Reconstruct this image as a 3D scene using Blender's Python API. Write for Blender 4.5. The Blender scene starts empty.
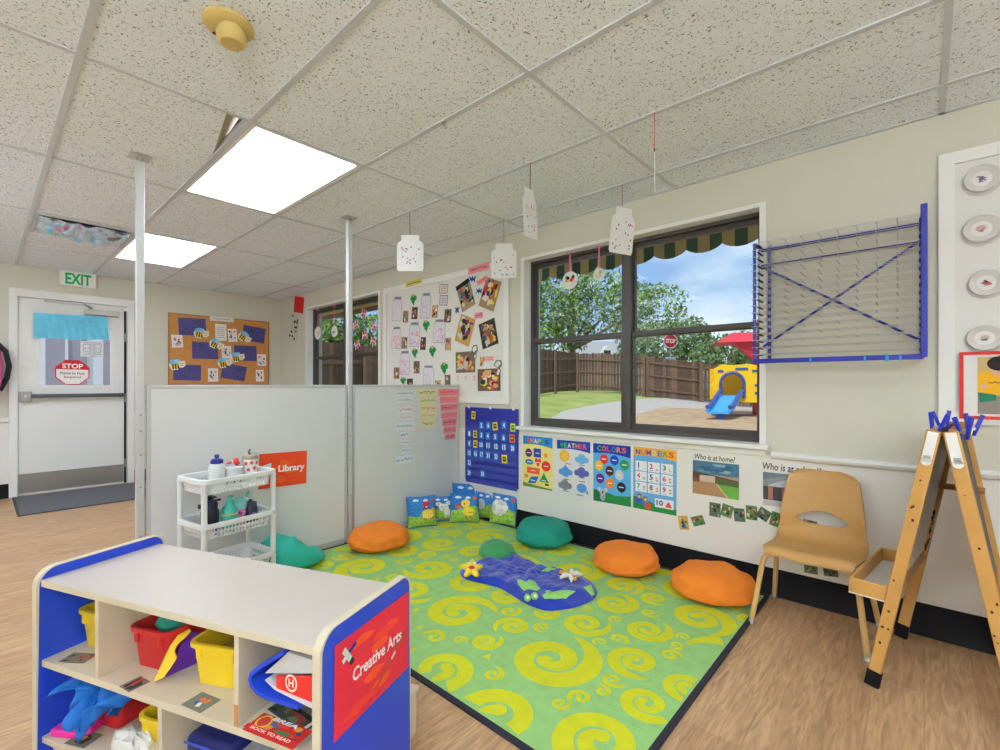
import bpy, bmesh, math, random
from mathutils import Vector, Matrix, Euler, noise
R = math.radians
PI = math.pi
SC = bpy.context.scene
COL = SC.collection

# ------------------------------------------------------------------ camera model
FPX, TH, HZ = 470.0, R(42.06), 384.3
CT, ST = math.cos(TH), math.sin(TH)
FWD = Vector((-ST, CT, 0)); RGT = Vector((CT, ST, 0)); UP = Vector((0, 0, 1))
CZ, H = 1.19, 2.455            # eye height, ceiling height
EYE = Vector((0, 0, CZ))
YW, XB, XD = 3.015, -7.12, -3.22   # window wall, door wall, front face of the divider
RUGZ = 0.012

def ray(px, py): return FWD + RGT * ((px - 500) / FPX) + UP * ((HZ - py) / FPX)
def onY(px, py, y=YW): d = ray(px, py); return EYE + d * (y / d.y)
def onX(px, py, x=XB): d = ray(px, py); return EYE + d * (x / d.x)
def onZ(px, py, z=0.0): d = ray(px, py); return EYE + d * ((z - CZ) / d.z)
def atD(px, py, z): return EYE + ray(px, py) * z

# ------------------------------------------------------------------ materials
def lin(c):
    c /= 255.0
    return c / 12.92 if c <= 0.04045 else ((c + 0.055) / 1.055) ** 2.4
def rgb(c): return (lin(c[0]), lin(c[1]), lin(c[2]), 1.0)
_M = {}
def mat(name, col, rough=0.6, metal=0.0, var=0.06, scale=8.0, bump=0.0, bscale=60.0, spec=0.4, sheen=0.0):
    if name in _M: return _M[name]
    m = bpy.data.materials.new(name); m.use_nodes = True
    nt = m.node_tree; b = nt.nodes['Principled BSDF']
    b.inputs['Roughness'].default_value = rough
    b.inputs['Metallic'].default_value = metal
    b.inputs['Specular IOR Level'].default_value = spec
    if sheen: b.inputs['Sheen Weight'].default_value = sheen
    c = rgb(col)
    tc = nt.nodes.new('ShaderNodeTexCoord')
    if var:
        n = nt.nodes.new('ShaderNodeTexNoise'); n.inputs['Scale'].default_value = scale; n.inputs['Detail'].default_value = 4
        nt.links.new(tc.outputs['Object'], n.inputs['Vector'])
        mx = nt.nodes.new('ShaderNodeMix'); mx.data_type = 'RGBA'
        mx.inputs[6].default_value = tuple(max(0, x * (1 - var * 1.6)) for x in c[:3]) + (1,)
        mx.inputs[7].default_value = tuple(min(1, x * (1 + var * 1.6)) for x in c[:3]) + (1,)
        nt.links.new(n.outputs['Fac'], mx.inputs[0]); nt.links.new(mx.outputs[2], b.inputs['Base Color'])
    else:
        b.inputs['Base Color'].default_value = c
    if bump:
        n2 = nt.nodes.new('ShaderNodeTexNoise'); n2.inputs['Scale'].default_value = bscale; n2.inputs['Detail'].default_value = 3
        nt.links.new(tc.outputs['Object'], n2.inputs['Vector'])
        bp = nt.nodes.new('ShaderNodeBump'); bp.inputs['Strength'].default_value = bump; bp.inputs['Distance'].default_value = 0.004
        nt.links.new(n2.outputs['Fac'], bp.inputs['Height']); nt.links.new(bp.outputs['Normal'], b.inputs['Normal'])
    _M[name] = m
    return m
def flat(name, col, rough=0.7): return mat(name, col, rough, var=0.0, spec=0.25)
_FC = {}
def fc(r, g, b):
    k = (r, g, b)
    if k not in _FC: _FC[k] = mat('ink %d %d %d' % k, k, 0.65, var=0.03, scale=30, spec=0.25)
    return _FC[k]
def emis(name, col, strength):
    m = bpy.data.materials.new(name); m.use_nodes = True; nt = m.node_tree
    nt.nodes.remove(nt.nodes['Principled BSDF'])
    e = nt.nodes.new('ShaderNodeEmission'); e.inputs[0].default_value = rgb(col); e.inputs[1].default_value = strength
    nt.links.new(e.outputs[0], nt.nodes['Material Output'].inputs[0]); return m
def glassmat(name, tint=(235, 240, 240), refl=0.06):
    m = bpy.data.materials.new(name); m.use_nodes = True; nt = m.node_tree
    nt.nodes.remove(nt.nodes['Principled BSDF'])
    t = nt.nodes.new('ShaderNodeBsdfTransparent'); t.inputs[0].default_value = rgb(tint)
    g = nt.nodes.new('ShaderNodeBsdfGlossy'); g.inputs['Roughness'].default_value = 0.02
    mx = nt.nodes.new('ShaderNodeMixShader'); mx.inputs[0].default_value = refl
    nt.links.new(t.outputs[0], mx.inputs[1]); nt.links.new(g.outputs[0], mx.inputs[2])
    nt.links.new(mx.outputs[0], nt.nodes['Material Output'].inputs[0]); return m

# ------------------------------------------------------------------ mesh builder
class MB:
    def __init__(s): s.v = []; s.f = []; s.mi = []; s.mats = []; s.M = Matrix()
    def m(s, mt):
        if mt not in s.mats: s.mats.append(mt)
        return s.mats.index(mt)
    def add(s, vs, fs, mt):
        o = len(s.v); s.v += [tuple(s.M @ Vector(p)) for p in vs]; k = s.m(mt)
        for f in fs: s.f.append([i + o for i in f]); s.mi.append(k)
    def poly(s, pts, mt): s.add(pts, [list(range(len(pts)))], mt)
    def box(s, a, b, mt):
        x0, y0, z0 = a; x1, y1, z1 = b
        x0, x1 = min(x0, x1), max(x0, x1); y0, y1 = min(y0, y1), max(y0, y1); z0, z1 = min(z0, z1), max(z0, z1)
        s.add([(x0, y0, z0), (x1, y0, z0), (x1, y1, z0), (x0, y1, z0), (x0, y0, z1), (x1, y0, z1), (x1, y1, z1), (x0, y1, z1)],
              [[0, 3, 2, 1], [4, 5, 6, 7], [0, 1, 5, 4], [1, 2, 6, 5], [2, 3, 7, 6], [3, 0, 4, 7]], mt)
    def prism(s, pts, z0, z1, mt, cap=None):
        n = len(pts); vs = [(p[0], p[1], z0) for p in pts] + [(p[0], p[1], z1) for p in pts]
        s.add(vs, [list(range(n))[::-1]], mt); s.add(vs, [[n + i for i in range(n)]], cap or mt)
        s.add(vs, [[i, (i + 1) % n, n + (i + 1) % n, n + i] for i in range(n)], mt)
    def beam(s, p0, p1, w, d, mt, side=(1, 0, 0)):
        p0, p1 = Vector(p0), Vector(p1); t = (p1 - p0).normalized()
        a = Vector(side); a = (a - t * a.dot(t)).normalized(); b = t.cross(a)
        vs = []
        for p in (p0, p1):
            for i, j in ((-1, -1), (1, -1), (1, 1), (-1, 1)): vs.append(tuple(p + a * (i * w / 2) + b * (j * d / 2)))
        s.add(vs, [[0, 3, 2, 1], [4, 5, 6, 7], [0, 1, 5, 4], [1, 2, 6, 5], [2, 3, 7, 6], [3, 0, 4, 7]], mt)
    def tube(s, path, r, mt, n=8, closed=False):
        P = [Vector(p) for p in path]; rs = r if isinstance(r, (list, tuple)) else [r] * len(P)
        vs = []; L = len(P); prev = None
        for i, p in enumerate(P):
            if closed: t = P[(i + 1) % L] - P[i - 1]
            else: t = P[min(i + 1, L - 1)] - P[max(i - 1, 0)]
            t = t.normalized() if t.length > 1e-9 else Vector((0, 0, 1))
            a = prev if prev is not None else (Vector((0, 0, 1)) if abs(t.z) < .9 else Vector((1, 0, 0)))
            a = a - t * a.dot(t)
            if a.length < 1e-6: a = t.orthogonal()
            a.normalize(); prev = a; b = t.cross(a)
            for k in range(n):
                an = 2 * PI * k / n; vs.append(tuple(p + (a * math.cos(an) + b * math.sin(an)) * rs[i]))
        fs = []
        for i in range(L if closed else L - 1):
            j = (i + 1) % L
            for k in range(n): fs.append([i * n + k, i * n + (k + 1) % n, j * n + (k + 1) % n, j * n + k])
        if not closed: fs += [list(range(n))[::-1], [(L - 1) * n + k for k in range(n)]]
        s.add(vs, fs, mt)
    def lathe(s, prof, mt, n=24, c=(0, 0, 0), sx=1, sy=1, axis='z', caps=True):
        vs = []; fs = []
        for r, z in prof:
            for k in range(n):
                a = 2 * PI * k / n; x, y = r * math.cos(a) * sx, r * math.sin(a) * sy
                q = (x, y, z) if axis == 'z' else (x, -z, y) if axis == 'y' else (z, x, y)
                vs.append((c[0] + q[0], c[1] + q[1], c[2] + q[2]))
        for i in range(len(prof) - 1):
            for k in range(n): fs.append([i * n + k, i * n + (k + 1) % n, (i + 1) * n + (k + 1) % n, (i + 1) * n + k])
        if caps: fs += [list(range(n))[::-1], [(len(prof) - 1) * n + k for k in range(n)]]
        s.add(vs, fs, mt)
    def grid(s, fn, nu, nv, mt, closed_u=False, pick=None):
        vs = [fn(i / (nu if closed_u else nu), j / nv) for j in range(nv + 1) for i in range(nu + (0 if closed_u else 1))]
        W = nu + (0 if closed_u else 1); o = len(s.v); s.v += [tuple(s.M @ Vector(p)) for p in vs]; k0 = s.m(mt)
        for j in range(nv):
            for i in range(nu):
                i2 = (i + 1) % W
                s.f.append([o + j * W + i, o + j * W + i2, o + (j + 1) * W + i2, o + (j + 1) * W + i])
                s.mi.append(s.m(pick((i + .5) / nu, (j + .5) / nv)) if pick else k0)
    def ball(s, c, r, mt, n=12, m=8):
        rx, ry, rz = r if isinstance(r, (tuple, list)) else (r, r, r)
        s.grid(lambda u, v: (c[0] + rx * math.cos(2 * PI * u) * math.sin(PI * v), c[1] + ry * math.sin(2 * PI * u) * math.sin(PI * v), c[2] - rz * math.cos(PI * v)), n, m, mt, closed_u=True)
    def text(s, txt, cx, cy, w, h, mt, z=0.0, shear=0.0, bold=0.0, depth=0.0):
        cu = bpy.data.curves.new('lettering', 'FONT'); cu.body = txt; cu.size = 1; cu.shear = shear; cu.offset = bold; cu.resolution_u = 3
        ob = bpy.data.objects.new('lettering', cu); me = bpy.data.meshes.new_from_object(ob)
        vs = [v.co.copy() for v in me.vertices]; fs = [list(p.vertices) for p in me.polygons]
        bpy.data.objects.remove(ob); bpy.data.curves.remove(cu); bpy.data.meshes.remove(me)
        if not vs: return
        x0, x1 = min(v.x for v in vs), max(v.x for v in vs); y0, y1 = min(v.y for v in vs), max(v.y for v in vs)
        kx = w / max(1e-6, x1 - x0) if w else None; ky = h / max(1e-6, y1 - y0) if h else None
        kx = kx or ky; ky = ky or kx
        s.add([(cx + (v.x - (x0 + x1) / 2) * kx, cy + (v.y - (y0 + y1) / 2) * ky, z) for v in vs], fs, mt)
    def build(s, name, parent=None, angle=40, bevel=0.0, seg=2, loc=None):
        me = bpy.data.meshes.new(name); me.from_pydata(s.v, [], s.f)
        for x in s.mats: me.materials.append(x)
        me.polygons.foreach_set('material_index', s.mi)
        me.polygons.foreach_set('use_smooth', [True] * len(s.f))
        me.update(); me.set_sharp_from_angle(angle=R(angle))
        o = bpy.data.objects.new(name, me); COL.objects.link(o)
        if parent: o.parent = parent
        if loc is not None: o.location = loc
        if bevel:
            b = o.modifiers.new('bevel', 'BEVEL'); b.width = bevel; b.segments = seg; b.limit_method = 'ANGLE'; b.angle_limit = R(35)
        return o

def tag(o, label=None, cat=None, group=None, kind=None):
    if label: o['label'] = label
    if cat: o['category'] = cat
    if group: o['group'] = group
    if kind: o['kind'] = kind
    return o
def thing(name, label, cat, loc=(0, 0, 0), rot=(0, 0, 0), group=None):
    o = bpy.data.objects.new(name, None); COL.objects.link(o); o.empty_display_size = 0.05
    o.location = loc; o.rotation_euler = rot
    return tag(o, label, cat, group)
def setting(name, loc=(0, 0, 0)):
    o = bpy.data.objects.new(name, None); COL.objects.link(o); o.location = loc; o['kind'] = 'structure'; return o
def copy_thing(o, parent=None):
    c = o.copy(); COL.objects.link(c)
    if parent: c.parent = parent
    for ch in list(o.children): copy_thing(ch, c)
    return c
def kids(o, name): return [c for c in o.children_recursive if c.name.split('.')[0] == name]

# ------------------------------------------------------------------ flat picture helpers (sizes in metres, centred)
class Card(MB):
    """a sheet of paper lying in its local xy plane, front towards +z"""
    def __init__(s, w, h, base, thick=0.0012, outline=None, M=None):
        super().__init__(); s.w, s.h, s.t = w, h, thick
        if M is not None: s.M = M
        pts = outline or [(-.5, -.5), (.5, -.5), (.5, .5), (-.5, .5)]
        s.prism([(x * w, y * h) for x, y in pts], 0.0, thick, base)
    def P(s, pts, mt, L=1): s.cnt = getattr(s, 'cnt', 0) + 1; s.poly([(x * s.w, y * s.h, s.t + 0.0004 * L + s.cnt * 3e-6) for x, y in pts], mt)
    def rect(s, x0, y0, x1, y1, mt, L=1): s.P([(x0, y0), (x1, y0), (x1, y1), (x0, y1)], mt, L)
    def disc(s, cx, cy, rx, mt, ry=None, L=1, n=18, rot=0):
        ry = ry if ry is not None else rx * s.w / s.h
        s.P([(cx + rx * math.cos(2 * PI * k / n + rot), cy + ry * math.sin(2 * PI * k / n + rot)) for k in range(n)], mt, L)
    def blob(s, cx, cy, rx, ry, mt, rnd, L=1, n=9):
        s.P([(cx + rx * math.cos(2 * PI * k / n) * rnd.uniform(.6, 1.2), cy + ry * math.sin(2 * PI * k / n) * rnd.uniform(.6, 1.2)) for k in range(n)], mt, L)
    def star(s, cx, cy, rx, mt, k=5, inner=.45, L=1, rot=PI / 2):
        ry = rx * s.w / s.h
        s.P([(cx + (rx if i % 2 == 0 else rx * inner) * math.cos(rot + PI * i / k), cy + (ry if i % 2 == 0 else ry * inner) * math.sin(rot + PI * i / k)) for i in range(2 * k)], mt, L)
    def words(s, txt, cx, cy, w, h, mt, L=2, **kw): s.text(txt, cx * s.w, cy * s.h, w * s.w if w else None, h * s.h if h else None, mt, z=s.t + .0004 * L, **kw)
    def line(s, pts, wd, mt, L=1):
        for a, b in zip(pts[:-1], pts[1:]):
            ax, ay, bx, by = a[0] * s.w, a[1] * s.h, b[0] * s.w, b[1] * s.h
            dx, dy = bx - ax, by - ay; n = math.hypot(dx, dy) or 1; ox, oy = -dy / n * wd / 2, dx / n * wd / 2
            s.cnt = getattr(s, 'cnt', 0) + 1; z = s.t + .0004 * L + s.cnt * 3e-6
            s.poly([(ax - ox, ay - oy, z), (bx - ox, by - oy, z), (bx + ox, by + oy, z), (ax + ox, ay + oy, z)], mt)
    def scrawl(s, cx, cy, w, h, mt, seed=0, L=1, wd=.003, n=None):
        """a run of unreadable handwriting"""
        rnd = random.Random(seed); n = n or max(8, int(w * s.w / 0.006))
        s.line([(cx - w / 2 + w * i / n, cy + h * rnd.uniform(-.5, .5) * (1 if i % 2 else .5)) for i in range(n + 1)], wd, mt, L)
    def photo(s, pal, seed, n=14, bx=(-.5, -.5, .5, .5)):
        rnd = random.Random(seed); x0, y0, x1, y1 = bx; W, Hh = x1 - x0, y1 - y0
        s.rect(x0, y0, x1, y1, fc(*pal[0]), 1)
        for i in range(n):
            rx, ry = W * rnd.uniform(.06, .17), Hh * rnd.uniform(.06, .17)
            cx, cy = rnd.uniform(x0 + rx * 1.2, x1 - rx * 1.2), rnd.uniform(y0 + ry * 1.2, y1 - ry * 1.2)
            s.blob(cx, cy, rx, ry, fc(*pal[1 + i % (len(pal) - 1)]), rnd, 2 + i * .5)
ROT = {'W': (R(90), 0, 0), 'B': (R(90), 0, R(90)), 'D': (R(90), 0, R(90))}
def pos(pl, px, py, off=0.001):
    if pl == 'W': return onY(px, py, YW - off)
    return onX(px, py, (XB if pl == 'B' else XD) + off)
def dims(pl, q, off=0.001):
    """four picked corners TL TR BR BL -> centre, width, height, roll on the wall"""
    p = [pos(pl, x, y, off) for x, y in q]
    ax = Vector((1, 0, 0)) if pl == 'W' else Vector((0, 1, 0))
    c = sum(p, Vector()) / 4
    w = ((p[1] - p[0]).length + (p[2] - p[3]).length) / 2; h = ((p[0] - p[3]).length + (p[1] - p[2]).length) / 2
    e = (p[1] - p[0]) + (p[2] - p[3]); roll = math.atan2(e.z, e.dot(ax))
    return c, w, h, roll
def place(o, pl, c, roll=0.0):
    o.location = c; o.rotation_euler = (Euler(ROT[pl]).to_matrix() @ Matrix.Rotation(roll, 3, 'Z')).to_euler(); return o
def rectq(x0, y0, x1, y1): return [(x0, y0), (x1, y0), (x1, y1), (x0, y1)]
def zq(ox, oy, k, pts): return [(ox + x / k, oy + y / k) for x, y in pts]
# ------------------------------------------------------------------ room materials
def wood_floor():
    m = bpy.data.materials.new('oak plank floor'); m.use_nodes = True; nt = m.node_tree; b = nt.nodes['Principled BSDF']
    N = nt.nodes.new; L = nt.links.new
    tc = N('ShaderNodeTexCoord'); mp = N('ShaderNodeMapping'); mp.inputs['Rotation'].default_value = (0, 0, R(90)); L(tc.outputs['Object'], mp.inputs['Vector'])
    br = N('ShaderNodeTexBrick'); br.inputs['Scale'].default_value = 1; br.inputs['Brick Width'].default_value = 1.22; br.inputs['Row Height'].default_value = 0.15
    br.inputs['Mortar Size'].default_value = 0.0010; br.inputs['Mortar Smooth'].default_value = .3; br.offset = .37; br.inputs['Bias'].default_value = 0.0
    br.inputs['Color1'].default_value = rgb((200, 162, 121)); br.inputs['Color2'].default_value = rgb((188, 149, 109)); br.inputs['Mortar'].default_value = rgb((156, 122, 90))
    L(mp.outputs[0], br.inputs['Vector'])
    m2 = N('ShaderNodeMapping'); m2.inputs['Scale'].default_value = (22, 2.4, 1); L(tc.outputs['Object'], m2.inputs['Vector'])
    n = N('ShaderNodeTexNoise'); n.inputs['Scale'].default_value = 2.2; n.inputs['Detail'].default_value = 7; n.inputs['Distortion'].default_value = 1.6; L(m2.outputs[0], n.inputs['Vector'])
    cr = N('ShaderNodeValToRGB'); cr.color_ramp.elements[0].position = .3; cr.color_ramp.elements[0].color = (.56, .50, .45, 1); cr.color_ramp.elements[1].position = .68; cr.color_ramp.elements[1].color = (1.08, 1.06, 1.05, 1)
    L(n.outputs['Fac'], cr.inputs[0])
    mx = N('ShaderNodeMix'); mx.data_type = 'RGBA'; mx.blend_type = 'MULTIPLY'; mx.inputs[0].default_value = .85
    L(br.outputs['Color'], mx.inputs[6]); L(cr.outputs[0], mx.inputs[7]); L(mx.outputs[2], b.inputs['Base Color'])
    b.inputs['Roughness'].default_value = .42; b.inputs['Specular IOR Level'].default_value = .4
    bp = N('ShaderNodeBump'); bp.inputs['Strength'].default_value = .12; bp.inputs['Distance'].default_value = .002; L(n.outputs['Fac'], bp.inputs['Height']); L(bp.outputs[0], b.inputs['Normal'])
    return m
def ceiling_tile():
    m = bpy.data.materials.new('fissured ceiling tile'); m.use_nodes = True; nt = m.node_tree; b = nt.nodes['Principled BSDF']
    N = nt.nodes.new; L = nt.links.new; tc = N('ShaderNodeTexCoord')
    n = N('ShaderNodeTexNoise'); n.inputs['Scale'].default_value = 115; n.inputs['Detail'].default_value = 2; n.inputs['Distortion'].default_value = .8
    L(tc.outputs['Object'], n.inputs['Vector'])
    cr = N('ShaderNodeValToRGB'); cr.color_ramp.elements[0].position = .325; cr.color_ramp.elements[0].color = rgb((104, 102, 100)); cr.color_ramp.elements[1].position = .395; cr.color_ramp.elements[1].color = rgb((242, 248, 255))
    L(n.outputs['Fac'], cr.inputs[0]); L(cr.outputs[0], b.inputs['Base Color']); b.inputs['Roughness'].default_value = .9; b.inputs['Specular IOR Level'].default_value = .1
    n2 = N('ShaderNodeTexNoise'); n2.inputs['Scale'].default_value = 220; L(tc.outputs['Object'], n2.inputs['Vector'])
    bp = N('ShaderNodeBump'); bp.inputs['Strength'].default_value = .25; bp.inputs['Distance'].default_value = .003; L(n2.outputs['Fac'], bp.inputs['Height']); L(bp.outputs[0], b.inputs['Normal'])
    return m
M_FLOOR = wood_floor(); M_TILE = ceiling_tile()
M_WALL = mat('cream green wall paint', (213, 209, 193), .75, var=.02, scale=3, bump=.05, bscale=150)
M_WHITE = mat('white paint', (232, 231, 226), .5, var=.015)
M_WAINS = mat('white wall panel', (232, 229, 222), .45, var=.02, scale=3)
M_TRIM = mat('white satin trim', (238, 237, 233), .4, var=.01)
M_GRID = mat('ceiling grid metal', (206, 209, 215), .45, var=.02)
M_BLACK = mat('black rubber cove', (20, 18, 21), .6, var=.05, spec=.15)
M_BRONZE = mat('dark bronze aluminium', (80, 74, 70), .4, metal=.2, var=.04)
M_STEEL = mat('brushed steel', (170, 166, 160), .35, metal=.85, var=.06, scale=20)
M_ALU = mat('painted aluminium', (206, 206, 205), .38, metal=.25, var=.02)
M_GLASS = glassmat('clear glass', refl=.012)
M_DARK = mat('void dark', (30, 28, 27), .9, var=0)
M_BRICKOUT = mat('outside render', (190, 176, 158), .85, var=.06)

# ------------------------------------------------------------------ floor, walls, ceiling
XF, YL = 2.3, -2.4           # unseen ends of the room
b = MB(); b.box((XB - .2, YL - .2, -.12), (XF + .2, YW + .1, 0), M_FLOOR); tag(b.build('floor'), kind='structure')
W1 = (-2.454, -.700, .842, 2.216)      # window openings x0 x1 z0 z1
W2 = (-6.29, -4.56, .842, 2.225)
TOP = 2.95
b = MB()
y0, y1 = YW, YW + .22
xs = [XB - .2, W2[0], W2[1], W1[0], W1[1], XF + .2]
b.box((xs[0], y0, 0), (xs[1], y1, TOP), M_WALL); b.box((xs[2], y0, 0), (xs[3], y1, TOP), M_WALL); b.box((xs[4], y0, 0), (xs[5], y1, TOP), M_WALL)
for w in (W1, W2):
    b.box((w[0], y0, 0), (w[1], y1, w[2]), M_WALL); b.box((w[0], y0, w[3]), (w[1], y1, TOP), M_WALL)
tag(b.build('wall_right'), kind='structure')
DY0, DY1, DZ = .262, 1.205, 2.150        # door opening in the back wall
b = MB()
b.box((XB - .2, YL - .2, 0), (XB, DY0, TOP), M_WALL); b.box((XB - .2, DY1, 0), (XB, YW, TOP), M_WALL); b.box((XB - .2, DY0, DZ), (XB, DY1, TOP), M_WALL)
tag(b.build('wall_back'), kind='structure')
b = MB(); b.box((XB - .2, YL - .2, 0), (XF + .2, YL, TOP), M_WALL); tag(b.build('wall_left'), kind='structure')
b = MB(); b.box((XF, YL, 0), (XF + .2, YW, TOP), M_WALL); tag(b.build('wall_front'), kind='structure')
b = MB(); b.box((XB - .2, YL - .2, TOP), (XF + .2, YW + .22, TOP + .1), M_DARK); tag(b.build('roof'), kind='structure')

# suspended ceiling: tiles in one mesh, the metal grid in another, one tile lifted at its corner
GY = [.875 - .6165 * k for k in range(5, -1, -1)] + [1.494, 2.108, 2.722]
GX = [-2.40 - 1.2 * k for k in range(3, -1, -1)] + [-1.19, .062, 1.28]
GXE = [XB] + GX + [XF]; GYE = [YL] + [y for y in GY if y > YL + .05] + [YW]
LIGHTS = [(-3.6, .875), (-6.0, .875), (0.062, .875), (-6.0, -.97), (-3.6, -.97), (-1.2, -.97), (1.28, -.97)]  # fixtures past the first pair are unseen, added to brighten the room
def is_light(x0, x1, ya, yb):
    return any(abs(x0 - lx) < .12 and abs(ya - ly) < .2 for lx, ly in LIGHTS)
tiles = MB(); cells = []
for i in range(len(GXE) - 1):
    for j in range(len(GYE) - 1):
        x0, x1, ya, yb = GXE[i], GXE[i + 1], GYE[j], GYE[j + 1]
        if is_light(x0, x1, ya, yb): cells.append((x0, x1, ya, yb)); continue
        if abs(x0 + 3.6) < .02 and abs(yb - .875) < .02:     # the tile lifted off its rail at one edge
            p = onZ(213, 160, H); xm = p.x
            q = onZ(222, 117, H)
            tiles.poly([(x0, ya, H), (x0, yb, H), (xm, yb, H), (x1, q.y, H), (x1, ya, H)][::-1], M_TILE)
            tan = mat('tan tile edge', (186, 172, 148), .9, var=.05)
            tiles.poly([(xm, yb, H), (x1, q.y, H), (x1, yb, H + .10)], tan)
            continue
        tiles.poly([(x0, ya, H), (x0, yb, H), (x1, yb, H), (x1, ya, H)], M_TILE)
tag(tiles.build('ceiling'), kind='structure')
g = MB()
for x in GXE[1:-1]: g.box((x - .011, YL, H - .005), (x + .011, YW, H + .03), M_GRID)
for y in GYE[1:-1]: g.box((XB, y - .013, H - .006), (XF, y + .013, H + .03), M_GRID)
g.box((XB, YW - .022, H - .005), (XF, YW, H + .02), M_GRID); g.box((XB, YL, H - .005), (XB + .022, YW, H + .02), M_GRID)
tag(g.build('trim_1'), kind='structure')

# fluorescent troffers in the grid
M_DIFF = emis('lit acrylic diffuser', (228, 239, 255), 5.6)
lab = {(-3.6, .875): 'large lit square troffer in the ceiling beside the lifted tile', (-6.0, .875): 'lit ceiling troffer further back, beside the foil covered vent',
       (0.062, .875): 'added unseen ceiling troffer above the classroom shelf, nearest the window side', (-6.0, -.97): 'added unseen ceiling troffer over the floor left of the exit door',
       (-3.6, -.97): 'added unseen ceiling troffer left of the divider end post', (-1.2, -.97): 'added unseen ceiling troffer left of the toy shelf', (1.0, -.97): 'added unseen ceiling troffer in the corner behind the toy shelf'}
for x0, x1, ya, yb in cells:
    key = min(lab, key=lambda k: abs(k[0] - x0) + abs(k[1] - ya))
    t = thing('ceiling_light', lab[key], 'ceiling light', ((x0 + x1) / 2, (ya + yb) / 2, H), group='ceiling troffers')
    hx, hy = (x1 - x0) / 2, (yb - ya) / 2
    m = MB()
    for a, c in (((-hx + .012, -hy + .014), (hx - .012, -hy + .034)), ((-hx + .012, hy - .034), (hx - .012, hy - .014)), ((-hx + .012, -hy + .034), (-hx + .032, hy - .034)), ((hx - .032, -hy + .034), (hx - .012, hy - .034))):
        m.box((a[0], a[1], -.004), (c[0], c[1], .02), M_TRIM)
    m.build('frame', t)
    m = MB(); m.box((-hx + .03, -hy + .032, .002), (hx - .03, hy - .032, .012), M_DIFF); m.build('diffuser', t)

# ------------------------------------------------------------------ wainscot, rail, base
b = MB(); b.box((XB, YW - .008, .15), (XF, YW, .785), M_WAINS)
for x in (-3.5, -1.73, -.51, .71): b.box((x - .004, YW - .0095, .15), (x + .004, YW - .008, .785), M_WHITE)
tag(b.build('trim_2'), kind='structure')
b = MB()
prof = [(0, .768), (-.020, .770), (-.032, .780), (-.035, .792), (-.028, .804), (0, .808)]
for xa, xb in ((W1[1] + .06, XF),):
    vs = [(xa, YW + y, z) for y, z in prof] + [(xb, YW + y, z) for y, z in prof]; n = len(prof)
    b.add(vs, [list(range(n))[::-1], [n + i for i in range(n)]] + [[i, (i + 1) % n, n + (i + 1) % n, n + i] for i in range(n)], M_TRIM)
tag(b.build('trim_3'), kind='structure')
def cove(name, pts_a, pts_b, h):
    m = MB(); prof = [(0, 0), (.024, 0), (.020, .010), (.010, .022), (.008, h), (0, h)]
    d = (Vector(pts_b) - Vector(pts_a)).normalized(); nrm = Vector((d.y, -d.x, 0))
    if name != 'baseboard_right': nrm = Vector((1, 0, 0))
    vs = [tuple(Vector(pts_a) + nrm * o + UP * z) for o, z in prof] + [tuple(Vector(pts_b) + nrm * o + UP * z) for o, z in prof]; n = len(prof)
    m.add(vs, [list(range(n)), [n + i for i in range(n)]] + [[i, (i + 1) % n, n + (i + 1) % n, n + i] for i in range(n)], M_BLACK)
    return tag(m.build(name), kind='structure')
cove('baseboard_right', (XB, YW - .006, 0), (XF, YW - .006, 0), .15)
cove('baseboard_back', (XB, YL, 0), (XB, DY0 - .055, 0), .15); cove('baseboard_back', (XB, DY1 + .055, 0), (XB, YW, 0), .15)
b = MB()
b.box((XB, YL, .15), (XB + .008, DY0 - .055, .80), M_WAINS); b.box((XB, DY1 + .055, .15), (XB + .008, YW, .80), M_WAINS)
b.box((XB, YL, .80), (XB + .03, DY0 - .055, .835), M_TRIM); b.box((XB, DY1 + .055, .80), (XB + .03, YW, .835), M_TRIM)
tag(b.build('trim_4'), kind='structure')

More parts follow.
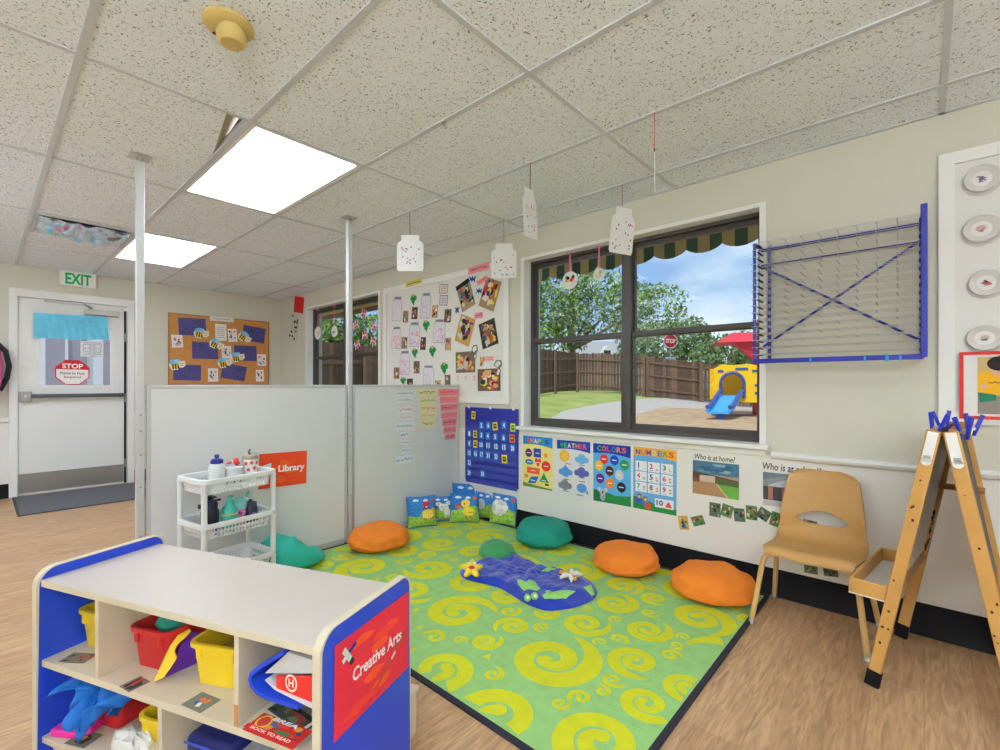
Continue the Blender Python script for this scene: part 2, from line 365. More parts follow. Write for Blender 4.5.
# ------------------------------------------------------------------ windows
def window(name, o, two_label):
    x0, x1, z0, z1 = o; w = setting(name, (x0, YW, z0)); W, Hh = x1 - x0, z1 - z0
    m = MB()                                   # white reveal lining
    m.box((-.03, -.006, .0), (.004, .10, Hh + .02), M_TRIM); m.box((W - .004, -.006, 0), (W + .03, .10, Hh + .02), M_TRIM); m.box((.004, -.006, Hh - .004), (W - .004, .10, Hh + .02), M_TRIM)
    m.build('reveal', w)
    m = MB(); m.box((-.05, -.05, -.024), (W + .05, .10, .004), M_TRIM); m.box((-.03, -.018, -.062), (W + .03, 0, -.028), M_TRIM); m.build('sill', w, bevel=.004)
    f0, f1 = .085, .16; fw = .026
    m = MB()
    m.box((0, f0, 0), (fw, f1, Hh), M_BRONZE); m.box((W - fw, f0, 0), (W, f1, Hh), M_BRONZE); m.box((fw, f0, 0), (W - fw, f1, fw + .01), M_BRONZE); m.box((fw, f0, Hh - fw), (W - fw, f1, Hh), M_BRONZE)
    m.box((W / 2 - .034, f0 - .012, fw), (W / 2 + .034, f1, Hh - fw), M_BRONZE)
    m.build('window_frame', w, bevel=.003)
    mid = Hh * .512
    for k, (a, c) in enumerate(((fw, W / 2 - .034), (W / 2 + .034, W - fw))):
        for lo, hi, yy in ((fw + .01, mid + .020, f0 + .006), (mid - .020, Hh - fw, f0 + .035)):
            s = .014; m = MB()
            m.box((a, yy, lo), (a + s, yy + .028, hi), M_BRONZE); m.box((c - s, yy, lo), (c, yy + .028, hi), M_BRONZE)
            m.box((a + s, yy, lo), (c - s, yy + .028, lo + .034), M_BRONZE); m.box((a + s, yy, hi - .034), (c - s, yy + .028, hi), M_BRONZE)
            sash = m.build('sash', w, bevel=.002)
            m = MB(); m.box((a + s - .003, yy + .011, lo + .03), (c - s + .003, yy + .016, hi - .03), M_GLASS); m.build('pane', sash)
    return w
window('window_1', W1, ''); window('window_2', W2, '')

# ------------------------------------------------------------------ door
d = setting('door_1', (XB, (DY0 + DY1) / 2, 0)); d.rotation_euler = (0, 0, R(90))    # local x runs along the wall to the viewer's right, local -y into the room
hw = (DY1 - DY0) / 2
m = MB()
for sx in (-1, 1): m.box((sx * (hw - .012), -.025, 0), (sx * (hw + .055), .12, DZ - .03), M_TRIM)
m.box((-hw - .055, -.025, DZ - .03), (hw + .055, .12, DZ + .055), M_TRIM)
m.build('door_frame', d, bevel=.004)
lw0, lw1 = -hw + .014, hw - .042; DB, DT = .012, DZ - .034
gx0, gx1, gz0, gz1 = lw0 + .165, lw1 - .125, 1.175, 1.86
m = MB()
m.box((lw0, .0, DB), (gx0, .045, DT), M_WHITE); m.box((gx1, .0, DB), (lw1, .045, DT), M_WHITE); m.box((gx0, .0, DB), (gx1, .045, gz0), M_WHITE); m.box((gx0, .0, gz1), (gx1, .045, DT), M_WHITE)
leaf = m.build('door_leaf', d)
m = MB()
for a in ((gx0 - .022, gz0 - .022, gx0 + .006, gz1 + .022), (gx1 - .006, gz0 - .022, gx1 + .022, gz1 + .022), (gx0, gz0 - .022, gx1, gz0 + .006), (gx0, gz1 - .006, gx1, gz1 + .022)): m.box((a[0], -.008, a[1]), (a[2], .0, a[3]), M_TRIM)
m.build('window_bead', leaf)
m = MB(); m.box((gx0, .02, gz0), (gx1, .026, gz1), M_GLASS); m.build('pane', leaf)
m = MB(); m.box((lw0 + .003, -.003, .03), (lw1 - .003, 0, .235), M_STEEL); m.build('kick_plate', d)
m = MB(); m.box((lw0 + .10, -.075, 1.045), (lw1 - .01, -.045, 1.085), mat('dark steel bar', (95, 97, 102), .35, metal=.7)); m.box((lw1 - .05, -.045, 1.04), (lw1 - .01, 0, 1.09), M_STEEL); m.build('push_bar', d, bevel=.006)
m = MB(); m.box((lw0 + .012, -.05, 1.005), (lw0 + .10, 0, 1.115), M_STEEL); m.lathe([(.0, .05), (.018, .05), (.018, .062), (0, .062)], M_ALU, 16, (lw0 + .056, 0, 1.06), axis='y'); m.build('latch_case', d, bevel=.01)
m = MB(); m.box((lw1 - .36, -.055, 1.985), (lw1 - .05, 0, 2.045), mat('closer body', (176, 172, 164), .4, metal=.3)); m.build('door_closer', d, bevel=.006)
m = MB(); m.beam((lw1 - .30, -.06, 2.055), (lw1 - .36, -.03, 2.10), .02, .012, M_STEEL); m.beam((lw1 - .36, -.03, 2.10), (lw0 + .2, -.03, 2.095), .018, .01, M_STEEL); m.build('closer_arm', d)
m = MB(); m.box((lw1 + .001, -.004, DB), (lw1 + .02, .05, DT - .05), M_BLACK); m.build('door_gap_strip', d)  # black strip painted in for the dark gap beside the leaf
for z in (.25, 1.03, 1.75):
    m = MB(); m.tube([(lw1 + .012, -.012, z - .05), (lw1 + .012, -.012, z + .05)], .009, M_STEEL, 8); m.build('hinge', d)

# ------------------------------------------------------------------ outside
def ground_h(x, y):
    t = max(0, min(1, (-x - 5.5) / 6.5)) * max(0, min(1, (y - 4.5) / 13)); t = t * t * (3 - 2 * t)
    return -.02 + .70 * t + .16 * max(0, min(1, (y - 6) / 14))
def outdoor(name, outline, mt, lift, res=26):
    """a patch of ground that follows the slope, cut to an outline"""
    xs = [p[0] for p in outline]; ys = [p[1] for p in outline]
    bm = bmesh.new(); vs = [bm.verts.new((x, y, 0)) for x, y in outline]; bm.faces.new(vs)
    for ax, lo, hi in ((0, min(xs), max(xs)), (1, min(ys), max(ys))):
        for k in range(1, res):
            c = [0, 0, 0]; c[ax] = lo + (hi - lo) * k / res; nrm = [0, 0, 0]; nrm[ax] = 1
            bmesh.ops.bisect_plane(bm, geom=bm.verts[:] + bm.edges[:] + bm.faces[:], plane_co=c, plane_no=nrm)
    for v in bm.verts: v.co.z = ground_h(v.co.x, v.co.y) + lift
    bm.normal_update()
    for f in bm.faces:
        if f.normal.z < 0: f.normal_flip()
    me = bpy.data.meshes.new(name); bm.to_mesh(me); bm.free(); me.materials.append(mt)
    for p in me.polygons: p.use_smooth = True
    o = bpy.data.objects.new(name, me); COL.objects.link(o); return tag(o, kind='structure')
M_LAWN = mat('lawn grass', (146, 156, 84), .9, var=.34, scale=1.3, bump=.5, bscale=40)
M_MULCH = mat('wood chip mulch', (176, 146, 116), .95, var=.34, scale=3.2, bump=.6, bscale=25)
M_WALK = mat('concrete walk', (176, 166, 160), .9, var=.06, scale=3)
outdoor('lawn', [(-34, 3.25), (14, 3.25), (14, 40), (-34, 40)], M_LAWN, -.03, 90)
pw = [onZ(535, 428, .0), onZ(563, 418.5, .03), onZ(593, 414.5, .06), onZ(620, 412, .07), onZ(640, 409.5, .09), onZ(667, 407, .11), onZ(707, 404.5, .13), onZ(790, 402, .14)]
pn = [onZ(800, 410, .12), onZ(710, 411, .10), onZ(687, 411.8, .09), onZ(663, 413, .07), onZ(638, 418, .04), onZ(622, 426, .0), onZ(600, 438, .0)]
outdoor('walkway', [(-4.5, 3.26)] + [(p.x, p.y) for p in pw] + [(p.x, p.y) for p in pn] + [(-1.2, 3.9), (-1.2, 3.26)], M_WALK, .004, 40)
outdoor('mulch_bed', [(1.5, 3.9)] + [(p.x, p.y) for p in pn] + [(-1.9, 3.9)], M_MULCH, .014, 40)
# eave over the far window, striped awning over the near one
m = MB(); m.box((XB - .6, YW + .22, 2.36), (-3.9, 3.95, 2.42), mat('tan soffit board', (216, 184, 144), .8)); m.box((XB - .6, 3.95, 2.30), (-3.9, 4.0, 2.52), mat('brown fascia', (150, 122, 96), .8)); tag(m.build('roof_eave'), kind='structure')
M_AWT = mat('tan awning stripe', (232, 204, 152), .85, var=.04); M_AWG = mat('green awning stripe', (92, 120, 108), .85, var=.04)
aw = thing('striped_awning', 'tan and dark green striped awning with a scalloped edge outside the big window', 'awning', (-1.60, 3.24, 2.192))
m = MB(); n = 32; x0, x1 = -1.35, 1.45; sw = (x1 - x0) / n
for k in range(n): m.box((x0 + k * sw, 0, 0), (x0 + (k + 1) * sw, .004, .001), M_AWT)
m = MB()
for k in range(n):
    mt = M_AWT if k % 2 else M_AWG; a, c = x0 + k * sw, x0 + (k + 1) * sw
    m.add([(a, 0, .52), (c, 0, .52), (c, .45, .20), (a, .45, .20), (a, 0, .524), (c, 0, .524), (c, .452, .204), (a, .452, .204)], [[0, 1, 2, 3], [7, 6, 5, 4]], mt)
m.build('canopy', aw)
m = MB()
for k in range(n):
    mt = M_AWT if k % 2 else M_AWG
    for q in range(6):
        a, c = x0 + (k + q / 6) * sw, x0 + (k + (q + 1) / 6) * sw
        f = lambda x: .046 - .046 * abs(math.sin((x - x0) / (3 * sw) * PI)) ** .7
        m.add([(a, .45, f(a)), (c, .45, f(c)), (c, .45, .20), (a, .45, .20), (a, .454, f(a)), (c, .454, f(c)), (c, .454, .20), (a, .454, .20)], [[0, 1, 2, 3], [7, 6, 5, 4], [0, 4, 5, 1]], mt)
m.build('valance', aw)
m = MB(); m.tube([(x0, .447, .2), (x1, .447, .2)], .012, M_ALU, 8)
for x in (x0, x1): m.tube([(x, 0, .2), (x, .447, .2)], .012, M_ALU, 8); m.tube([(x, 0, .2), (x, 0, .52)], .012, M_ALU, 8)
m.build('awning_frame', aw)

# fence runs
M_FB = [mat('weathered fence board %d' % i, c, .9, var=.15, scale=6) for i, c in enumerate(((112, 84, 68), (98, 72, 58), (124, 94, 76), (92, 70, 60)))]
M_POST = mat('fence post', (116, 92, 74), .9, var=.12)
FC = [(-9.3, 3.4), (-12.65, 19.6), (-9.7, 20.9), (-7.9, 23.0), (2.5, 25.2)]
FL = ['weathered board fence running away from the building past the far window', 'brown board fence sloping down the hill from the grey corner post', 'short brown board fence joining the hill fence and the level fence', 'level brown board fence behind the yellow playhouse']
for k in range(4):
    a, c = Vector((*FC[k], 0)), Vector((*FC[k + 1], 0)); L = (c - a).length; ang = math.atan2(c.y - a.y, c.x - a.x)
    f = thing('board_fence', FL[k], 'fence', (a.x, a.y, ground_h(a.x, a.y)), (0, 0, ang), 'fence runs round the yard'); rnd = random.Random(k)
    hz = lambda t: ground_h(a.x + (c.x - a.x) * t / L, a.y + (c.y - a.y) * t / L) - ground_h(a.x, a.y)
    m = MB(); nb = int(L / .145)
    for i in range(nb):
        x = i * L / nb; z = hz(x); hh = (2.16 - .31 * x / L if k == 0 else 1.85) + rnd.uniform(-.03, .03)
        m.box((x + .006, -.01, z + .05), (x + L / nb - .006, .012, z + hh), M_FB[rnd.randrange(4)])
    m.build('boards', f)
    for zz in (.35, 1.0, 1.6):
        m = MB(); m.beam((0, -.03, hz(0) + zz), (L, -.03, hz(L) + zz), .04, .085, M_POST, side=(0, 1, 0)); m.build('rail', f)
    npost = max(1, int(L / 2.6))
    for i in range(npost + 1):
        x = min(L - .06, max(.06, L * i / npost)); z = hz(x); m = MB(); m.box((x - .06, -.14, z - .1), (x + .06, -.05, z + 1.9), M_POST); m.build('post', f)

# playhouse with slide
M_PY = mat('yellow play plastic', (246, 196, 22), .4, var=.03); M_PR = mat('red play plastic', (206, 52, 66), .45, var=.04); M_PB = mat('blue slide plastic', (74, 160, 226), .35, var=.03); M_PN = mat('navy play plastic', (66, 84, 150), .4, var=.03); M_PW = mat('brown play post', (126, 66, 52), .6, var=.05)
pc = atD(737, 415, 15.5); gz = ground_h(pc.x, pc.y)
ph = thing('playhouse', 'yellow plastic playhouse with a red roof and a blue slide in the yard', 'playhouse', (pc.x, pc.y, gz), (0, 0, R(22))); ph.scale = (1.17, 1.17, 1.17)
m = MB()                                      # front panel with an arched opening
out = [(-.66, .42), (.72, .42), (.74, 1.15), (.66, 1.42), (.3, 1.50), (-.1, 1.47), (-.4, 1.50), (-.62, 1.36), (-.58, 1.1), (-.70, .9), (-.62, .66)]
arch = [(-.12 + .30 * math.cos(t), .92 + .34 * math.sin(t)) for t in [R(a) for a in range(0, 181, 15)]] + [(-.42, .55), (.18, .55)]
bm = bmesh.new()
def ring(pts, y): return [bm.verts.new((x, y, z)) for x, z in pts]
vs = ring(out, 0) ; va = ring(arch, 0)
eds = [bm.edges.new((vs[i], vs[(i + 1) % len(vs)])) for i in range(len(vs))] + [bm.edges.new((va[i], va[(i + 1) % len(va)])) for i in range(len(va))]
bmesh.ops.triangle_fill(bm, use_beauty=True, use_dissolve=False, edges=eds)
ext = bmesh.ops.extrude_face_region(bm, geom=bm.faces[:]); bmesh.ops.translate(bm, vec=(0, .09, 0), verts=[e for e in ext['geom'] if isinstance(e, bmesh.types.BMVert)])
bmesh.ops.recalc_face_normals(bm, faces=bm.faces[:])
me = bpy.data.meshes.new('front_panel'); bm.to_mesh(me); bm.free(); me.materials.append(M_PY)
fp = bpy.data.objects.new('front_panel', me); COL.objects.link(fp); fp.parent = ph
m = MB(); rp = [(x * 1.0, -.02, z) for x, z in arch[:13]]; m.tube(rp, .045, M_PN, 8); m.tube([rp[0], (.18, -.02, .55)], .045, M_PN, 8); m.tube([rp[-1], (-.42, -.02, .55)], .045, M_PN, 8); m.build('arch_rim', fp)
m = MB()
for x, z, w in ((-.42, 1.3, .07), (.12, 1.36, .16), (.46, 1.3, .08), (.52, .9, .08), (.52, .68, .08)): m.box((x - w, -.012, z - .035), (x + w, .0, z + .035), M_PN)
m.build('inset_trim', fp)
m = MB(); m.box((-.62, 1.15, .42), (.72, 1.2, 1.4), M_PY); m.box((-.62, .09, .40), (.72, 1.2, .46), M_PW); m.build('rear_panel', ph)
for x in (-.5, .6):
    for y in (.2, 1.05): m = MB(); m.box((x - .06, y - .06, -.05), (x + .06, y + .06, 2.1 if x > 0 else .5), M_PW if x < 0 else M_PR); m.build('post', ph)
m = MB()
m.add([(-.55, -.1, 2.12), (1.3, -.1, 2.12), (1.3, 1.4, 2.12), (-.55, 1.4, 2.12), (-.1, .2, 2.40), (1.0, .2, 2.40), (1.0, 1.05, 2.40), (-.1, 1.05, 2.40)], [[3, 2, 1, 0], [4, 5, 6, 7], [0, 1, 5, 4], [1, 2, 6, 5], [2, 3, 7, 6], [3, 0, 4, 7]], M_PR)
m.add([(-.1, .0, 2.12), (1.0, .0, 2.12), (1.0, .5, 2.12), (-.1, .5, 2.12), (.44, .1, 1.6), (.68, .1, 1.6), (.68, .32, 1.6), (.44, .32, 1.6)], [[0, 1, 2, 3], [7, 6, 5, 4], [0, 4, 5, 1], [1, 5, 6, 2], [2, 6, 7, 3], [3, 7, 4, 0]], M_PR)
m.build('roof', ph)
m = MB(); sp = [(-.12, .05, .62), (-.2, -.25, .60), (-.34, -.6, .42), (-.48, -.95, .24), (-.58, -1.2, .20)]
for i in range(4):
    p, q = sp[i], sp[i + 1]
    m.add([(p[0] - .26, p[1], p[2]), (p[0] + .26, p[1], p[2]), (q[0] + .26, q[1], q[2]), (q[0] - .26, q[1], q[2])] + [(p[0] - .26, p[1], p[2] - .05), (p[0] + .26, p[1], p[2] - .05), (q[0] + .26, q[1], q[2] - .05), (q[0] - .26, q[1], q[2] - .05)], [[0, 1, 2, 3], [7, 6, 5, 4], [3, 2, 6, 7]], M_PB)
sl = m.build('slide', ph)
m = MB()
for sx in (-.27, .27): m.tube([(p[0] + sx, p[1], p[2] + .13) for p in sp], .055, M_PN, 8); m.tube([(p[0] + sx, p[1], p[2] + .04) for p in sp], .045, M_PB, 8)
m.build('side_wall', sl)
m = MB(); m.box((-.62, -1.12, -.05), (-.42, -.95, .2), M_PN); m.build('slide_foot', sl)

# street stop sign beyond the fence
sg = atD(670.5, 341, 26.5)
st = thing('stop_sign', 'red octagonal stop sign on a pole beyond the board fence', 'stop sign', (sg.x, sg.y, ground_h(sg.x, sg.y)), (0, 0, TH))
zc = sg.z - st.location.z
m = MB(); m.tube([(0, .03, -.1), (0, .03, zc + .3)], .035, M_STEEL, 8); m.build('pole', st)
m = MB(); m.M = Matrix.Translation((0, 0, zc)) @ Matrix.Rotation(R(90), 4, 'X')
oct_ = lambda r: [(r * math.cos(R(22.5 + 45 * k)), r * math.sin(R(22.5 + 45 * k))) for k in range(8)]
m.prism(oct_(.42), -.01, .0, fc(240, 240, 240)); m.prism(oct_(.385), 0, .004, fc(200, 28, 40)); m.text('STOP', 0, 0, .56, .24, fc(245, 245, 245), z=.008, bold=.02); m.build('sign_plate', st)
m = MB()
for z, w in ((-1.0, .30), (-1.2, .42)): m.box((-w, -.02, zc + z - .09), (w, 0, zc + z + .09), fc(150, 178, 214))
m.build('street_plate', st)

# neighbour's house far behind
hs = atD(608, 372, 42)
ho = thing('neighbour_house', 'pale house with a grey shingle roof and a dormer beyond the fence', 'house', (hs.x, hs.y, .3), (0, 0, TH))
M_SH = mat('grey shingles', (150, 148, 150), .9, var=.08, scale=4); M_HW = mat('pale siding', (206, 202, 196), .8)
m = MB(); m.box((-4, 0, -.5), (3, 6, 3.2), M_HW); m.build('wall', ho)
m = MB(); m.add([(-4.4, -.4, 3.1), (3.4, -.4, 3.1), (3.4, 6.4, 3.1), (-4.4, 6.4, 3.1), (-3, 3, 5.0), (2, 3, 5.0)], [[0, 1, 5, 4], [1, 2, 5], [2, 3, 4, 5], [3, 0, 4], [3, 2, 1, 0]], M_SH); rf = m.build('roof', ho)
m = MB(); m.add([(-.9, .3, 3.3), (.9, .3, 3.3), (0, .3, 4.4), (-.9, 3, 3.3), (.9, 3, 3.3), (0, 3, 4.4)], [[0, 1, 2], [0, 2, 5, 3], [1, 4, 5, 2]], M_HW); m.box((-.3, .26, 3.45), (.3, .3, 3.95), M_DARK); m.build('dormer', rf)

# trees
M_TRUNK = mat('tree bark', (104, 84, 66), .9, var=.2, scale=5)
LEAF = [[mat('leaf a%d' % i, c, .7, var=.2, scale=1.5) for i, c in enumerate(((104, 134, 60), (146, 170, 84), (66, 96, 48)))],
        [mat('leaf b%d' % i, c, .7, var=.2, scale=1.5) for i, c in enumerate(((108, 132, 84), (134, 158, 104), (86, 108, 70)))]]
def tree(label, c, trunk_h, blobs, n, kind, ls, seed):
    rnd = random.Random(seed)
    t = thing('leafy_tree', label, 'tree', (c[0], c[1], ground_h(c[0], c[1]) - .05), group='trees beyond the fence')
    top = max(bz for bx, by, bz, br in blobs)
    m = MB(); m.tube([(0, 0, 0), (.05, .03, trunk_h * .5), (.0, 0, trunk_h), (.1, 0, top)], [.24, .19, .16, .05], M_TRUNK, 9)
    for bx, by, bz, br in blobs: m.tube([(0, 0, trunk_h * .8), (bx * .5, by * .5, (bz + trunk_h) / 2), (bx, by, bz)], [.11, .07, .03], M_TRUNK, 6)
    m.build('trunk', t)
    m = MB(); tot = sum(b[3] ** 2 for b in blobs)
    for bx, by, bz, br in blobs:
        for i in range(int(n * br * br / tot)):
            d = Vector((rnd.gauss(0, 1), rnd.gauss(0, 1), rnd.gauss(0, 1))).normalized(); rr = br * rnd.uniform(.45, 1) ** .5 * (1 + .28 * noise.noise(d * 2.2 + Vector((bx, by, seed))))
            p = Vector((bx, by, bz)) + Vector((d.x * rr, d.y * rr, d.z * rr * .85))
            a = Vector((rnd.gauss(0, 1), rnd.gauss(0, 1), rnd.gauss(0, .6))).normalized(); e = a.orthogonal().normalized(); e.rotate(Matrix.Rotation(rnd.uniform(0, 6.3), 3, a)); f = a.cross(e); s = ls * rnd.uniform(.6, 1.2)
            m.add([tuple(p - e * s), tuple(p + f * s * .5), tuple(p + e * s), tuple(p - f * s * .5)], [[0, 1, 2, 3]], LEAF[kind][rnd.choice((0, 0, 1, 1, 2))])
    m.build('crown', t)
def tree_at(label, px, z, px_blobs, n, kind, ls, seed, trunk_h=2.2):
    c = atD(px, 384, z); g0 = ground_h(c.x, c.y); bl = []
    for bx, by, br in px_blobs:
        k = z / FPX; off = RGT * ((bx - px) * k); dep = FWD * random.Random(seed * 31 + int(bx)).uniform(-.5, .5) * br * k
        bl.append((off.x + dep.x, off.y + dep.y, 1.19 + (HZ - by) * k - g0, br * k))
    tree(label, (c.x, c.y), trunk_h, bl, n, kind, ls, seed)
tree_at('big bright green tree on the lawn corner filling the left upper pane', 572, 27, [(560, 290, 42), (600, 300, 40), (530, 310, 45), (630, 300, 30), (652, 312, 34), (575, 330, 22), (548, 340, 24), (630, 330, 18), (500, 280, 50)], 13000, 0, .125, 1, 3.0)
tree_at('round olive tree behind the stop sign', 668, 33, [(660, 345, 30), (690, 335, 22), (640, 350, 22), (705, 350, 22)], 5000, 1, .15, 2)
tree_at('low dark tree behind the playhouse roof', 730, 31, [(725, 352, 22), (752, 350, 24), (780, 350, 26), (705, 356, 15)], 4200, 1, .15, 3)
tree_at('yellow green tree showing through the far window over the fence', 330, 21, [(322, 335, 22), (345, 326, 22), (300, 330, 20), (330, 345, 14), (372, 330, 20), (360, 346, 15), (384, 350, 16), (312, 348, 14)], 3600, 0, .12, 4)

# pale building across from the exit door
nb = thing('facing_building', 'pale building with dark windows seen through the exit door glass', 'building', (-12.5, .2, 0))
m = MB(); m.box((-1, -6, -.2), (0, 2.75, 4), mat('pale block wall', (236, 236, 240), .85)); m.build('wall', nb)
for y in (-2.6, -1.3, .1, .95, 1.8):
    m = MB(); m.box((0, y - .3, 1.1), (.03, y + .3, 2.1), mat('window dark glass', (176, 166, 178), .3)); m.box((.03, y - .02, 1.1), (.05, y + .02, 2.1), M_TRIM); m.build('window', nb)
b = MB(); b.box((-14, -8, -.14), (XB - .2, 3.2, -.02), M_WALK); tag(b.build('pavement'), kind='structure')
# ------------------------------------------------------------------ divider
post_white = M_ALU
pp1 = onZ(139, 157, H - .002); pp2 = onZ(349.5, 217, H - .002)
Y1, Y2 = .598, 1.878
def divider_panel(label, ya, yb):
    t = thing('room_divider', label, 'divider', (XD, (ya + yb) / 2, 0), group='white panels of the room divider'); h = (yb - ya) / 2; D0, Z0, Z1 = -.028, .02, 1.186
    m = MB(); m.box((D0 + .003, -h + .018, Z0 + .018), (-.003, h - .018, Z1 - .018), mat('divider white board', (222, 221, 219), .38, var=.015, scale=2)); m.build('board', t)
    m = MB()
    m.box((D0, -h, Z0), (0, -h + .02, Z1), M_ALU); m.box((D0, h - .02, Z0), (0, h, Z1), M_ALU); m.box((D0, -h + .02, Z1 - .02), (0, h - .02, Z1), M_ALU); m.box((D0, -h + .02, 0), (0, h - .02, .04), M_ALU)
    m.build('edge_frame', t, bevel=.003)
divider_panel('white divider board between the two posts, behind the bottle cart', Y1 + .028, Y2 - .026)
divider_panel('white divider board with the word lists, running from the second post to the wall', Y2 + .026, YW - .012)
for lb, y in (('tall white post at the free end of the divider', Y1), ('tall white post in the middle of the divider', Y2)):
    t = thing('divider_post', lb, 'post', (XD - .014, y, 0), group='floor to ceiling divider posts')
    m = MB(); m.box((-.019, -.019, .004), (.019, .019, H - .03), M_ALU); m.build('shaft', t, bevel=.004)
    m = MB(); m.tube([(0, 0, H - .03), (0, 0, H - .006)], .016, M_STEEL, 10); m.box((-.05, -.05, H - .0065), (.05, .05, H - .0055), M_ALU); m.build('ceiling_foot', t)
    m = MB(); m.box((-.04, -.04, 0), (.04, .04, .006), M_STEEL); m.build('floor_foot', t)
    m = MB()
    for z in (.35, .62, .80, .93, 1.02): m.lathe([(0, 0), (.005, 0), (.004, .003), (0, .003)], M_STEEL, 8, (.0242, 0, 0), axis='y') if False else m.box((.019, -.005, z - .005), (.021, .005, z + .005), M_STEEL)
    m.build('screw', t) if False else m.build('screw_strip', t)

def sheet(name, label, cat, pl, q, base, draw=None, group=None, outline=None, off=0.001, thick=.0012):
    c, w, h, roll = dims(pl, q, off)
    k = Card(w, h, base, thick, outline)
    if draw: draw(k)
    o = k.build(name); tag(o, label, cat, group); return place(o, pl, c, roll)
PAP = fc(240, 238, 232); INK = fc(40, 38, 42)
SKIN = (214, 160, 126)

# library sign on the divider
def d_lib(k):
    rnd = random.Random(4)
    for i in range(4): k.blob(rnd.uniform(-.2, .4), rnd.uniform(-.35, .35), .13, .12, fc(240, 96, 44), rnd, 1)
    k.P([(-.48, .0), (-.40, .12), (-.26, .10), (-.24, -.20), (-.36, -.30), (-.47, -.28)], fc(104, 50, 150), 2)
    k.P([(-.42, .16), (-.26, .22), (-.26, .02), (-.40, .05)], fc(214, 220, 236), 3)
    k.rect(-.47, -.36, -.34, -.30, fc(250, 170, 40), 3)
    k.words('Library', .17, .0, .56, .26, fc(250, 248, 244), 4, bold=.03)
sheet('library_sign', 'orange red sign reading Library behind the bottle cart', 'sign', 'D', [(259.5, 454.2), (307, 450.5), (306, 483.2), (258, 489.3)], fc(232, 74, 34), d_lib)
# word lists on the divider
def wordlist(label, rows, base, inks, seed):
    xs0 = min(r[0] for r in rows); xs1 = max(r[1] for r in rows); ys0 = min(r[2] for r in rows); ys1 = max(r[3] for r in rows)
    c, w, h, roll = dims('D', rectq(xs0, ys0, xs1, ys1)); m = Card(.001, .001, base); m.v, m.f, m.mi = [], [], []; m.w, m.h = w, h
    for i, (a, b_, y0, y1) in enumerate(rows):
        x0, x1 = (a - xs0) / (xs1 - xs0) - .5, (b_ - xs0) / (xs1 - xs0) - .5; ya, yb = .5 - (y1 - ys0) / (ys1 - ys0), .5 - (y0 - ys0) / (ys1 - ys0)
        m.prism([(x0 * w, ya * h), (x1 * w, ya * h), (x1 * w, yb * h), (x0 * w, yb * h)], 0, .001, base); m.t = .001
        m.scrawl((x0 + x1) / 2, (ya + yb) / 2, (x1 - x0) * .82, (yb - ya) * .5, fc(*inks[i % len(inks)]), seed + i, 1, .0042)
    o = m.build('word_list'); tag(o, label, 'word list', 'word lists on the divider'); place(o, 'D', c)  # strips fixed flat on the divider face
wordlist('long pale list of nine word strips, furthest from the window wall', [(395, 415, 390.5, 396), (396, 413, 397, 403), (397, 413.5, 406, 413), (398, 413, 414.5, 420), (394.5, 414, 422, 430), (400, 409, 431.5, 437.5), (401, 409, 439.5, 445), (401, 409, 447.5, 453.5), (394.5, 414.3, 455.5, 463.5)], fc(232, 234, 238),
         [(140, 140, 150), (120, 180, 160), (230, 110, 150), (230, 150, 150), (70, 160, 160), (120, 90, 190), (220, 90, 120), (70, 130, 200), (60, 130, 190)], 10)
wordlist('pale yellow list of five word strips between the pale and the pink list', [(417.3, 436.8, 388.8, 396), (418.5, 436.8, 397, 403.5), (418.8, 436.5, 404.5, 411.5), (419, 436.7, 412.5, 418.5), (420, 435, 419.5, 427)], fc(238, 228, 178), [(70, 74, 60), (120, 170, 70), (220, 80, 50), (232, 150, 30), (50, 50, 70)], 30)
wordlist('tapering pink list of seven word strips nearest the pocket chart', [(438.8, 458.6, 389, 395.5), (440, 458, 396.5, 402.8), (440.5, 457.8, 404, 410.8), (441, 457.3, 412, 418), (442.4, 456.5, 419, 425.5), (443.5, 456, 427, 433), (444.7, 455, 434, 439.5)], fc(244, 140, 150), [(220, 40, 60), (240, 120, 40), (90, 50, 60), (240, 100, 40), (80, 40, 90), (170, 70, 90), (60, 40, 50)], 50)

# ------------------------------------------------------------------ exit sign, door things, cork board
ex = dims('B', zq(0, 180, 6.25, [(372, 562), (600, 582), (598, 680), (378, 668)]), .03)
t = thing('exit_sign', 'white exit sign with green letters above the door', 'exit sign', (XB, ex[0].y, ex[0].z), ROT['B'])
m = MB(); m.box((-.155, -.085, .001), (.155, .085, .05), M_TRIM); m.build('sign_box', t, bevel=.006)
m = MB(); m.text('EXIT', 0, 0, .22, .125, fc(24, 184, 100), z=.0508, bold=.035); m.build('letters', t)
m = MB(); m.box((-.09, .085, .001), (.06, .112, .03), M_GRID); m.build('bracket', t)

dl = lambda pts: [(XB * 0, 0)] and pts
def on_leaf(name, label, cat, q, base, draw=None, outline=None, off=.012): return sheet(name, label, cat, 'B', q, base, draw, None, outline, off)
OCT = [(.5 * math.cos(R(22.5 + 45 * k)) / math.cos(R(22.5)), .5 * math.sin(R(22.5 + 45 * k)) / math.cos(R(22.5))) for k in range(8)]
def d_stop(k):
    k.P([(x * .93, y * .93) for x, y in OCT], fc(244, 240, 236), 1)
    k.P([(-.465, .12), (.465, .12), (.465, .19), (.193, .465), (-.193, .465), (-.465, .19)], fc(206, 40, 44), 2)
    k.words('STOP', 0, .255, .60, .20, fc(250, 248, 246), 3, bold=.03)
    k.words('Name to Face', 0, -.03, .70, .105, fc(120, 50, 50), 3, bold=.015); k.words('Required', 0, -.20, .48, .11, fc(120, 50, 50), 3, bold=.015)
on_leaf('stop_sticker', 'red and white octagonal STOP notice on the exit door glass', 'notice', [(55, 359.5), (89.5, 360.5), (89.5, 385), (55, 384.5)], fc(200, 36, 44), d_stop, OCT)
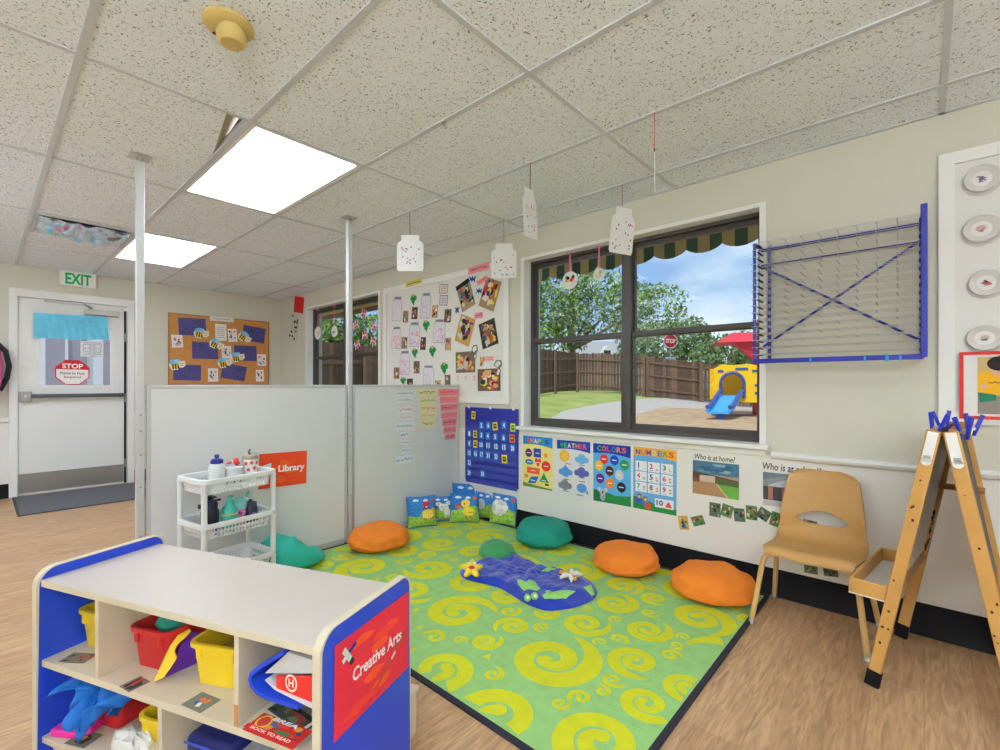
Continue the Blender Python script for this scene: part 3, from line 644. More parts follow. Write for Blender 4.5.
def d_cup(k):
    k.line([(-.3, .3), (.3, .3), (.22, -.32), (-.22, -.32), (-.3, .3)], .004, fc(120, 118, 124), 1)
    k.disc(-.12, .05, .05, fc(110, 110, 116), L=1); k.disc(.12, .05, .05, fc(110, 110, 116), L=1); k.line([(-.13, -.15), (0, -.2), (.13, -.15)], .004, fc(110, 110, 116), 1)
    k.scrawl(0, .42, .7, .12, fc(130, 128, 134), 3, 1, .004)
on_leaf('face_drawing', 'pencil face drawing beside the blue cloth end, nearer the latch', 'drawing', [(80.5, 341), (93, 341.5), (93, 357), (80.5, 356.5)], fc(226, 226, 230), d_cup)
on_leaf('face_drawing', 'pencil face drawing beside the blue cloth end, nearer the hinges', 'drawing', [(92, 341.5), (104, 342), (103, 357.5), (91.5, 357)], fc(222, 222, 228), d_cup)
# blue cloth over the door glass
a = dims('B', [(33.6, 312.5), (106.6, 317), (108.6, 340.2), (34.8, 338.4)], .02)
m = MB(); W, Hh = a[1], a[2]; BLU = mat('pale blue cloth', (112, 206, 238), .8, var=.12, scale=5, sheen=.3)
fz = lambda x, y: .006 + .006 * math.sin(x * 60 + 4 * y) * (.4 + .6 * (1 - y)) + .008 * noise.noise(Vector((x * 7, y * 9, 0)))
m.grid(lambda u, v: ((u - .5) * W * (1 + .03 * (1 - v)), (v - .5) * Hh + .006 * math.sin(u * 9) * (1 - v), fz(u, v) + .004), 50, 20, BLU)
m.grid(lambda u, v: ((u - .5) * W * (1 + .03 * (1 - v)), (v - .5) * Hh + .006 * math.sin(u * 9) * (1 - v), fz(u, v)), 50, 20, BLU)
place(tag(m.build('blue_cloth'), 'light blue cloth hung across the top of the exit door glass', 'cloth'), 'B', a[0], a[3])
# small switch plate right of the door
sheet('blue_card', 'narrow blue card on the wall beside the exit door hinges', 'card', 'B', [(133.5, 418), (137, 418), (137, 436), (133.5, 436)], fc(60, 130, 200), lambda k: k.rect(-.3, -.4, .3, .1, fc(90, 160, 220)))
# pink backpack hanging at the picture edge
bp = onX(2, 350, XB + .12)
t = BPK = thing('backpack', 'pink and black backpack hanging on the wall left of the exit door', 'backpack', (XB, bp.y - .165, 1.38), ROT['B'])
PK = mat('pink nylon', (240, 110, 170), .7, var=.05); BK = mat('black nylon', (34, 32, 38), .75)
m = MB(); m.grid(lambda u, v: (.17 * math.cos(2 * PI * u) * (math.sin(PI * v) ** .35), -.02 + .24 * -math.cos(PI * v), .11 + .10 * math.sin(2 * PI * u) * (math.sin(PI * v) ** .4)), 24, 14, PK, closed_u=True); m.build('body', t)
m = MB(); m.grid(lambda u, v: (.14 * math.cos(2 * PI * u) * (math.sin(PI * v) ** .35), -.14 + .10 * -math.cos(PI * v), .19 + .045 * math.sin(2 * PI * u) * (math.sin(PI * v) ** .4)), 20, 10, mat('grey nylon', (150, 146, 150), .7), closed_u=True); m.build('front_pocket', t)
m = MB(); m.tube([(.13, .18, .12), (.19, .12, .12), (.215, 0, .11), (.20, -.1, .10), (.15, -.2, .09)], .022, BK, 8); m.build('strap', t)
m = MB(); m.tube([(-.04, .20, .08), (-.03, .29, .04), (.03, .29, .04), (.04, .20, .08)], .009, BK, 6); m.build('handle', t)

BPK.scale = (1, 1.25, 1)
z5 = lambda p: zq(140, 290, 6.25, p)
c, w, h, roll = dims('B', z5([(175, 140), (805, 200), (803, 592), (175, 592)]), .001)
t = thing('cork_board', 'framed cork notice board on the back wall with bees and purple paintings', 'cork board', c, ROT['B'])
cork = mat('cork', (206, 142, 78), .9, var=.16, scale=60)
m = MB(); m.box((-w / 2 + .008, -h / 2 + .008, 0), (w / 2 - .008, h / 2 - .008, .010), cork); m.build('cork_panel', t)
m = MB(); fm = mat('oak strip', (168, 112, 62), .6)
for a in ((-w / 2, -h / 2, -w / 2 + .012, h / 2), (w / 2 - .012, -h / 2, w / 2, h / 2), (-w / 2 + .012, -h / 2, w / 2 - .012, -h / 2 + .012), (-w / 2 + .012, h / 2 - .012, w / 2 - .012, h / 2)): m.box((a[0], a[1], 0), (a[2], a[3], .014), fm)
m.build('frame', t)
def d_purple(seed):
    def f(k):
        rnd = random.Random(seed)
        for i in range(12): k.blob(rnd.uniform(-.4, .4), rnd.uniform(-.4, .4), .06, .06, fc(*rnd.choice(((84, 70, 140), (96, 64, 110), (64, 66, 130)))), rnd, 1 + i * .2)
    return f
PUR = fc(84, 82, 140)
for i, (q, lb) in enumerate((([(238, 172), (412, 180), (412, 285), (243, 282)], 'purple painting in the top corner of the cork board toward the door'), ([(648, 220), (784, 240), (776, 338), (636, 308)], 'tilted purple painting in the top corner of the cork board toward the window wall'),
        ([(328, 322), (488, 328), (486, 434), (323, 428)], 'purple painting in the middle row of the cork board, nearer the door'), ([(585, 346), (727, 350), (730, 446), (590, 440)], 'purple painting in the middle row of the cork board, nearer the window wall'),
        ([(212, 464), (384, 468), (378, 571), (205, 558)], 'purple painting in the bottom row of the cork board, nearer the door'), ([(520, 456), (667, 480), (654, 574), (503, 546)], 'tilted purple painting in the bottom row of the cork board under the bees'))):
    sheet('purple_painting', lb, 'painting', 'B', z5(q), PUR, d_purple(i), 'purple paintings on the cork board', off=.0125)
def d_bee(k):
    k.disc(-.22, .22, .24, fc(120, 196, 236), .30, 1); k.disc(-.02, .28, .18, fc(150, 212, 240), .24, 2)
    k.disc(-.12, -.14, .30, fc(242, 206, 60), .28, 3)
    for x in (-.30, -.14, .02): k.P([(x - .04, -.42), (x + .04, -.42), (x + .06, .10), (x - .02, .10)], INK, 4)
    k.disc(.24, .0, .20, fc(248, 232, 206), .30, 5); k.disc(.20, .06, .03, INK, L=6); k.disc(.32, .06, .03, INK, L=6); k.line([(.18, -.12), (.26, -.16), (.34, -.12)], .004, fc(180, 60, 60), 6)
for (x, y), rl, lb in (((385, 272), -5, 'paper bee on the topmost purple painting nearer the door'), ((480, 340), -25, 'paper bee at the top corner of the middle purple painting'), ((656, 296), -35, 'steeply tilted paper bee on the tilted top purple painting'),
        ((612, 420), 5, 'paper bee on the middle purple painting nearer the window wall'), ((532, 455), 8, 'paper bee at the top of the tilted bottom purple painting'), ((235, 466), 6, 'paper bee on the bottom purple painting nearer the door')):
    p = pos('B', 140 + x / 6.25, 290 + y / 6.25, .015); k = Card(.18, .132, fc(246, 240, 228), .001, [(-.5, .1), (-.3, .5), (.1, .5), (.2, .3), (.45, .35), (.5, -.1), (.3, -.35), (.1, -.3), (0, -.5), (-.35, -.5), (-.5, -.15)]); d_bee(k)
    place(tag(k.build('paper_bee'), lb, 'paper bee', 'paper bees on the cork board'), 'B', p, R(rl))  # bees lie flat on the cork board
def d_cards(seed): return lambda k: k.photo([(236, 230, 224), (40, 60, 120), (226, 120, 60), (50, 50, 60), (220, 180, 160)], seed, 9, (-.42, -.4, .42, .42))
for i, (q, lb) in enumerate((((198, 280, 268, 360), 'white picture card on the cork board under the top bee, at the door side'), ((550, 243, 606, 324), 'white picture card on the cork board beside the printed note'), ((510, 350, 570, 428), 'white picture card between the two middle purple paintings'),
        ((425, 490, 488, 572), 'white picture card between the two bottom purple paintings'), ((733, 402, 788, 474), 'white picture card at the window side edge of the cork board, upper one'), ((724, 499, 775, 571), 'white picture card at the window side edge of the cork board, lower one'))):
    sheet('picture_card', lb, 'card', 'B', z5(rectq(*q)), fc(244, 240, 236), d_cards(i + 70), 'picture cards on the cork board', off=.0125)
def d_note(k):
    for i in range(6): k.line([(-.35, .3 - i * .12), (.3, .3 - i * .12)], .005, fc(130, 120, 160) if i < 2 else fc(160, 160, 165), 1)
sheet('printed_note', 'white printed note near the top middle of the cork board', 'note', 'B', z5([(470, 212), (541, 214), (540, 320), (470, 314)]), fc(240, 236, 228), d_note, off=.0125)
sheet('title_strip', 'white title strip across the top edge of the cork board', 'title strip', 'B', z5([(436, 160), (586, 174), (584, 202), (436, 192)]), fc(234, 230, 222), lambda k: k.scrawl(0, 0, .7, .35, fc(150, 146, 140), 5, 1, .004), off=.016)  # strip lies flat across the board edge

# ------------------------------------------------------------------ red card and spotted sheet in the far corner
z2 = lambda p: zq(240, 240, 8.333, p)
sheet('red_card', 'red paper card high in the corner beside the far window', 'card', 'W', z2([(455, 466), (536, 480), (527, 615), (449, 600)]), fc(216, 40, 38), lambda k: k.star(0, 0, .18, fc(190, 28, 30), k=6))
def d_spots(k):
    rnd = random.Random(8)
    for i in range(12): k.blob(rnd.uniform(-.4, .4), rnd.uniform(-.42, .42), .10, .05, INK, rnd, 1)
sheet('spotted_paper', 'pale paper with black spots under the red card', 'paper', 'W', [(289.5, 312), (299.5, 313.5), (298.5, 342), (289.5, 341)], fc(206, 204, 186), d_spots)

# ------------------------------------------------------------------ framed white board between the windows
def framed_board(label, x0, x1, z0, z1):
    t = thing('framed_board', label, 'notice board', ((x0 + x1) / 2, YW - .001, (z0 + z1) / 2), ROT['W']); w, h = (x1 - x0) / 2, (z1 - z0) / 2; f = .055
    m = MB(); m.box((-w + f, -h + f, 0), (w - f, h - f, .008), mat('white laminate board', (228, 226, 220), .5, var=.01)); m.build('board', t)
    m = MB()
    m.prism([(-w, -h), (w, -h), (w, -h + f), (-w, -h + f)], 0, .022, M_TRIM); m.prism([(-w, h - f), (w, h - f), (w, h), (-w, h)], 0, .022, M_TRIM); m.prism([(-w, -h + f), (-w + f, -h + f), (-w + f, h - f), (-w, h - f)], 0, .022, M_TRIM); m.prism([(w - f, -h + f), (w, -h + f), (w, h - f), (w - f, h - f)], 0, .022, M_TRIM)
    m.build('frame', t, bevel=.004)
framed_board('white framed board full of jar drawings and photos between the windows', -4.44, -2.606, 1.02, 2.244)
framed_board('white framed board with round plate pictures above the easel', .05, 1.88, 1.01, 2.255)
BO = .010
za = lambda q: zq(390, 270, 10.714, q); zb = lambda q: zq(390, 320, 10.714, q); zc_ = lambda q: zq(450, 260, 10.714, q); zd = lambda q: zq(450, 325, 10.714, q)
JARO = [(-.5, -.5), (.5, -.5), (.5, .28), (.36, .38), (.38, .5), (-.38, .5), (-.36, .38), (-.5, .28)]
def d_jar(cols, seed):
    def f(k):
        G = fc(168, 166, 176)
        k.line([(-.46, -.47), (.46, -.47), (.46, .27), (.34, .37), (.34, .47), (-.34, .47), (-.34, .37), (-.46, .27), (-.46, -.47)], .006, G, 1)
        k.rect(-.34, .38, .34, .49, fc(150, 148, 160), 1); k.scrawl(0, .43, .55, .05, fc(90, 88, 100), seed, 2, .004)
        rnd = random.Random(seed)
        for i in range(14 if cols else 0): k.blob(rnd.uniform(-.34, .34), rnd.uniform(-.42, .1), .11, .05, fc(*rnd.choice(cols)), rnd, 2 + i * .2)
    return f
pinks = ((240, 180, 196), (226, 190, 226), (244, 160, 170), (206, 190, 230))
for i, (z, q, cl, lb) in enumerate(((za, (25, 285, 130, 552), (), 'empty jar drawing at the top of the board, nearest the far window'), (za, (330, 245, 440, 522), ((214, 200, 232),), 'pale jar drawing at the top of the board under the yellow label'),
        (zb, (18, 70, 122, 310), ((246, 196, 186), (244, 170, 176)), 'pink filled jar drawing in the middle row nearest the far window'), (zb, (205, 22, 320, 292), pinks, 'pink and purple jar drawing second along the middle row'), (zb, (465, -8, 597, 250), pinks, 'large jar drawing with red and pink dots under the framed notes'),
        (zb, (105, 328, 215, 590), pinks, 'pink speckled jar drawing in the lower row'), (zb, (352, 486, 476, 700), ((220, 210, 222),), 'nearly blank jar drawing low on the board just above the divider'))):
    sheet('jar_drawing', lb, 'drawing', 'W', z(rectq(*q)), fc(226, 222, 226), d_jar(cl, i + 20), 'jar drawings on the framed board', JARO, BO)
def d_sham(k):
    g = fc(30, 150, 70); g2 = fc(20, 116, 52)
    for x, y in ((-.2, .12), (.2, .16), (.0, -.12)): k.disc(x, y, .22, g, .22, 1)
    k.P([(-.05, -.1), (.06, -.1), (.16, -.45), (.06, -.48)], g2, 2); k.disc(-.1, .05, .09, g2, .08, 3); k.P([(-.3, .42), (.1, .48), (.12, .36), (-.25, .34)], fc(190, 140, 90), 2)
for z, q, lb in ((za, (212, 258, 292, 382), 'green painted shamrock at the top of the board beside the first jar'), (zb, (345, 0, 432, 130), 'green painted shamrock in the middle of the board beside the dotted jar'), (zb, (228, 300, 305, 412), 'green painted shamrock above the pale photo in the lower row'),
        (zb, (412, 275, 500, 408), 'green painted shamrock under the middle of the board, between two jars'), (zb, (535, 450, 630, 592), 'green painted shamrock nearest the big group photos'), (zb, (106, 608, 178, 700), 'green painted shamrock at the bottom of the board, half hidden by the divider')):
    sheet('paper_shamrock', lb, 'shamrock', 'W', z(rectq(*q)), fc(224, 226, 214), d_sham, 'painted shamrocks', [(-.5, .2), (-.3, .5), (.3, .5), (.5, .2), (.35, -.2), (.2, -.5), (-.1, -.5), (-.3, -.2)], BO)
KIDB = [(150, 130, 100), (70, 62, 54), (196, 164, 120), (110, 104, 80)]
KID = [(196, 164, 120), (50, 42, 36), SKIN, (60, 60, 56), (236, 226, 206), (190, 70, 50), (90, 74, 50)]
for i, (z, q, lb) in enumerate(((za, (140, 438, 196, 562), 'small snapshot beside the empty jar drawing'), (za, (234, 398, 296, 526), 'small snapshot under the first shamrock'), (za, (450, 378, 512, 512), 'small snapshot beside the pale jar under the yellow label'), (za, (584, 420, 656, 562), 'small snapshot under the two framed notes'),
        (zb, (124, 184, 186, 308), 'small snapshot beside the pink filled jar'), (zb, (326, 184, 384, 320), 'small snapshot beside the pink and purple jar'), (zb, (590, 190, 656, 326), 'small snapshot beside the large dotted jar'), (zb, (254, 440, 318, 572), 'small pale snapshot beside the speckled jar in the lower row'),
        (zb, (42, 508, 100, 630), 'small snapshot in the lower corner of the board nearest the far window'), (zb, (182, 628, 246, 700), 'small snapshot beside the lowest shamrock'), (zb, (484, 646, 546, 700), 'small snapshot beside the nearly blank jar'), (zb, (590, 588, 648, 694), 'small snapshot with a red top below the shamrock by the group photos'))):
    sheet('small_snapshot', lb, 'photo', 'W', z(rectq(*q)), fc(210, 190, 150), (lambda s: lambda k: k.photo([KIDB[s % 4]] + KID[1:], s, 11))(i + 200), 'small snapshots on the framed board', None, BO)
def d_fr(k):
    k.line([(-.45, -.45), (.45, -.45), (.45, .45), (-.45, .45), (-.45, -.45)], .006, fc(90, 80, 96), 1)
    for i in range(3): k.line([(-.3, .2 - i * .2), (.3, .2 - i * .2)], .006, fc(190, 140, 150), 1)
sheet('framed_note', 'upper of the two small boxed notes with a pink tint', 'note', 'W', za(rectq(527, 150, 622, 252)), fc(232, 218, 212), d_fr, None, None, BO)
sheet('framed_note', 'lower of the two small boxed notes with grey lines', 'note', 'W', za(rectq(530, 270, 620, 382)), fc(214, 212, 216), d_fr, None, None, BO)
sheet('paper_label', 'yellow handwritten label on the top frame of the board', 'label', 'W', za([(172, 132), (344, 82), (344, 140), (172, 186)]), fc(226, 204, 110), lambda k: k.scrawl(0, 0, .8, .35, fc(90, 74, 30), 7, 1, .006), None, None, .0235)  # labels are stuck flat on the board and its frame
for q, lb, of in (([(195, 82), (424, 22), (424, 92), (196, 160)], 'large pink label on the frame above the big photos', .0235), ([(285, 225), (390, 165), (404, 205), (296, 280)], 'tilted pink label between the two top photos', .012), ([(264, 570), (346, 556), (352, 618), (268, 632)], 'square pink label in the middle of the four top photos', .012)):
    sheet('paper_label', lb, 'label', 'W', zc_(q), fc(240, 150, 156), (lambda s: lambda k: k.scrawl(0, 0, .8, .4, fc(170, 70, 84), s, 1, .006))(len(lb)), 'pink labels', None, of)
sheet('paper_label', 'thin pink label between the two lower group photos', 'label', 'W', zd([(374, 338), (472, 324), (474, 384), (384, 390)]), fc(238, 196, 196), lambda k: (k.scrawl(0, .15, .8, .25, fc(226, 80, 100), 71, 1, .006), k.scrawl(0, -.22, .7, .25, fc(226, 80, 100), 72, 1, .006)), 'pink labels', None, .012)
BIG = [[(170, 146, 112), (40, 36, 34), (70, 120, 160), (200, 90, 70), (226, 200, 170), (60, 110, 110)], [(168, 140, 104), (206, 60, 50), (44, 38, 36), (226, 90, 70), (226, 214, 70), (50, 60, 150), (230, 220, 210)], [(206, 158, 84), (140, 60, 120), (60, 44, 40), (200, 210, 196), (60, 50, 40)],
       [(60, 54, 48), (206, 150, 90), (196, 206, 196), (226, 190, 70), (70, 80, 110), (170, 90, 60)], [(120, 106, 80), (230, 170, 120), (226, 200, 90), (50, 48, 60), (220, 90, 70), (200, 190, 170)], [(110, 90, 70), (226, 160, 110), (220, 80, 70), (226, 206, 80), (40, 44, 70), (240, 220, 200)]]
for i, (z, q, lb) in enumerate(((zc_, [(65, 290), (205, 190), (272, 472), (132, 565)], 'tilted class photo at the top, nearest the jar drawings'), (zc_, [(400, 182), (550, 235), (472, 556), (300, 488)], 'tilted class photo at the top, under the hanging jar cutout'), (zc_, [(108, 572), (280, 640), (196, 928), (62, 866)], 'tilted class photo with a child in purple, second row'),
        (zc_, [(314, 690), (490, 612), (508, 896), (344, 962)], 'class photo of children round a table, second row'), (zd, [(62, 288), (268, 284), (272, 500), (64, 520)], 'class group photo in the third row, nearer the jar drawings'), (zd, [(294, 472), (545, 466), (536, 702), (302, 712)], 'class group photo at the bottom corner of the board above the pocket chart'))):
    sheet('class_photo', lb, 'photo', 'W', z(q), fc(200, 180, 150), (lambda s: lambda k: (k.photo(BIG[s], s + 300, 26), k.rect(-.5, .34, .5, .5, fc(30, 28, 28), 12) if s == 0 else None))(i), 'class photos on the framed board', None, BO)
BF = [(-.5, .4), (-.1, .15), (.0, .5), (.12, .15), (.5, .45), (.35, 0), (.45, -.45), (.1, -.15), (-.05, -.5), (-.15, -.15), (-.5, -.4), (-.3, 0)]
for q, lb in (((200, 165, 280, 242), 'blue paper butterfly beside the large pink label'), ((276, 298, 346, 366), 'blue paper butterfly at the edge of the second top photo'), ((52, 490, 100, 580), 'blue paper butterfly under the first top photo')):
    sheet('paper_butterfly', lb, 'paper butterfly', 'W', zc_(rectq(*q)), fc(40, 96, 170), lambda k: k.disc(0, 0, .12, fc(30, 60, 120)), 'blue paper butterflies', BF, .016)
for (x0, y0, x1, y1), lb in (((228, 215, 296, 362), 'key shaped outline cutout over the third row photo'), ((466, 376, 556, 520), 'key shaped outline cutout over the bottom corner photo')):
    sheet('key_cutout', lb, 'cutout', 'W', zd(rectq(x0, y0, x1, y1)), fc(120, 120, 110), lambda k: (k.P([(-.36, .1), (-.1, .4), (.3, .42), (.36, .2), (.0, -.02)], fc(226, 224, 216), 1), k.disc(.15, -.32, .15, fc(236, 234, 226), L=1)), 'key cutouts', [(-.5, .1), (-.2, .5), (.4, .5), (.5, .15), (.25, -.1), (.4, -.35), (.2, -.5), (-.05, -.35), (0, -.08)], .020)
sheet('orange_cutout', 'small orange animal cutout between the two lower group photos', 'cutout', 'W', zd(rectq(308, 335, 372, 442)), fc(206, 140, 50), lambda k: (k.disc(.1, .2, .2, fc(226, 190, 120)), k.disc(-.1, -.3, .12, fc(90, 50, 30))), None, [(-.3, .5), (.0, .3), (.4, .5), (.5, .1), (.2, -.1), (.1, -.5), (-.3, -.5), (-.2, 0)], .012)
for x0, lb in ((60, 'tiny drawn face hanging below the third row photo, first'), (145, 'tiny drawn face hanging below the third row photo, middle'), (240, 'tiny drawn face hanging below the third row photo, last')):
    sheet('face_cutout', lb, 'cutout', 'W', zd(rectq(x0, 528, x0 + 48, 600)), fc(236, 216, 206), lambda k: (k.disc(-.15, .1, .07, INK), k.disc(.15, .1, .07, INK), k.P([(-.2, -.2), (.2, -.2), (0, -.36)], fc(206, 80, 100))), 'tiny face cutouts', [(.5 * math.cos(i * PI / 5), .5 * math.sin(i * PI / 5)) for i in range(10)], .012)

# ------------------------------------------------------------------ pocket chart with number cards
zp = lambda p: zq(460, 400, 8.33, p)
NAVY = mat('navy pocket chart cloth', (34, 46, 150), .6, var=.04)
pcq = zp([(45, 56), (490, 80), (485, 740), (45, 662)])
c, w, h, roll = dims('W', pcq, .0105)
t = thing('pocket_chart', 'navy blue calendar pocket chart with number cards beside the divider', 'pocket chart', c, ROT['W'])
m = MB(); m.box((-w / 2, -h / 2, 0), (w / 2, h / 2, .003), NAVY); m.build('backing', t)
for i in range(8):
    y = h / 2 - h * (.235 + .103 * i) - .03
    m = MB(); m.box((-w / 2 + .012, y - .018, .0035), (w / 2 - .012, y + .022, .0045), mat('clear blue pocket', (62, 72, 172), .25, spec=.6)); m.build('pocket', t)
for i in (-1, 0, 1): m = MB(); m.box((i * w * .42 - .012, h / 2 - .01, .0032), (i * w * .42 + .012, h / 2 + .016, .006), M_TRIM); m.build('hook', t)
LB_ = fc(36, 132, 214)
def numcard(x, y, txt, lb, kind='b', roll=0, sz=(.050, .064)):
    p = onY(*zq(460, 400, 8.33, [(x, y)])[0], YW - .0165)
    k = Card(sz[0], sz[1], {'b': LB_, 'y': fc(244, 220, 54), 'o': fc(226, 104, 50), 'g': fc(200, 214, 70)}[kind], .0008)
    if txt: k.words(txt, 0, 0, .72 if len(txt) > 1 else .42, .62, fc(246, 246, 248) if kind == 'b' else INK, 1, bold=.03)
    else:
        k.rect(-.3, -.3, .3, .3, fc(60, 60, 40) if kind != 'g' else fc(40, 110, 60), 1); k.rect(-.2, -.05, .2, .1, fc(230, 200, 60), 2)
    place(tag(k.build('number_card'), lb, 'card', 'cards in the pocket chart'), 'W', p, R(roll))  # cards sit in the chart pockets
for x, n in ((178, '2'), (236, '6'), (366, '4')): numcard(x, 210, n, 'blue card reading %s in the top row of the pocket chart' % n)
numcard(112, 126, '', 'yellow card alone in the title strip of the pocket chart', 'y', -8, (.05, .07)); numcard(292, 218, '', 'tilted yellow card in the top card row of the pocket chart', 'y', 8, (.06, .07)); numcard(440, 230, '', 'green and yellow card at the end of the top row', 'g', 0, (.055, .07))
for x, n in ((78, '1'), (178, '3'), (232, '4'), (294, '5'), (364, '6')): numcard(x, 280 + (x - 78) * .12, n, 'blue card reading %s in the second row of the pocket chart' % n)
numcard(126, 284, '', 'yellow card beside the blue 1 in the pocket chart', 'y', 0, (.05, .066)); numcard(434, 322, '', 'orange card at the end of the second row', 'o', 4, (.062, .07))
for x, n in ((78, '8'), (176, '10'), (234, '11'), (300, '12'), (366, '13'), (438, '20')): numcard(x, 362 + (x - 78) * .11, n, 'blue card reading %s in the third row of the pocket chart' % n)
numcard(128, 366, '', 'yellow card beside the blue 8 in the pocket chart', 'y', 0, (.05, .066))
for x, n in ((78, '15'), (130, '16'), (180, '17'), (234, '31'), (300, '23')): numcard(x, 440 + (x - 78) * .14, n, 'blue card reading %s in the fourth row of the pocket chart' % n)
numcard(370, 492, '', 'yellow and black picture card ending the fourth row', 'y', 3, (.062, .07))
numcard(78, 520, '22', 'blue card reading 22 alone in its row'); numcard(76, 606, '29', 'blue card reading 29 in the lowest used row'); numcard(188, 615, '30', 'blue card reading 30 in the lowest used row')

# ------------------------------------------------------------------ four teaching posters under the window
def letters(k, txt, y, w, h, cols, L=3, x0=None):
    n = len(txt); x = -w / 2 if x0 is None else x0
    for i, ch in enumerate(txt):
        k.words(ch, x + w * (i + .5) / n, y, w / n * .86, h, fc(*cols[i % len(cols)]), L, bold=.03)
RB = [(226, 60, 50), (240, 150, 40), (250, 240, 230), (240, 200, 60), (70, 170, 80), (60, 50, 140), (150, 70, 160)]
def arc_top(k, col, y=.33, dip=.03, L=1): k.P([(-.5, .5), (-.5, y - dip * 0)] + [(-.5 + i / 10, y + .03 * math.sin(PI * i / 10) - dip * i / 10) for i in range(11)] + [(.5, .5)], fc(*col), L)
def d_shapes(k):
    arc_top(k, (36, 130, 206)); letters(k, 'SHAPES', .415, .74, .09, RB)
    W = fc(240, 238, 240)
    k.disc(-.30, .17, .12, fc(90, 36, 120), .085); k.rect(-.13, .10, .12, .27, fc(40, 60, 170)); k.star(.28, .16, .10, fc(244, 140, 50)); k.disc(-.28, -.01, .14, fc(30, 130, 190), .055)
    k.P([(.02, -.09), (.13, .03), (.11, .075), (.06, .08), (.02, .05), (-.02, .08), (-.07, .075), (-.09, .03)], fc(222, 50, 70)); k.disc(.29, -.05, .15, fc(226, 56, 50), .10)
    k.rect(-.36, -.23, .08, -.11, fc(232, 90, 50)); k.P([(-.46, -.27), (-.38, -.25), (-.30, -.27), (-.34, -.33), (-.42, -.33)], fc(236, 140, 70)); k.P([(-.22, -.29), (.05, -.27), (-.06, -.41), (-.33, -.43)], fc(48, 110, 200)); k.P([(.22, -.18), (.38, -.36), (.07, -.36)], fc(30, 140, 80))
    for x, y in ((-.30, .17), (0, .18), (-.28, -.01), (.02, .0), (.29, -.05), (-.14, -.17), (-.15, -.36), (.22, -.33)): k.rect(x - .07, y - .008, x + .07, y + .008, W, 2)
    k.P([(-.5, -.42), (-.3, -.44), (0, -.455), (.5, -.47), (.5, -.5), (-.5, -.5)], fc(110, 150, 60)); k.rect(.26, -.42, .38, -.38, fc(70, 60, 30), 2)
sheet('teaching_poster', 'yellow SHAPES poster under the window, nearest the pocket chart', 'poster', 'W', [(523.2, 435.3), (552.8, 438.3), (552.3, 491), (523.2, 485.5)], fc(238, 222, 130), d_shapes, 'teaching posters', None, .0095)  # posters are fixed flat on the wall panel
def d_weather(k):
    arc_top(k, (36, 62, 170)); letters(k, 'WEATHER', .41, .82, .09, [(70, 180, 80), (70, 190, 90), (250, 240, 240), (244, 210, 60), (240, 150, 50), (226, 70, 60), (226, 110, 150)])
    k.star(-.27, .21, .17, fc(240, 176, 40), k=12, inner=.8); k.disc(-.27, .21, .11, fc(246, 196, 70), L=2)
    def cloud(x, y, s, col, L=1):
        for dx, dy, r in ((-.1, 0, .07), (0, .03, .09), (.1, 0, .07), (.0, -.02, .08)): k.disc(x + dx * s, y + dy * s, r * s, fc(*col), r * s * .62, L)
    cloud(.25, .17, 1.2, (110, 178, 226)); cloud(-.24, -.09, 1.25, (80, 150, 220)); k.P([(-.34, -.04), (-.24, .06), (-.16, -.06)], fc(80, 150, 220)); cloud(.24, -.07, 1.3, (92, 100, 176)); cloud(-.26, -.34, 1.25, (130, 132, 134)); k.disc(.24, -.34, .15, fc(90, 150, 220), .085); k.P([(.34, -.42), (.42, -.36), (.44, -.44)], fc(90, 180, 120))
    for x, y, c in ((-.15, .07, (210, 90, 60)), (.25, .07, (120, 130, 160)), (-.22, -.22, (40, 50, 90)), (.25, -.22, (90, 60, 100)), (-.24, -.44, (110, 110, 112)), (.18, -.47, (60, 60, 90))): k.rect(x - .09, y - .007, x + .09, y + .007, fc(*c), 2)
    for dx in (-.08, 0, .08): k.line([(-.24 + dx, -.15), (-.25 + dx, -.18)], .004, fc(80, 150, 220), 2); k.line([(.24 + dx, -.14), (.22 + dx, -.18)], .004, fc(140, 140, 180), 2)
sheet('teaching_poster', 'white WEATHER poster with sun and clouds, second from the pocket chart', 'poster', 'W', [(557.3, 439.4), (590.9, 442.6), (590.4, 498.3), (557.3, 493)], fc(228, 226, 226), d_weather, 'teaching posters', None, .0095)
def d_colors(k):
    arc_top(k, (30, 52, 160)); letters(k, 'COLORS', .42, .80, .09, [(90, 190, 80), (230, 120, 50), (230, 60, 60), (70, 140, 220), (240, 150, 50), (244, 110, 50)])
    for x, y, c in ((-.20, .24, (226, 50, 46)), (.08, .24, (34, 70, 190)), (.34, .18, (36, 150, 80)), (-.34, .12, (240, 186, 40)), (-.05, .05, (80, 44, 34)), (.21, -.0, (206, 204, 206)), (-.31, -.10, (96, 40, 140)), (-.04, -.16, (238, 130, 36)), (.26, -.20, (34, 32, 34))):
        k.disc(x, y, .115, fc(*c), .085); k.P([(x - .02, y - .10), (x + .02, y - .10), (x, y - .08)], fc(*c)); k.rect(x - .06, y - .008, x + .06, y + .008, fc(240, 236, 236), 2)
    k.P([(-.5, -.32), (-.2, -.31), (.1, -.36), (.5, -.33), (.5, -.5), (-.5, -.5)], fc(40, 132, 66)); k.P([(-.5, -.30), (-.35, -.31), (-.25, -.5), (-.5, -.5)], fc(28, 104, 52), 2)
    g = fc(160, 162, 172); k.disc(-.24, -.41, .075, g, .07, 3); k.disc(-.24, -.33, .085, fc(176, 178, 186), .055, 4); k.disc(-.33, -.29, .045, fc(206, 206, 212), .035, 3); k.disc(-.15, -.29, .045, fc(206, 206, 212), .035, 3); k.disc(-.24, -.335, .02, INK, .022, 5)
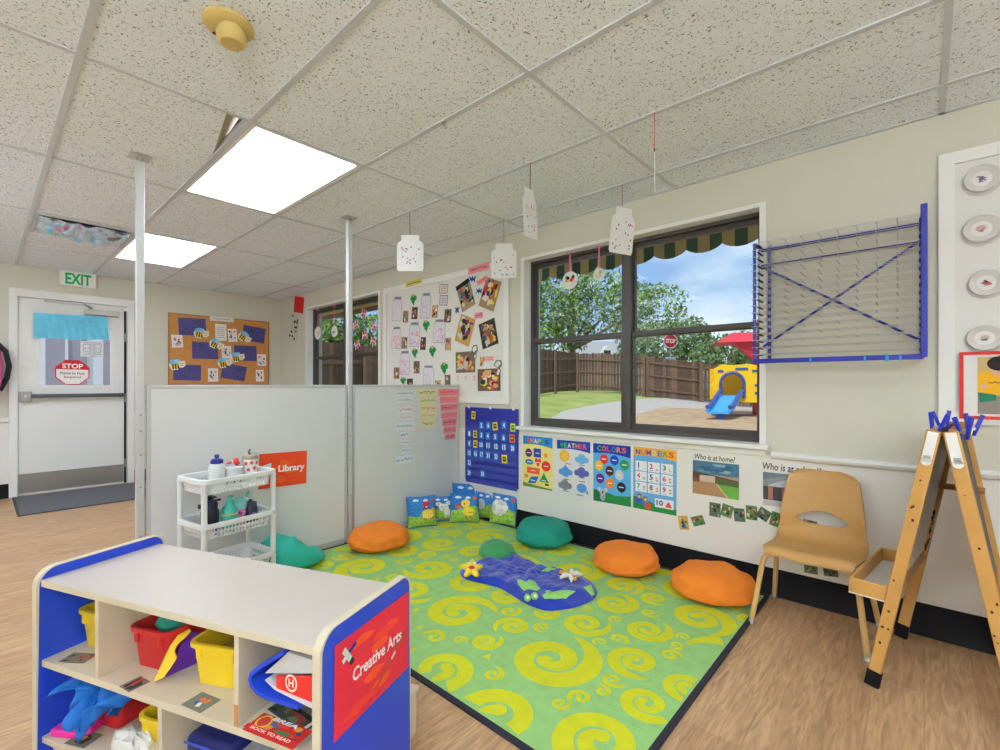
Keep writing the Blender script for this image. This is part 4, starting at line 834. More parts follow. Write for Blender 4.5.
sheet('teaching_poster', 'blue COLORS poster with balloons, third from the pocket chart', 'poster', 'W', [(593.2, 443), (630.8, 446.3), (630.8, 507), (593.6, 500.2)], fc(92, 176, 226), d_colors, 'teaching posters', None, .0095)
def d_numbers(k):
    arc_top(k, (240, 172, 50), .36); letters(k, 'NUMBERS', .425, .90, .085, [(50, 60, 170), (236, 110, 50), (150, 60, 160), (220, 210, 120), (60, 120, 200), (60, 150, 70), (220, 60, 50)])
    cols = [(40, 52, 150), (206, 40, 70), (30, 130, 60), (226, 70, 40), (40, 80, 150), (226, 56, 60), (50, 150, 70), (90, 90, 120), (206, 40, 80)]
    for i in range(9):
        x, y = -.31 + .30 * (i % 3), .20 - .17 * (i // 3); k.rect(x - .135, y - .078, x + .135, y + .078, fc(236, 238, 240), 2); k.words(str(i + 1), x - .06, y + .01, .075 if i else None, .085, fc(*cols[i]), 3, bold=.03)
        rnd = random.Random(i)
        for q in range(min(6, i + 1)): k.disc(x + .06 + .03 * (q % 2), y - .035 + .026 * (q // 2), .014, fc(*rnd.choice(((226, 130, 60), (90, 140, 120), (200, 80, 80), (230, 190, 120)))), L=3)
        k.rect(x - .08, y - .062, x - .02, y - .052, fc(150, 150, 156), 3)
    k.P([(-.5, -.30), (-.2, -.33), (.1, -.40), (.5, -.41), (.5, -.5), (-.5, -.5)], fc(44, 140, 66)); k.rect(.02, -.42, .44, -.28, fc(236, 238, 240), 2); k.words('10', .13, -.345, .15, .085, fc(60, 66, 140), 3, bold=.03); k.P([(.33, -.30), (.41, -.40), (.25, -.40)], fc(226, 80, 70), 3)
    for x, y, c in ((-.37, -.36, (70, 90, 190)), (-.21, -.39, (80, 120, 206)), (-.14, -.43, (226, 80, 60))): k.disc(x, y, .075, fc(*c), .055, 3)
    for x, y in ((-.35, -.29), (-.20, -.32)): k.disc(x, y, .055, fc(150, 86, 50), .042, 4); k.disc(x, y - .012, .035, fc(226, 180, 150), .026, 5)
sheet('teaching_poster', 'blue NUMBERS poster with a grid of figures, fourth from the pocket chart', 'poster', 'W', [(633.4, 446.3), (676.7, 450.9), (676.4, 515.7), (633.4, 507.6)], fc(110, 172, 222), d_numbers, 'teaching posters', None, .0095)

# ------------------------------------------------------------------ home / school papers and the small photos on the panel
z8 = lambda p: zq(640, 420, 5.356, p)
def d_home(k):
    rnd = random.Random(3)
    k.rect(-.5, .12, .5, .5, fc(74, 118, 146), 1)
    for i in range(8): k.blob(rnd.uniform(-.4, .4), rnd.uniform(.2, .42), .16, .05, fc(*rnd.choice(((112, 150, 168), (58, 98, 128), (150, 176, 184)))), rnd, 2 + i * .2)
    k.P([(-.5, .18), (-.35, .14), (.0, .10), (.5, .02), (.5, -.05), (-.5, .0)], fc(92, 64, 46), 5); k.rect(-.34, -.10, .0, .08, fc(204, 186, 164), 6); k.P([(-.5, .0), (-.34, .0), (-.34, -.14), (-.5, -.14)], fc(128, 78, 56), 6); k.P([(0, .06), (.5, .0), (.5, -.16), (0, -.14)], fc(90, 96, 60), 6)
    k.P([(-.5, -.14), (.05, -.12), (.30, -.5), (-.5, -.5)], fc(176, 134, 96), 7); k.P([(.05, -.13), (.5, -.16), (.5, -.5), (.30, -.5)], fc(104, 164, 62), 7); k.line([(.03, -.13), (.28, -.5)], .008, fc(210, 190, 150), 8)
sheet('house_picture', 'picture of a house driveway pinned under the home heading', 'picture', 'W', z8([(282, 213), (530, 240), (530, 428), (285, 390)]), fc(180, 150, 120), d_home, None, None, .0095)
def d_school(k):
    k.rect(-.5, .1, .5, .5, fc(116, 128, 136), 1); k.P([(-.5, .28), (.2, .5), (.5, .40), (.5, .16), (-.5, .08)], fc(140, 146, 150), 2); k.P([(-.42, .10), (.1, .40), (.5, .20), (.5, .06)], fc(190, 194, 200), 3); k.rect(-.5, -.34, .5, .08, fc(74, 70, 76), 2)
    for x in (-.34, -.06, .24): k.rect(x - .05, -.30, x + .05, .10, fc(176, 120, 96), 4)
    k.rect(-.02, -.2, .18, .02, fc(90, 110, 170), 3); k.rect(-.5, -.5, .5, -.32, fc(190, 188, 190), 4)
sheet('school_picture', 'picture of a school porch partly hidden by the tan chair', 'picture', 'W', [(763.2, 472), (812, 476.5), (812, 512), (763.2, 504.3)], fc(150, 150, 156), d_school, None, None, .0095)
def heading(label, txt, q, tw, th):
    c, w, h, roll = dims('W', q, .0095); k = Card(w, h, M_WAINS, .0006); k.words(txt, 0, 0, tw, th, INK, 1, shear=.12, bold=.012); place(tag(k.build('paper_heading'), label, 'heading', 'handwritten headings'), 'W', c, roll)
heading('handwritten heading Who is at home? above the house picture', 'Who is at home?', z8([(290, 172), (512, 194), (512, 236), (290, 212)]), .98, .74)
heading('handwritten heading Who is at school? above the school picture', 'Who is at school?', [(762, 460.5), (822, 467), (822, 477), (762, 470.5)], .98, .72)
SN = [[(96, 104, 84), (40, 48, 40), (70, 130, 150), (200, 150, 120), (60, 110, 60), (30, 30, 30)], [(84, 130, 76), (230, 120, 90), (230, 190, 160), (60, 90, 50), (180, 60, 60), (50, 50, 50)]]
for i, (q, lb) in enumerate((([(206, 515), (256, 513), (262, 590), (210, 583)], 'small yellow and blue snapshot low on the panel beside the NUMBERS poster'), ([(274, 520), (336, 508), (348, 558), (286, 572)], 'small tilted snapshot second from the NUMBERS poster'), ([(374, 438), (436, 450), (428, 522), (370, 512)], 'small snapshot under the house picture, first of the row of six'),
        ([(446, 444), (504, 468), (486, 526), (428, 508)], 'small snapshot under the house picture, second of the row of six'), ([(500, 470), (560, 476), (564, 546), (506, 542)], 'small snapshot under the house picture, third of the row of six'), ([(570, 458), (632, 462), (624, 540), (566, 528)], 'small snapshot, fourth of the row of six under the pictures'),
        ([(640, 458), (702, 496), (682, 552), (626, 514)], 'small tilted snapshot, fifth of the row of six under the pictures'), ([(706, 488), (756, 500), (742, 580), (694, 556)], 'small snapshot at the end of the row of six, beside the chair back'), ([(872, 528), (950, 546), (948, 576), (876, 558)], 'small snapshot showing through the slot of the chair back'),
        (zq(640 * 0, 0, 1, [(0, 0)] * 4) and [(882, 776), (956, 784), (948, 830), (876, 812)], 'small snapshot under the chair seat, nearer the window'), ([(986, 790), (1062, 798), (1060, 842), (980, 832)], 'small snapshot under the chair seat, nearer the easel'))):
    sheet('wall_snapshot', lb, 'photo', 'W', z8(q), fc(170, 160, 120), (lambda s: lambda k: k.photo(SN[s % 2] if s else [(206, 170, 60), (40, 110, 170), (60, 60, 60), (226, 190, 150), (30, 60, 120)], s + 500, 10))(i), 'small snapshots on the lower panel', None, .0095)

# ------------------------------------------------------------------ plates and red framed photo on the board above the easel
def plate(label, px, py, rx, ry, ink, seed):
    p = onY(px, py, YW - .0105); a = onY(px - rx, py, YW - .0105); b_ = onY(px, py - ry, YW - .0105); r1 = (p - a).length * 1.05; r2 = (p - b_).length
    t = thing('plate_picture', label, 'plate', p, ROT['W'], 'round plates on the easel side board')
    m = MB(); rnd = random.Random(seed); n = 28
    m.prism([(1.10 * r1 * math.cos(2 * PI * k / n) * rnd.uniform(.97, 1.04), -.008 + 1.10 * r2 * math.sin(2 * PI * k / n) * rnd.uniform(.97, 1.04)) for k in range(n)], 0, .0012, fc(206, 202, 198)); m.build('paper_backing', t)
    m = MB(); m.lathe([(.50, .0016), (.58, .003), (.80, .012), (.97, .016), (1.0, .014), (.8, .009), (.6, .0014), (.50, .0016)], mat('clear plastic plate', (216, 212, 208), .3, spec=.6), 28, sx=r1, sy=r2, caps=False); m.build('rim', t)
    m = MB(); m.prism([(.56 * r1 * math.cos(2 * PI * k / n), .56 * r2 * math.sin(2 * PI * k / n)) for k in range(n)], .0013, .004, fc(234, 228, 226)); 
    for i in range(5): m.poly([(.12 * r1 * math.cos(2 * PI * k / 7) * rnd.uniform(.6, 1.3) + rnd.uniform(-.25, .25) * r1, .14 * r2 * math.sin(2 * PI * k / 7) + rnd.uniform(-.2, .2) * r2 * 0 + (i - 2) * .06 * r2, .0045 + i * .0003) for k in range(7)], fc(*ink))
    m.build('middle', t)
plate('round plate picture at the top of the board above the easel', 982, 179, 17, 13.5, (140, 134, 150), 1); plate('round plate picture second from the top above the easel', 981.5, 229, 18, 13.5, (206, 170, 166), 2)
plate('round plate picture third from the top with a reddish middle', 986, 283, 17, 13, (186, 112, 104), 3); plate('round plate picture just above the red framed photo', 984.5, 338, 17.5, 12.5, (196, 190, 180), 4)
rq = [(959.5, 352.5), (1001, 351), (1001, 419.5), (960, 416.5)]
c0 = onY(959.3, 352.3, YW - .026); c1 = onY(960, 418.5, YW - .026); hgt = c0.z - c1.z; wid = hgt * 1.5
t = thing('framed_photo', 'red bordered photo of a child in a yellow shirt', 'framed photo', (c0.x + wid / 2, YW - .0235, (c0.z + c1.z) / 2), ROT['W'])
k = Card(wid, hgt, fc(236, 234, 230), .002); k.build('mount', t)
RD = fc(214, 52, 50); m = MB(); a, bb = wid / 2, hgt / 2; e = .014
for x0, y0, x1, y1 in ((-a, -bb, -a + e, bb), (a - e, -bb, a, bb), (-a + e, -bb, a - e, -bb + e), (-a + e, bb - e, a - e, bb)): m.box((x0, y0, .0005), (x1, y1, .006), RD)
m.build('border', t)
k = Card(wid * .74, hgt * .84, fc(150, 140, 132), .001, None, Matrix.Translation((0, 0, .0022)))
k.rect(-.5, -.5, .5, -.1, fc(146, 138, 130)); k.rect(-.5, -.1, .5, .5, fc(96, 100, 120)); k.rect(.1, .1, .5, .5, fc(50, 90, 170), 2); k.rect(-.5, .05, -.35, .5, fc(206, 178, 120), 2)
k.P([(-.5, .22), (-.33, .28), (-.16, .24), (-.11, -.02), (-.17, -.14), (-.4, -.2), (-.5, -.14)], fc(236, 178, 34), 3); k.P([(-.5, -.12), (-.33, -.16), (-.33, -.26), (-.48, -.30)], fc(40, 124, 92), 4); k.disc(-.30, .29, .085, fc(222, 172, 140), .14, 4)
k.disc(-.29, .38, .125, fc(40, 28, 24), .13, 5); k.disc(-.44, -.02, .04, fc(222, 172, 140), .04, 5); k.P([(-.12, -.14), (.06, -.08), (.06, -.24), (-.08, -.26)], fc(226, 232, 228), 5); k.scrawl(-.32, .05, .16, .05, fc(90, 60, 30), 9, 5, .003)
k.t = .001; k.v = [(x, y, z) for x, y, z in k.v]; k.build('print', t)

# ------------------------------------------------------------------ ornaments on the windows
RIB = mat('pink ribbon', (226, 120, 170), .6)
def ornament(label, px, py, top, rpx, cols, seed, grp):
    p = onY(px, py, YW + .06); q = onY(px, top, YW + .06); z = (p - EYE).dot(FWD); r = rpx * z / FPX
    t = thing('window_ornament', label, 'ornament', p, ROT['W'], grp)
    k = Card(2 * r, 2 * r, fc(232, 230, 226), .003, [(.5 * math.cos(i * PI / 10), .5 * math.sin(i * PI / 10)) for i in range(20)]); rnd = random.Random(seed)
    for i in range(7): k.blob(rnd.uniform(-.22, .22), rnd.uniform(-.22, .22), .12, .12, fc(*cols[i % len(cols)]), rnd, 1 + i * .3)
    k.build('paper_disc', t)
    m = MB(); L = q.z - p.z; m.box((-.006, r * .9, -.001), (.006, L, .001), RIB); m.tube([(-.03, L - .02, .002), (0, L - .005, .004), (.03, L - .02, .002)], .006, RIB, 6); m.build('ribbon', t)
ornament('white paper disc with red and black spots hanging in the big window', 570, 280.5, 250, 9, ((214, 40, 50), (40, 130, 120), (30, 30, 34), (230, 190, 60)), 1, 'paper ornaments in the big window')
ornament('pale green paper disc hanging near the middle bar of the big window', 599, 274.5, 245, 6.5, ((206, 214, 180), (196, 210, 206), (220, 200, 120)), 2, 'paper ornaments in the big window')
ornament('cream paper disc hanging at the frame side of the far window', 318, 333, 309, 6.5, ((226, 206, 150), (214, 190, 180)), 3, 'paper ornaments in the far window')
ornament('paper disc with a blue middle in the far window beside the post', 334.5, 331.5, 305, 5.8, ((70, 100, 190), (226, 226, 236)), 4, 'paper ornaments in the far window')
for i, (x, y, r, lb) in enumerate(((363.8, 313.5, -20, 'topmost of the pink cutouts'), (355.8, 325.5, 15, 'nearest the post in the upper group'), (364.8, 335.2, 5, 'in the middle of the group'), (373.2, 326.5, 30, 'nearest the window edge, redder than the rest'), (373.2, 341.3, -12, 'lowest on the window edge side'), (357.4, 344.8, 18, 'lowest on the post side'))):
    p = onY(x, y, YW + .083); k = Card(.12, .14, fc(244, 214, 226), .001, [(0, .5), (.2, .2), (.5, .4), (.4, .05), (.5, -.35), (.15, -.15), (0, -.5), (-.15, -.15), (-.5, -.35), (-.4, .05), (-.5, .4), (-.2, .2)])
    for a, b2 in ((-.22, .18), (.22, .18), (-.2, -.16), (.2, -.16)): k.disc(a, b2, .13, fc(206, 40, 90) if i != 3 else fc(226, 50, 60), L=1)
    k.rect(-.04, -.4, .04, .4, fc(120, 30, 60), 2)
    place(tag(k.build('paper_cutout'), 'pink winged paper cutout on the far window, ' + lb, 'paper cutout', 'pink cutouts on the far window'), 'W', p, R(r))

# ------------------------------------------------------------------ ceiling things
s = onZ(228.5, 23.5, H)
t = thing('smoke_detector', 'yellowed round smoke detector on the ceiling', 'smoke detector', (s.x, s.y, H))
YD = mat('yellowed plastic', (208, 182, 112), .5, var=.05)
m = MB(); m.lathe([(.0, 0), (.078, 0), (.080, -.012), (.070, -.022), (.03, -.026), (0, -.026)], YD, 32); m.build('base_plate', t)
m = MB(); m.lathe([(.0, -.02), (.042, -.024), (.042, -.04), (.047, -.042), (.046, -.066), (.036, -.076), (0, -.076)], YD, 28, (.012, .006, 0)); m.build('sensor_head', t)
m = MB(); m.ball((-.05, -.03, -.024), .005, M_DARK, 8, 6); m.build('indicator', t)

v0, v1, v2 = onZ(34, 214, H), onZ(134, 234, H), onZ(120, 244, H); v3 = onZ(31, 229, H)
xa, xb = -4.79, -4.42; ya, yb = .30, .855
ft = bpy.data.materials.new('silver foil'); ft.use_nodes = True; nt = ft.node_tree; bb_ = nt.nodes['Principled BSDF']; bb_.inputs['Metallic'].default_value = 1; bb_.inputs['Roughness'].default_value = .16; bb_.inputs['Base Color'].default_value = rgb((206, 214, 222))
cx = sum((v.x for v in (v0, v1, v2, v3))) / 4; cy = sum((v.y for v in (v0, v1, v2, v3))) / 4
wx = max(v.x for v in (v0, v1)) - min(v.x for v in (v2, v3)); 
t = thing('ceiling_vent', 'ceiling air vent covered in crinkled silver foil', 'vent', (cx, cy, H))
hx, hy = .28, .27
m = MB()
for r_ in ((-hx - .02, -hy - .02, hx + .02, -hy), (-hx - .02, hy, hx + .02, hy + .02), (-hx - .02, -hy, -hx, hy), (hx, -hy, hx + .02, hy)): m.box((r_[0], r_[1], -.008), (r_[2], r_[3], .0), M_ALU)
m.build('frame', t)
m = MB(); rnd = random.Random(2)
m.grid(lambda u, v: ((u - .5) * 2 * hx, (v - .5) * 2 * hy, -.012 - .02 * math.sin(PI * u) * math.sin(PI * v) - .05 * abs(noise.noise(Vector((u * 3, v * 5, 1))))), 22, 22, ft); m.build('foil_cover', t, angle=12)
m = MB()
for i in range(5): m.beam((-hx + .05 + i * .12, -hy + .02, -.005), (-hx + .05 + i * .12, hy - .02, -.005), .05, .002, mat('dark vent slat', (60, 62, 66), .5))
m.build('slat', t)
hk = onZ(444, 121, H)
t = thing('ceiling_hook', 'tiny metal hook clipped to the ceiling grid', 'hook', (hk.x, hk.y, H - .007)); m = MB(); m.tube([(0, 0, 0), (0, 0, -.02), (.008, .004, -.032), (.014, .007, -.022)], .002, M_STEEL, 6); m.build('wire', t); m = MB(); m.box((-.016, -.006, -.002), (.016, .006, 0), M_STEEL); m.build('clip', t)

JB = [(-.46, -.5), (.46, -.5), (.5, -.44), (.5, .22), (.44, .30), (.34, .34), (.34, .5), (-.34, .5), (-.34, .34), (-.44, .30), (-.5, .22), (-.5, -.44)]
WHT = mat('white card', (232, 231, 228), .7, var=.02)
def hang(label, ax, ay, x0, y0, x1, y1, yaw, seed, tilt=0):
    a = onZ(ax, ay, H - .007); z = (a - EYE).dot(FWD); k0 = z / FPX; w, h = (x1 - x0) * k0, (y1 - y0) * k0
    t = thing('hanging_jar', label, 'jar cutout', a, (0, 0, TH + R(yaw)), 'paper jars hung from the ceiling'); drop = (y0 - ay) * k0
    off = ((x0 + x1) / 2 - ax) * k0
    k = Card(w / max(.25, abs(math.cos(R(yaw)))), h, WHT, .002, JB, Matrix.Translation((off, 0, -drop - h / 2)) @ Matrix.Rotation(R(90), 4, 'X') @ Matrix.Rotation(R(tilt), 4, 'Z')); rnd = random.Random(seed)
    for i in range(18):
        k.blob(rnd.uniform(-.4, .4), rnd.uniform(-.42, .2), .032, .026, fc(*rnd.choice(((206, 120, 150), (90, 90, 150), (110, 100, 110), (200, 80, 80), (120, 150, 190)))), rnd, 1)
    # dots on the back as well
    k.build('paper_jar', t)
    m = MB(); m.tube([(0, 0, 0), (off * .5, 0, -drop * .5), (off, .001, -drop - .012)], .0022, mat('maroon string', (112, 60, 78), .8), 6); m.build('string', t)
hang('dotted paper jar hung nearest the divider', 409.5, 213.3, 397, 235, 423.5, 271, 0, 1)
hang('dotted paper jar hung in front of the framed board corner', 503.8, 220, 491.5, 243.5, 516.5, 278, 0, 2)
hang('paper jar hung almost edge on between the others', 530.5, 163, 522, 190, 537, 238, 58, 3, 5)
hang('dotted paper jar hung in front of the big window bar', 622.2, 184.5, 610, 207.5, 634.5, 254, 12, 4, -6)
a = onZ(654.5, 112.5, H - .007); z = (a - EYE).dot(FWD) / FPX
t = thing('hanging_string', 'red string hanging alone from the ceiling with a dark bead', 'string', a); m = MB(); m.tube([(0, 0, 0), (0, 0, -36 * z)], .0024, mat('red string', (186, 84, 104), .8), 6); m.build('cord', t); m = MB(); m.ball((0, 0, -37.5 * z), (.004, .004, .009), M_DARK, 8, 6); m.build('bead', t)
m = MB(); m.tube([(0, 0, -39 * z), (.0, 0, -80 * z)], .0022, mat('clear nylon line', (222, 224, 226), .3), 6); m.build('clear_line', t)
# ------------------------------------------------------------------ floor mat at the door
m = MB(); m.box((XB + .06, .25, .001), (-6.06, 1.24, .009), mat('charcoal mat pile', (100, 100, 104), .95, var=.2, scale=60, bump=.6, bscale=200))
t = thing('door_mat', 'charcoal grey mat on the floor in front of the exit door', 'mat'); m.build('pile', t)
m = MB(); x0, y0, x1, y1 = XB + .04, .23, -6.04, 1.26
for a in ((x0, y0, x1, y0 + .02), (x0, y1 - .02, x1, y1), (x0, y0 + .02, x0 + .02, y1 - .02), (x1 - .02, y0 + .02, x1, y1 - .02)): m.box((a[0], a[1], .0005), (a[2], a[3], .007), mat('dark mat edge', (58, 60, 66), .8))
m.build('edge_strip', t)

# ------------------------------------------------------------------ rug
RX0, RX1, RY0, RY1 = -3.19, -.64, 1.18, 2.955
M_RG = mat('green rug pile', (150, 196, 116), .95, var=.10, scale=22, bump=.5, bscale=260); M_RY = mat('lime rug pile', (208, 208, 32), .95, var=.07, scale=22, bump=.5, bscale=260); M_RB = mat('black rug binding', (40, 38, 48), .85)
rug = thing('rug', 'green rug with lime yellow swirls and a black bound edge', 'rug', (0, 0, 0))
m = MB(); m.box((RX0 + .02, RY0 + .02, .001), (RX1 - .02, RY1 - .02, RUGZ - .002), M_RG)
rnd = random.Random(12); placed = []
def spiral(cx, cy, R0, ph, sgn, turns, tail=True):
    n = int(26 * turns) + 6; A = []; B = []
    for i in range(n + 1):
        s = i / n; th = ph + sgn * s * turns * 2 * PI
        rc = R0 * (.80 - .66 * s ** .92) ; wd = R0 * (.205 - .075 * s)
        if s < .12: wd *= (s / .12) ** .7 * .9 + .1; rc += R0 * .10 * (1 - s / .12)
        A.append((cx + (rc + wd) * math.cos(th), cy + (rc + wd) * math.sin(th))); B.append((cx + max(.005, rc - wd) * math.cos(th), cy + max(.005, rc - wd) * math.sin(th)))
    z = RUGZ - .0012
    ok = lambda p: RX0 + .02 < p[0] < RX1 - .02 and RY0 + .02 < p[1] < RY1 - .02
    for i in range(n):
        q = [A[i], A[i + 1], B[i + 1], B[i]]
        if all(ok(p) for p in q): m.poly([(p[0], p[1], z) for p in (q if sgn < 0 else q[::-1])], M_RY)
    th = ph + sgn * turns * 2 * PI; r = R0 * .17; c = (cx + R0 * .15 * math.cos(th), cy + R0 * .15 * math.sin(th))
    pts = [(c[0] + r * .85 * math.cos(k * PI / 7), c[1] + r * .85 * math.sin(k * PI / 7)) for k in range(14)]
    if all(ok(p) for p in pts): m.poly([(p[0], p[1], z + .0002) for p in pts], M_RY)
def free(x, y, r, gap=.008): return all(math.hypot(x - a, y - b_) > r + c + gap for a, b_, c in placed)
seeds = [((578, 660), .185), ((617, 695), .21)]
for (px, py), r in (((552, 661), .215), ((620, 702), .225), ((459, 614), .195), ((498, 684), .19), ((614, 654), .15), ((550, 705), .13), ((441, 672), .16), ((497, 640), .14), ((448, 648), .14), ((572, 629), .115), ((540, 631), .10), ((504, 620), .10), ((545, 615), .085), ((615, 605), .13), ((646, 614), .10), ((638, 590), .16), ((647, 632), .12), ((680, 660), .16), ((668, 640), .10), ((600, 745), .17), ((530, 745), .17), ((688, 690), .10), ((700, 620), .17), ((735, 615), .15), ((430, 570), .17), ((400, 580), .14), ((440, 545), .15), ((560, 552), .13)):
    p = onZ(px, py, 0)
    if RX0 - .05 < p.x < RX1 + .05 and RY0 - .05 < p.y < RY1 + .05: placed.append((p.x, p.y, r)) if free(p.x, p.y, r * .86, 0) else None
for r, tries in ((.19, 900), (.165, 1200), (.145, 1500), (.125, 2000), (.11, 2500), (.095, 3000), (.08, 4000), (.065, 5000), (.052, 6000), (.04, 6000)):
    for _ in range(tries):
        x, y = rnd.uniform(RX0 - .04, RX1 + .04), rnd.uniform(RY0 - .04, RY1 + .04)
        if free(x, y, r, -.004): placed.append((x, y, r))
for i, (x, y, r) in enumerate(placed): spiral(x, y, r * 1.1, rnd.uniform(0, 6.28), -1 if rnd.random() < .75 else 1, 1.6 if r > .07 else 1.25)
for _ in range(420):
    x, y = rnd.uniform(RX0 + .06, RX1 - .06), rnd.uniform(RY0 + .06, RY1 - .06)
    if free(x, y, .018, .002):
        placed.append((x, y, .024)); a = rnd.uniform(0, 6.28); m.poly([(x + .024 * math.cos(a + k * 2.1) * (1.3 if k == 0 else .9), y + .024 * math.sin(a + k * 2.1) * (1.3 if k == 0 else .9), RUGZ - .0012) for k in range(3)], M_RY)
m.build('pile', rug)
m = MB()
for a in ((RX0, RY0, RX1, RY0 + .022), (RX0, RY1 - .022, RX1, RY1), (RX0, RY0 + .022, RX0 + .022, RY1 - .022), (RX1 - .022, RY0 + .022, RX1, RY1 - .022)): m.box((a[0], a[1], .0008), (a[2], a[3], RUGZ - .001), M_RB)
m.build('binding', rug)

# ------------------------------------------------------------------ round floor cushions
M_OR = mat('orange canvas', (234, 128, 36), .85, var=.06, scale=12, bump=.25, bscale=90); M_TE = mat('teal canvas', (22, 142, 122), .85, var=.06, scale=12, bump=.25, bscale=90)
def cushion(label, px0, px1, pyb, pyt, mt, seed, depth=.40, yaw=0):
    """outline measured left, right, lowest and highest edges of the cushion as it lies on the rug"""
    f = onZ((px0 + px1) / 2, pyb + 2.5, RUGZ); z = (f - EYE).dot(FWD); ry = depth / 2
    d = Vector((f.x, f.y, 0)).normalized(); c = Vector((f.x, f.y, 0)) + d * ry * .93; zc = Vector((c.x, c.y, 0)).dot(FWD); rx = (px1 - px0) / 2 * zc / FPX * .945
    top = CZ + (HZ - pyt) / FPX * (zc + ry * .35); th = max(.09, min(.2, top - RUGZ))
    t = thing('floor_cushion', label, 'cushion', (c.x, c.y, RUGZ), (0, 0, math.atan2(d.y, d.x) - PI / 2 + R(yaw)), 'round floor cushions')
    def fn(u, v):
        a = 2 * PI * u; e = math.cos(PI * v); s = math.sin(PI * v)
        rr = abs(s) ** .55; k = 1 + .018 * math.sin(7 * a + seed) * (1 - abs(e)) + .05 * noise.noise(Vector((math.cos(a) * 1.6 + seed, math.sin(a) * 1.6, e)))
        x, y = rx * rr * k * math.cos(a), ry * rr * k * math.sin(a)
        zz = -e; zz = math.copysign(abs(zz) ** .8, zz)
        z = th * (.37 + .36 * zz) if zz < 0 else th * (.37 + .60 * zz)
        w = noise.noise(Vector((x * 9 + seed, y * 9, zz * 2))) * .014 + noise.noise(Vector((x * 24 + seed, y * 24, zz * 3))) * .005 * (1 if zz > -.2 else .3) + .006 * noise.noise(Vector((a * 3.2, zz * 9 + seed, 0))) * (1 - abs(zz))
        return (x + w * math.cos(a), y + w * math.sin(a), max(.0, z + (w if zz > 0 else 0)))
    m = MB(); m.grid(fn, 64, 30, mt, closed_u=True); m.build('cover', t, angle=80)
    pts = []
    for k in range(60):
        p = Vector(fn(k / 60, .40)); pts.append((p.x * 1.01, p.y * 1.01, th * .30 + .006 * math.sin(k * .5 + seed)))
    m = MB(); m.tube(pts, .007, mt, 6, closed=True); m.build('seam_piping', t)
    return t
cushion('orange floor cushion against the divider under the white post', 347, 410, 553.5, 521.5, M_OR, 1, .40)
cushion('teal floor cushion by the window wall next to the pillows', 515, 572, 549.5, 516.5, M_TE, 2, .38)
cushion('orange floor cushion by the window wall beside the teal one', 590.5, 659.5, 578, 541, M_OR, 3, .38)
cushion('orange floor cushion by the window wall beside the tan chair', 672.5, 753, 607.5, 562, M_OR, 4, .40)
# slumped teal cushion leaning at the divider
p = onZ(297, 571, RUGZ); c = Vector((-3.03, 1.345, RUGZ))
t = thing('slumped_cushion', 'crumpled turquoise cushion slumped against the divider behind the bottle cart', 'cushion', c)
M_TQ = mat('turquoise cloth', (46, 176, 154), .85, var=.06, scale=10, bump=.2, bscale=90)
def slump(u, v):
    a = 2 * PI * u; s = abs(math.sin(PI * v)) ** .6; e = -math.cos(PI * v)
    x, y = .165 * s * math.cos(a), .215 * s * math.sin(a)
    k = max(0, min(1, .5 - y * 1.6)); top = .06 + .13 * k + .08 * math.exp(-((y + .05) / .12) ** 2)
    z = top * (.5 + .5 * math.copysign(abs(e) ** .8, e)); w = .016 * noise.noise(Vector((x * 12, y * 12, z * 8))) + .010 * math.sin(y * 46 + x * 30 + 3 * noise.noise(Vector((x * 6, y * 6, 2)))) * max(0, e)
    return (x - (.05 * z / .2) * .5, y, max(0, z + (w if e > -.3 else 0)))
m = MB(); m.grid(slump, 60, 30, M_TQ, closed_u=True); m.build('cover', t, angle=80)
m = MB(); m.tube([tuple(Vector(slump(k / 48, .45)) * 1.01) for k in range(48)], .004, M_TQ, 6, closed=True); m.build('seam_piping', t)

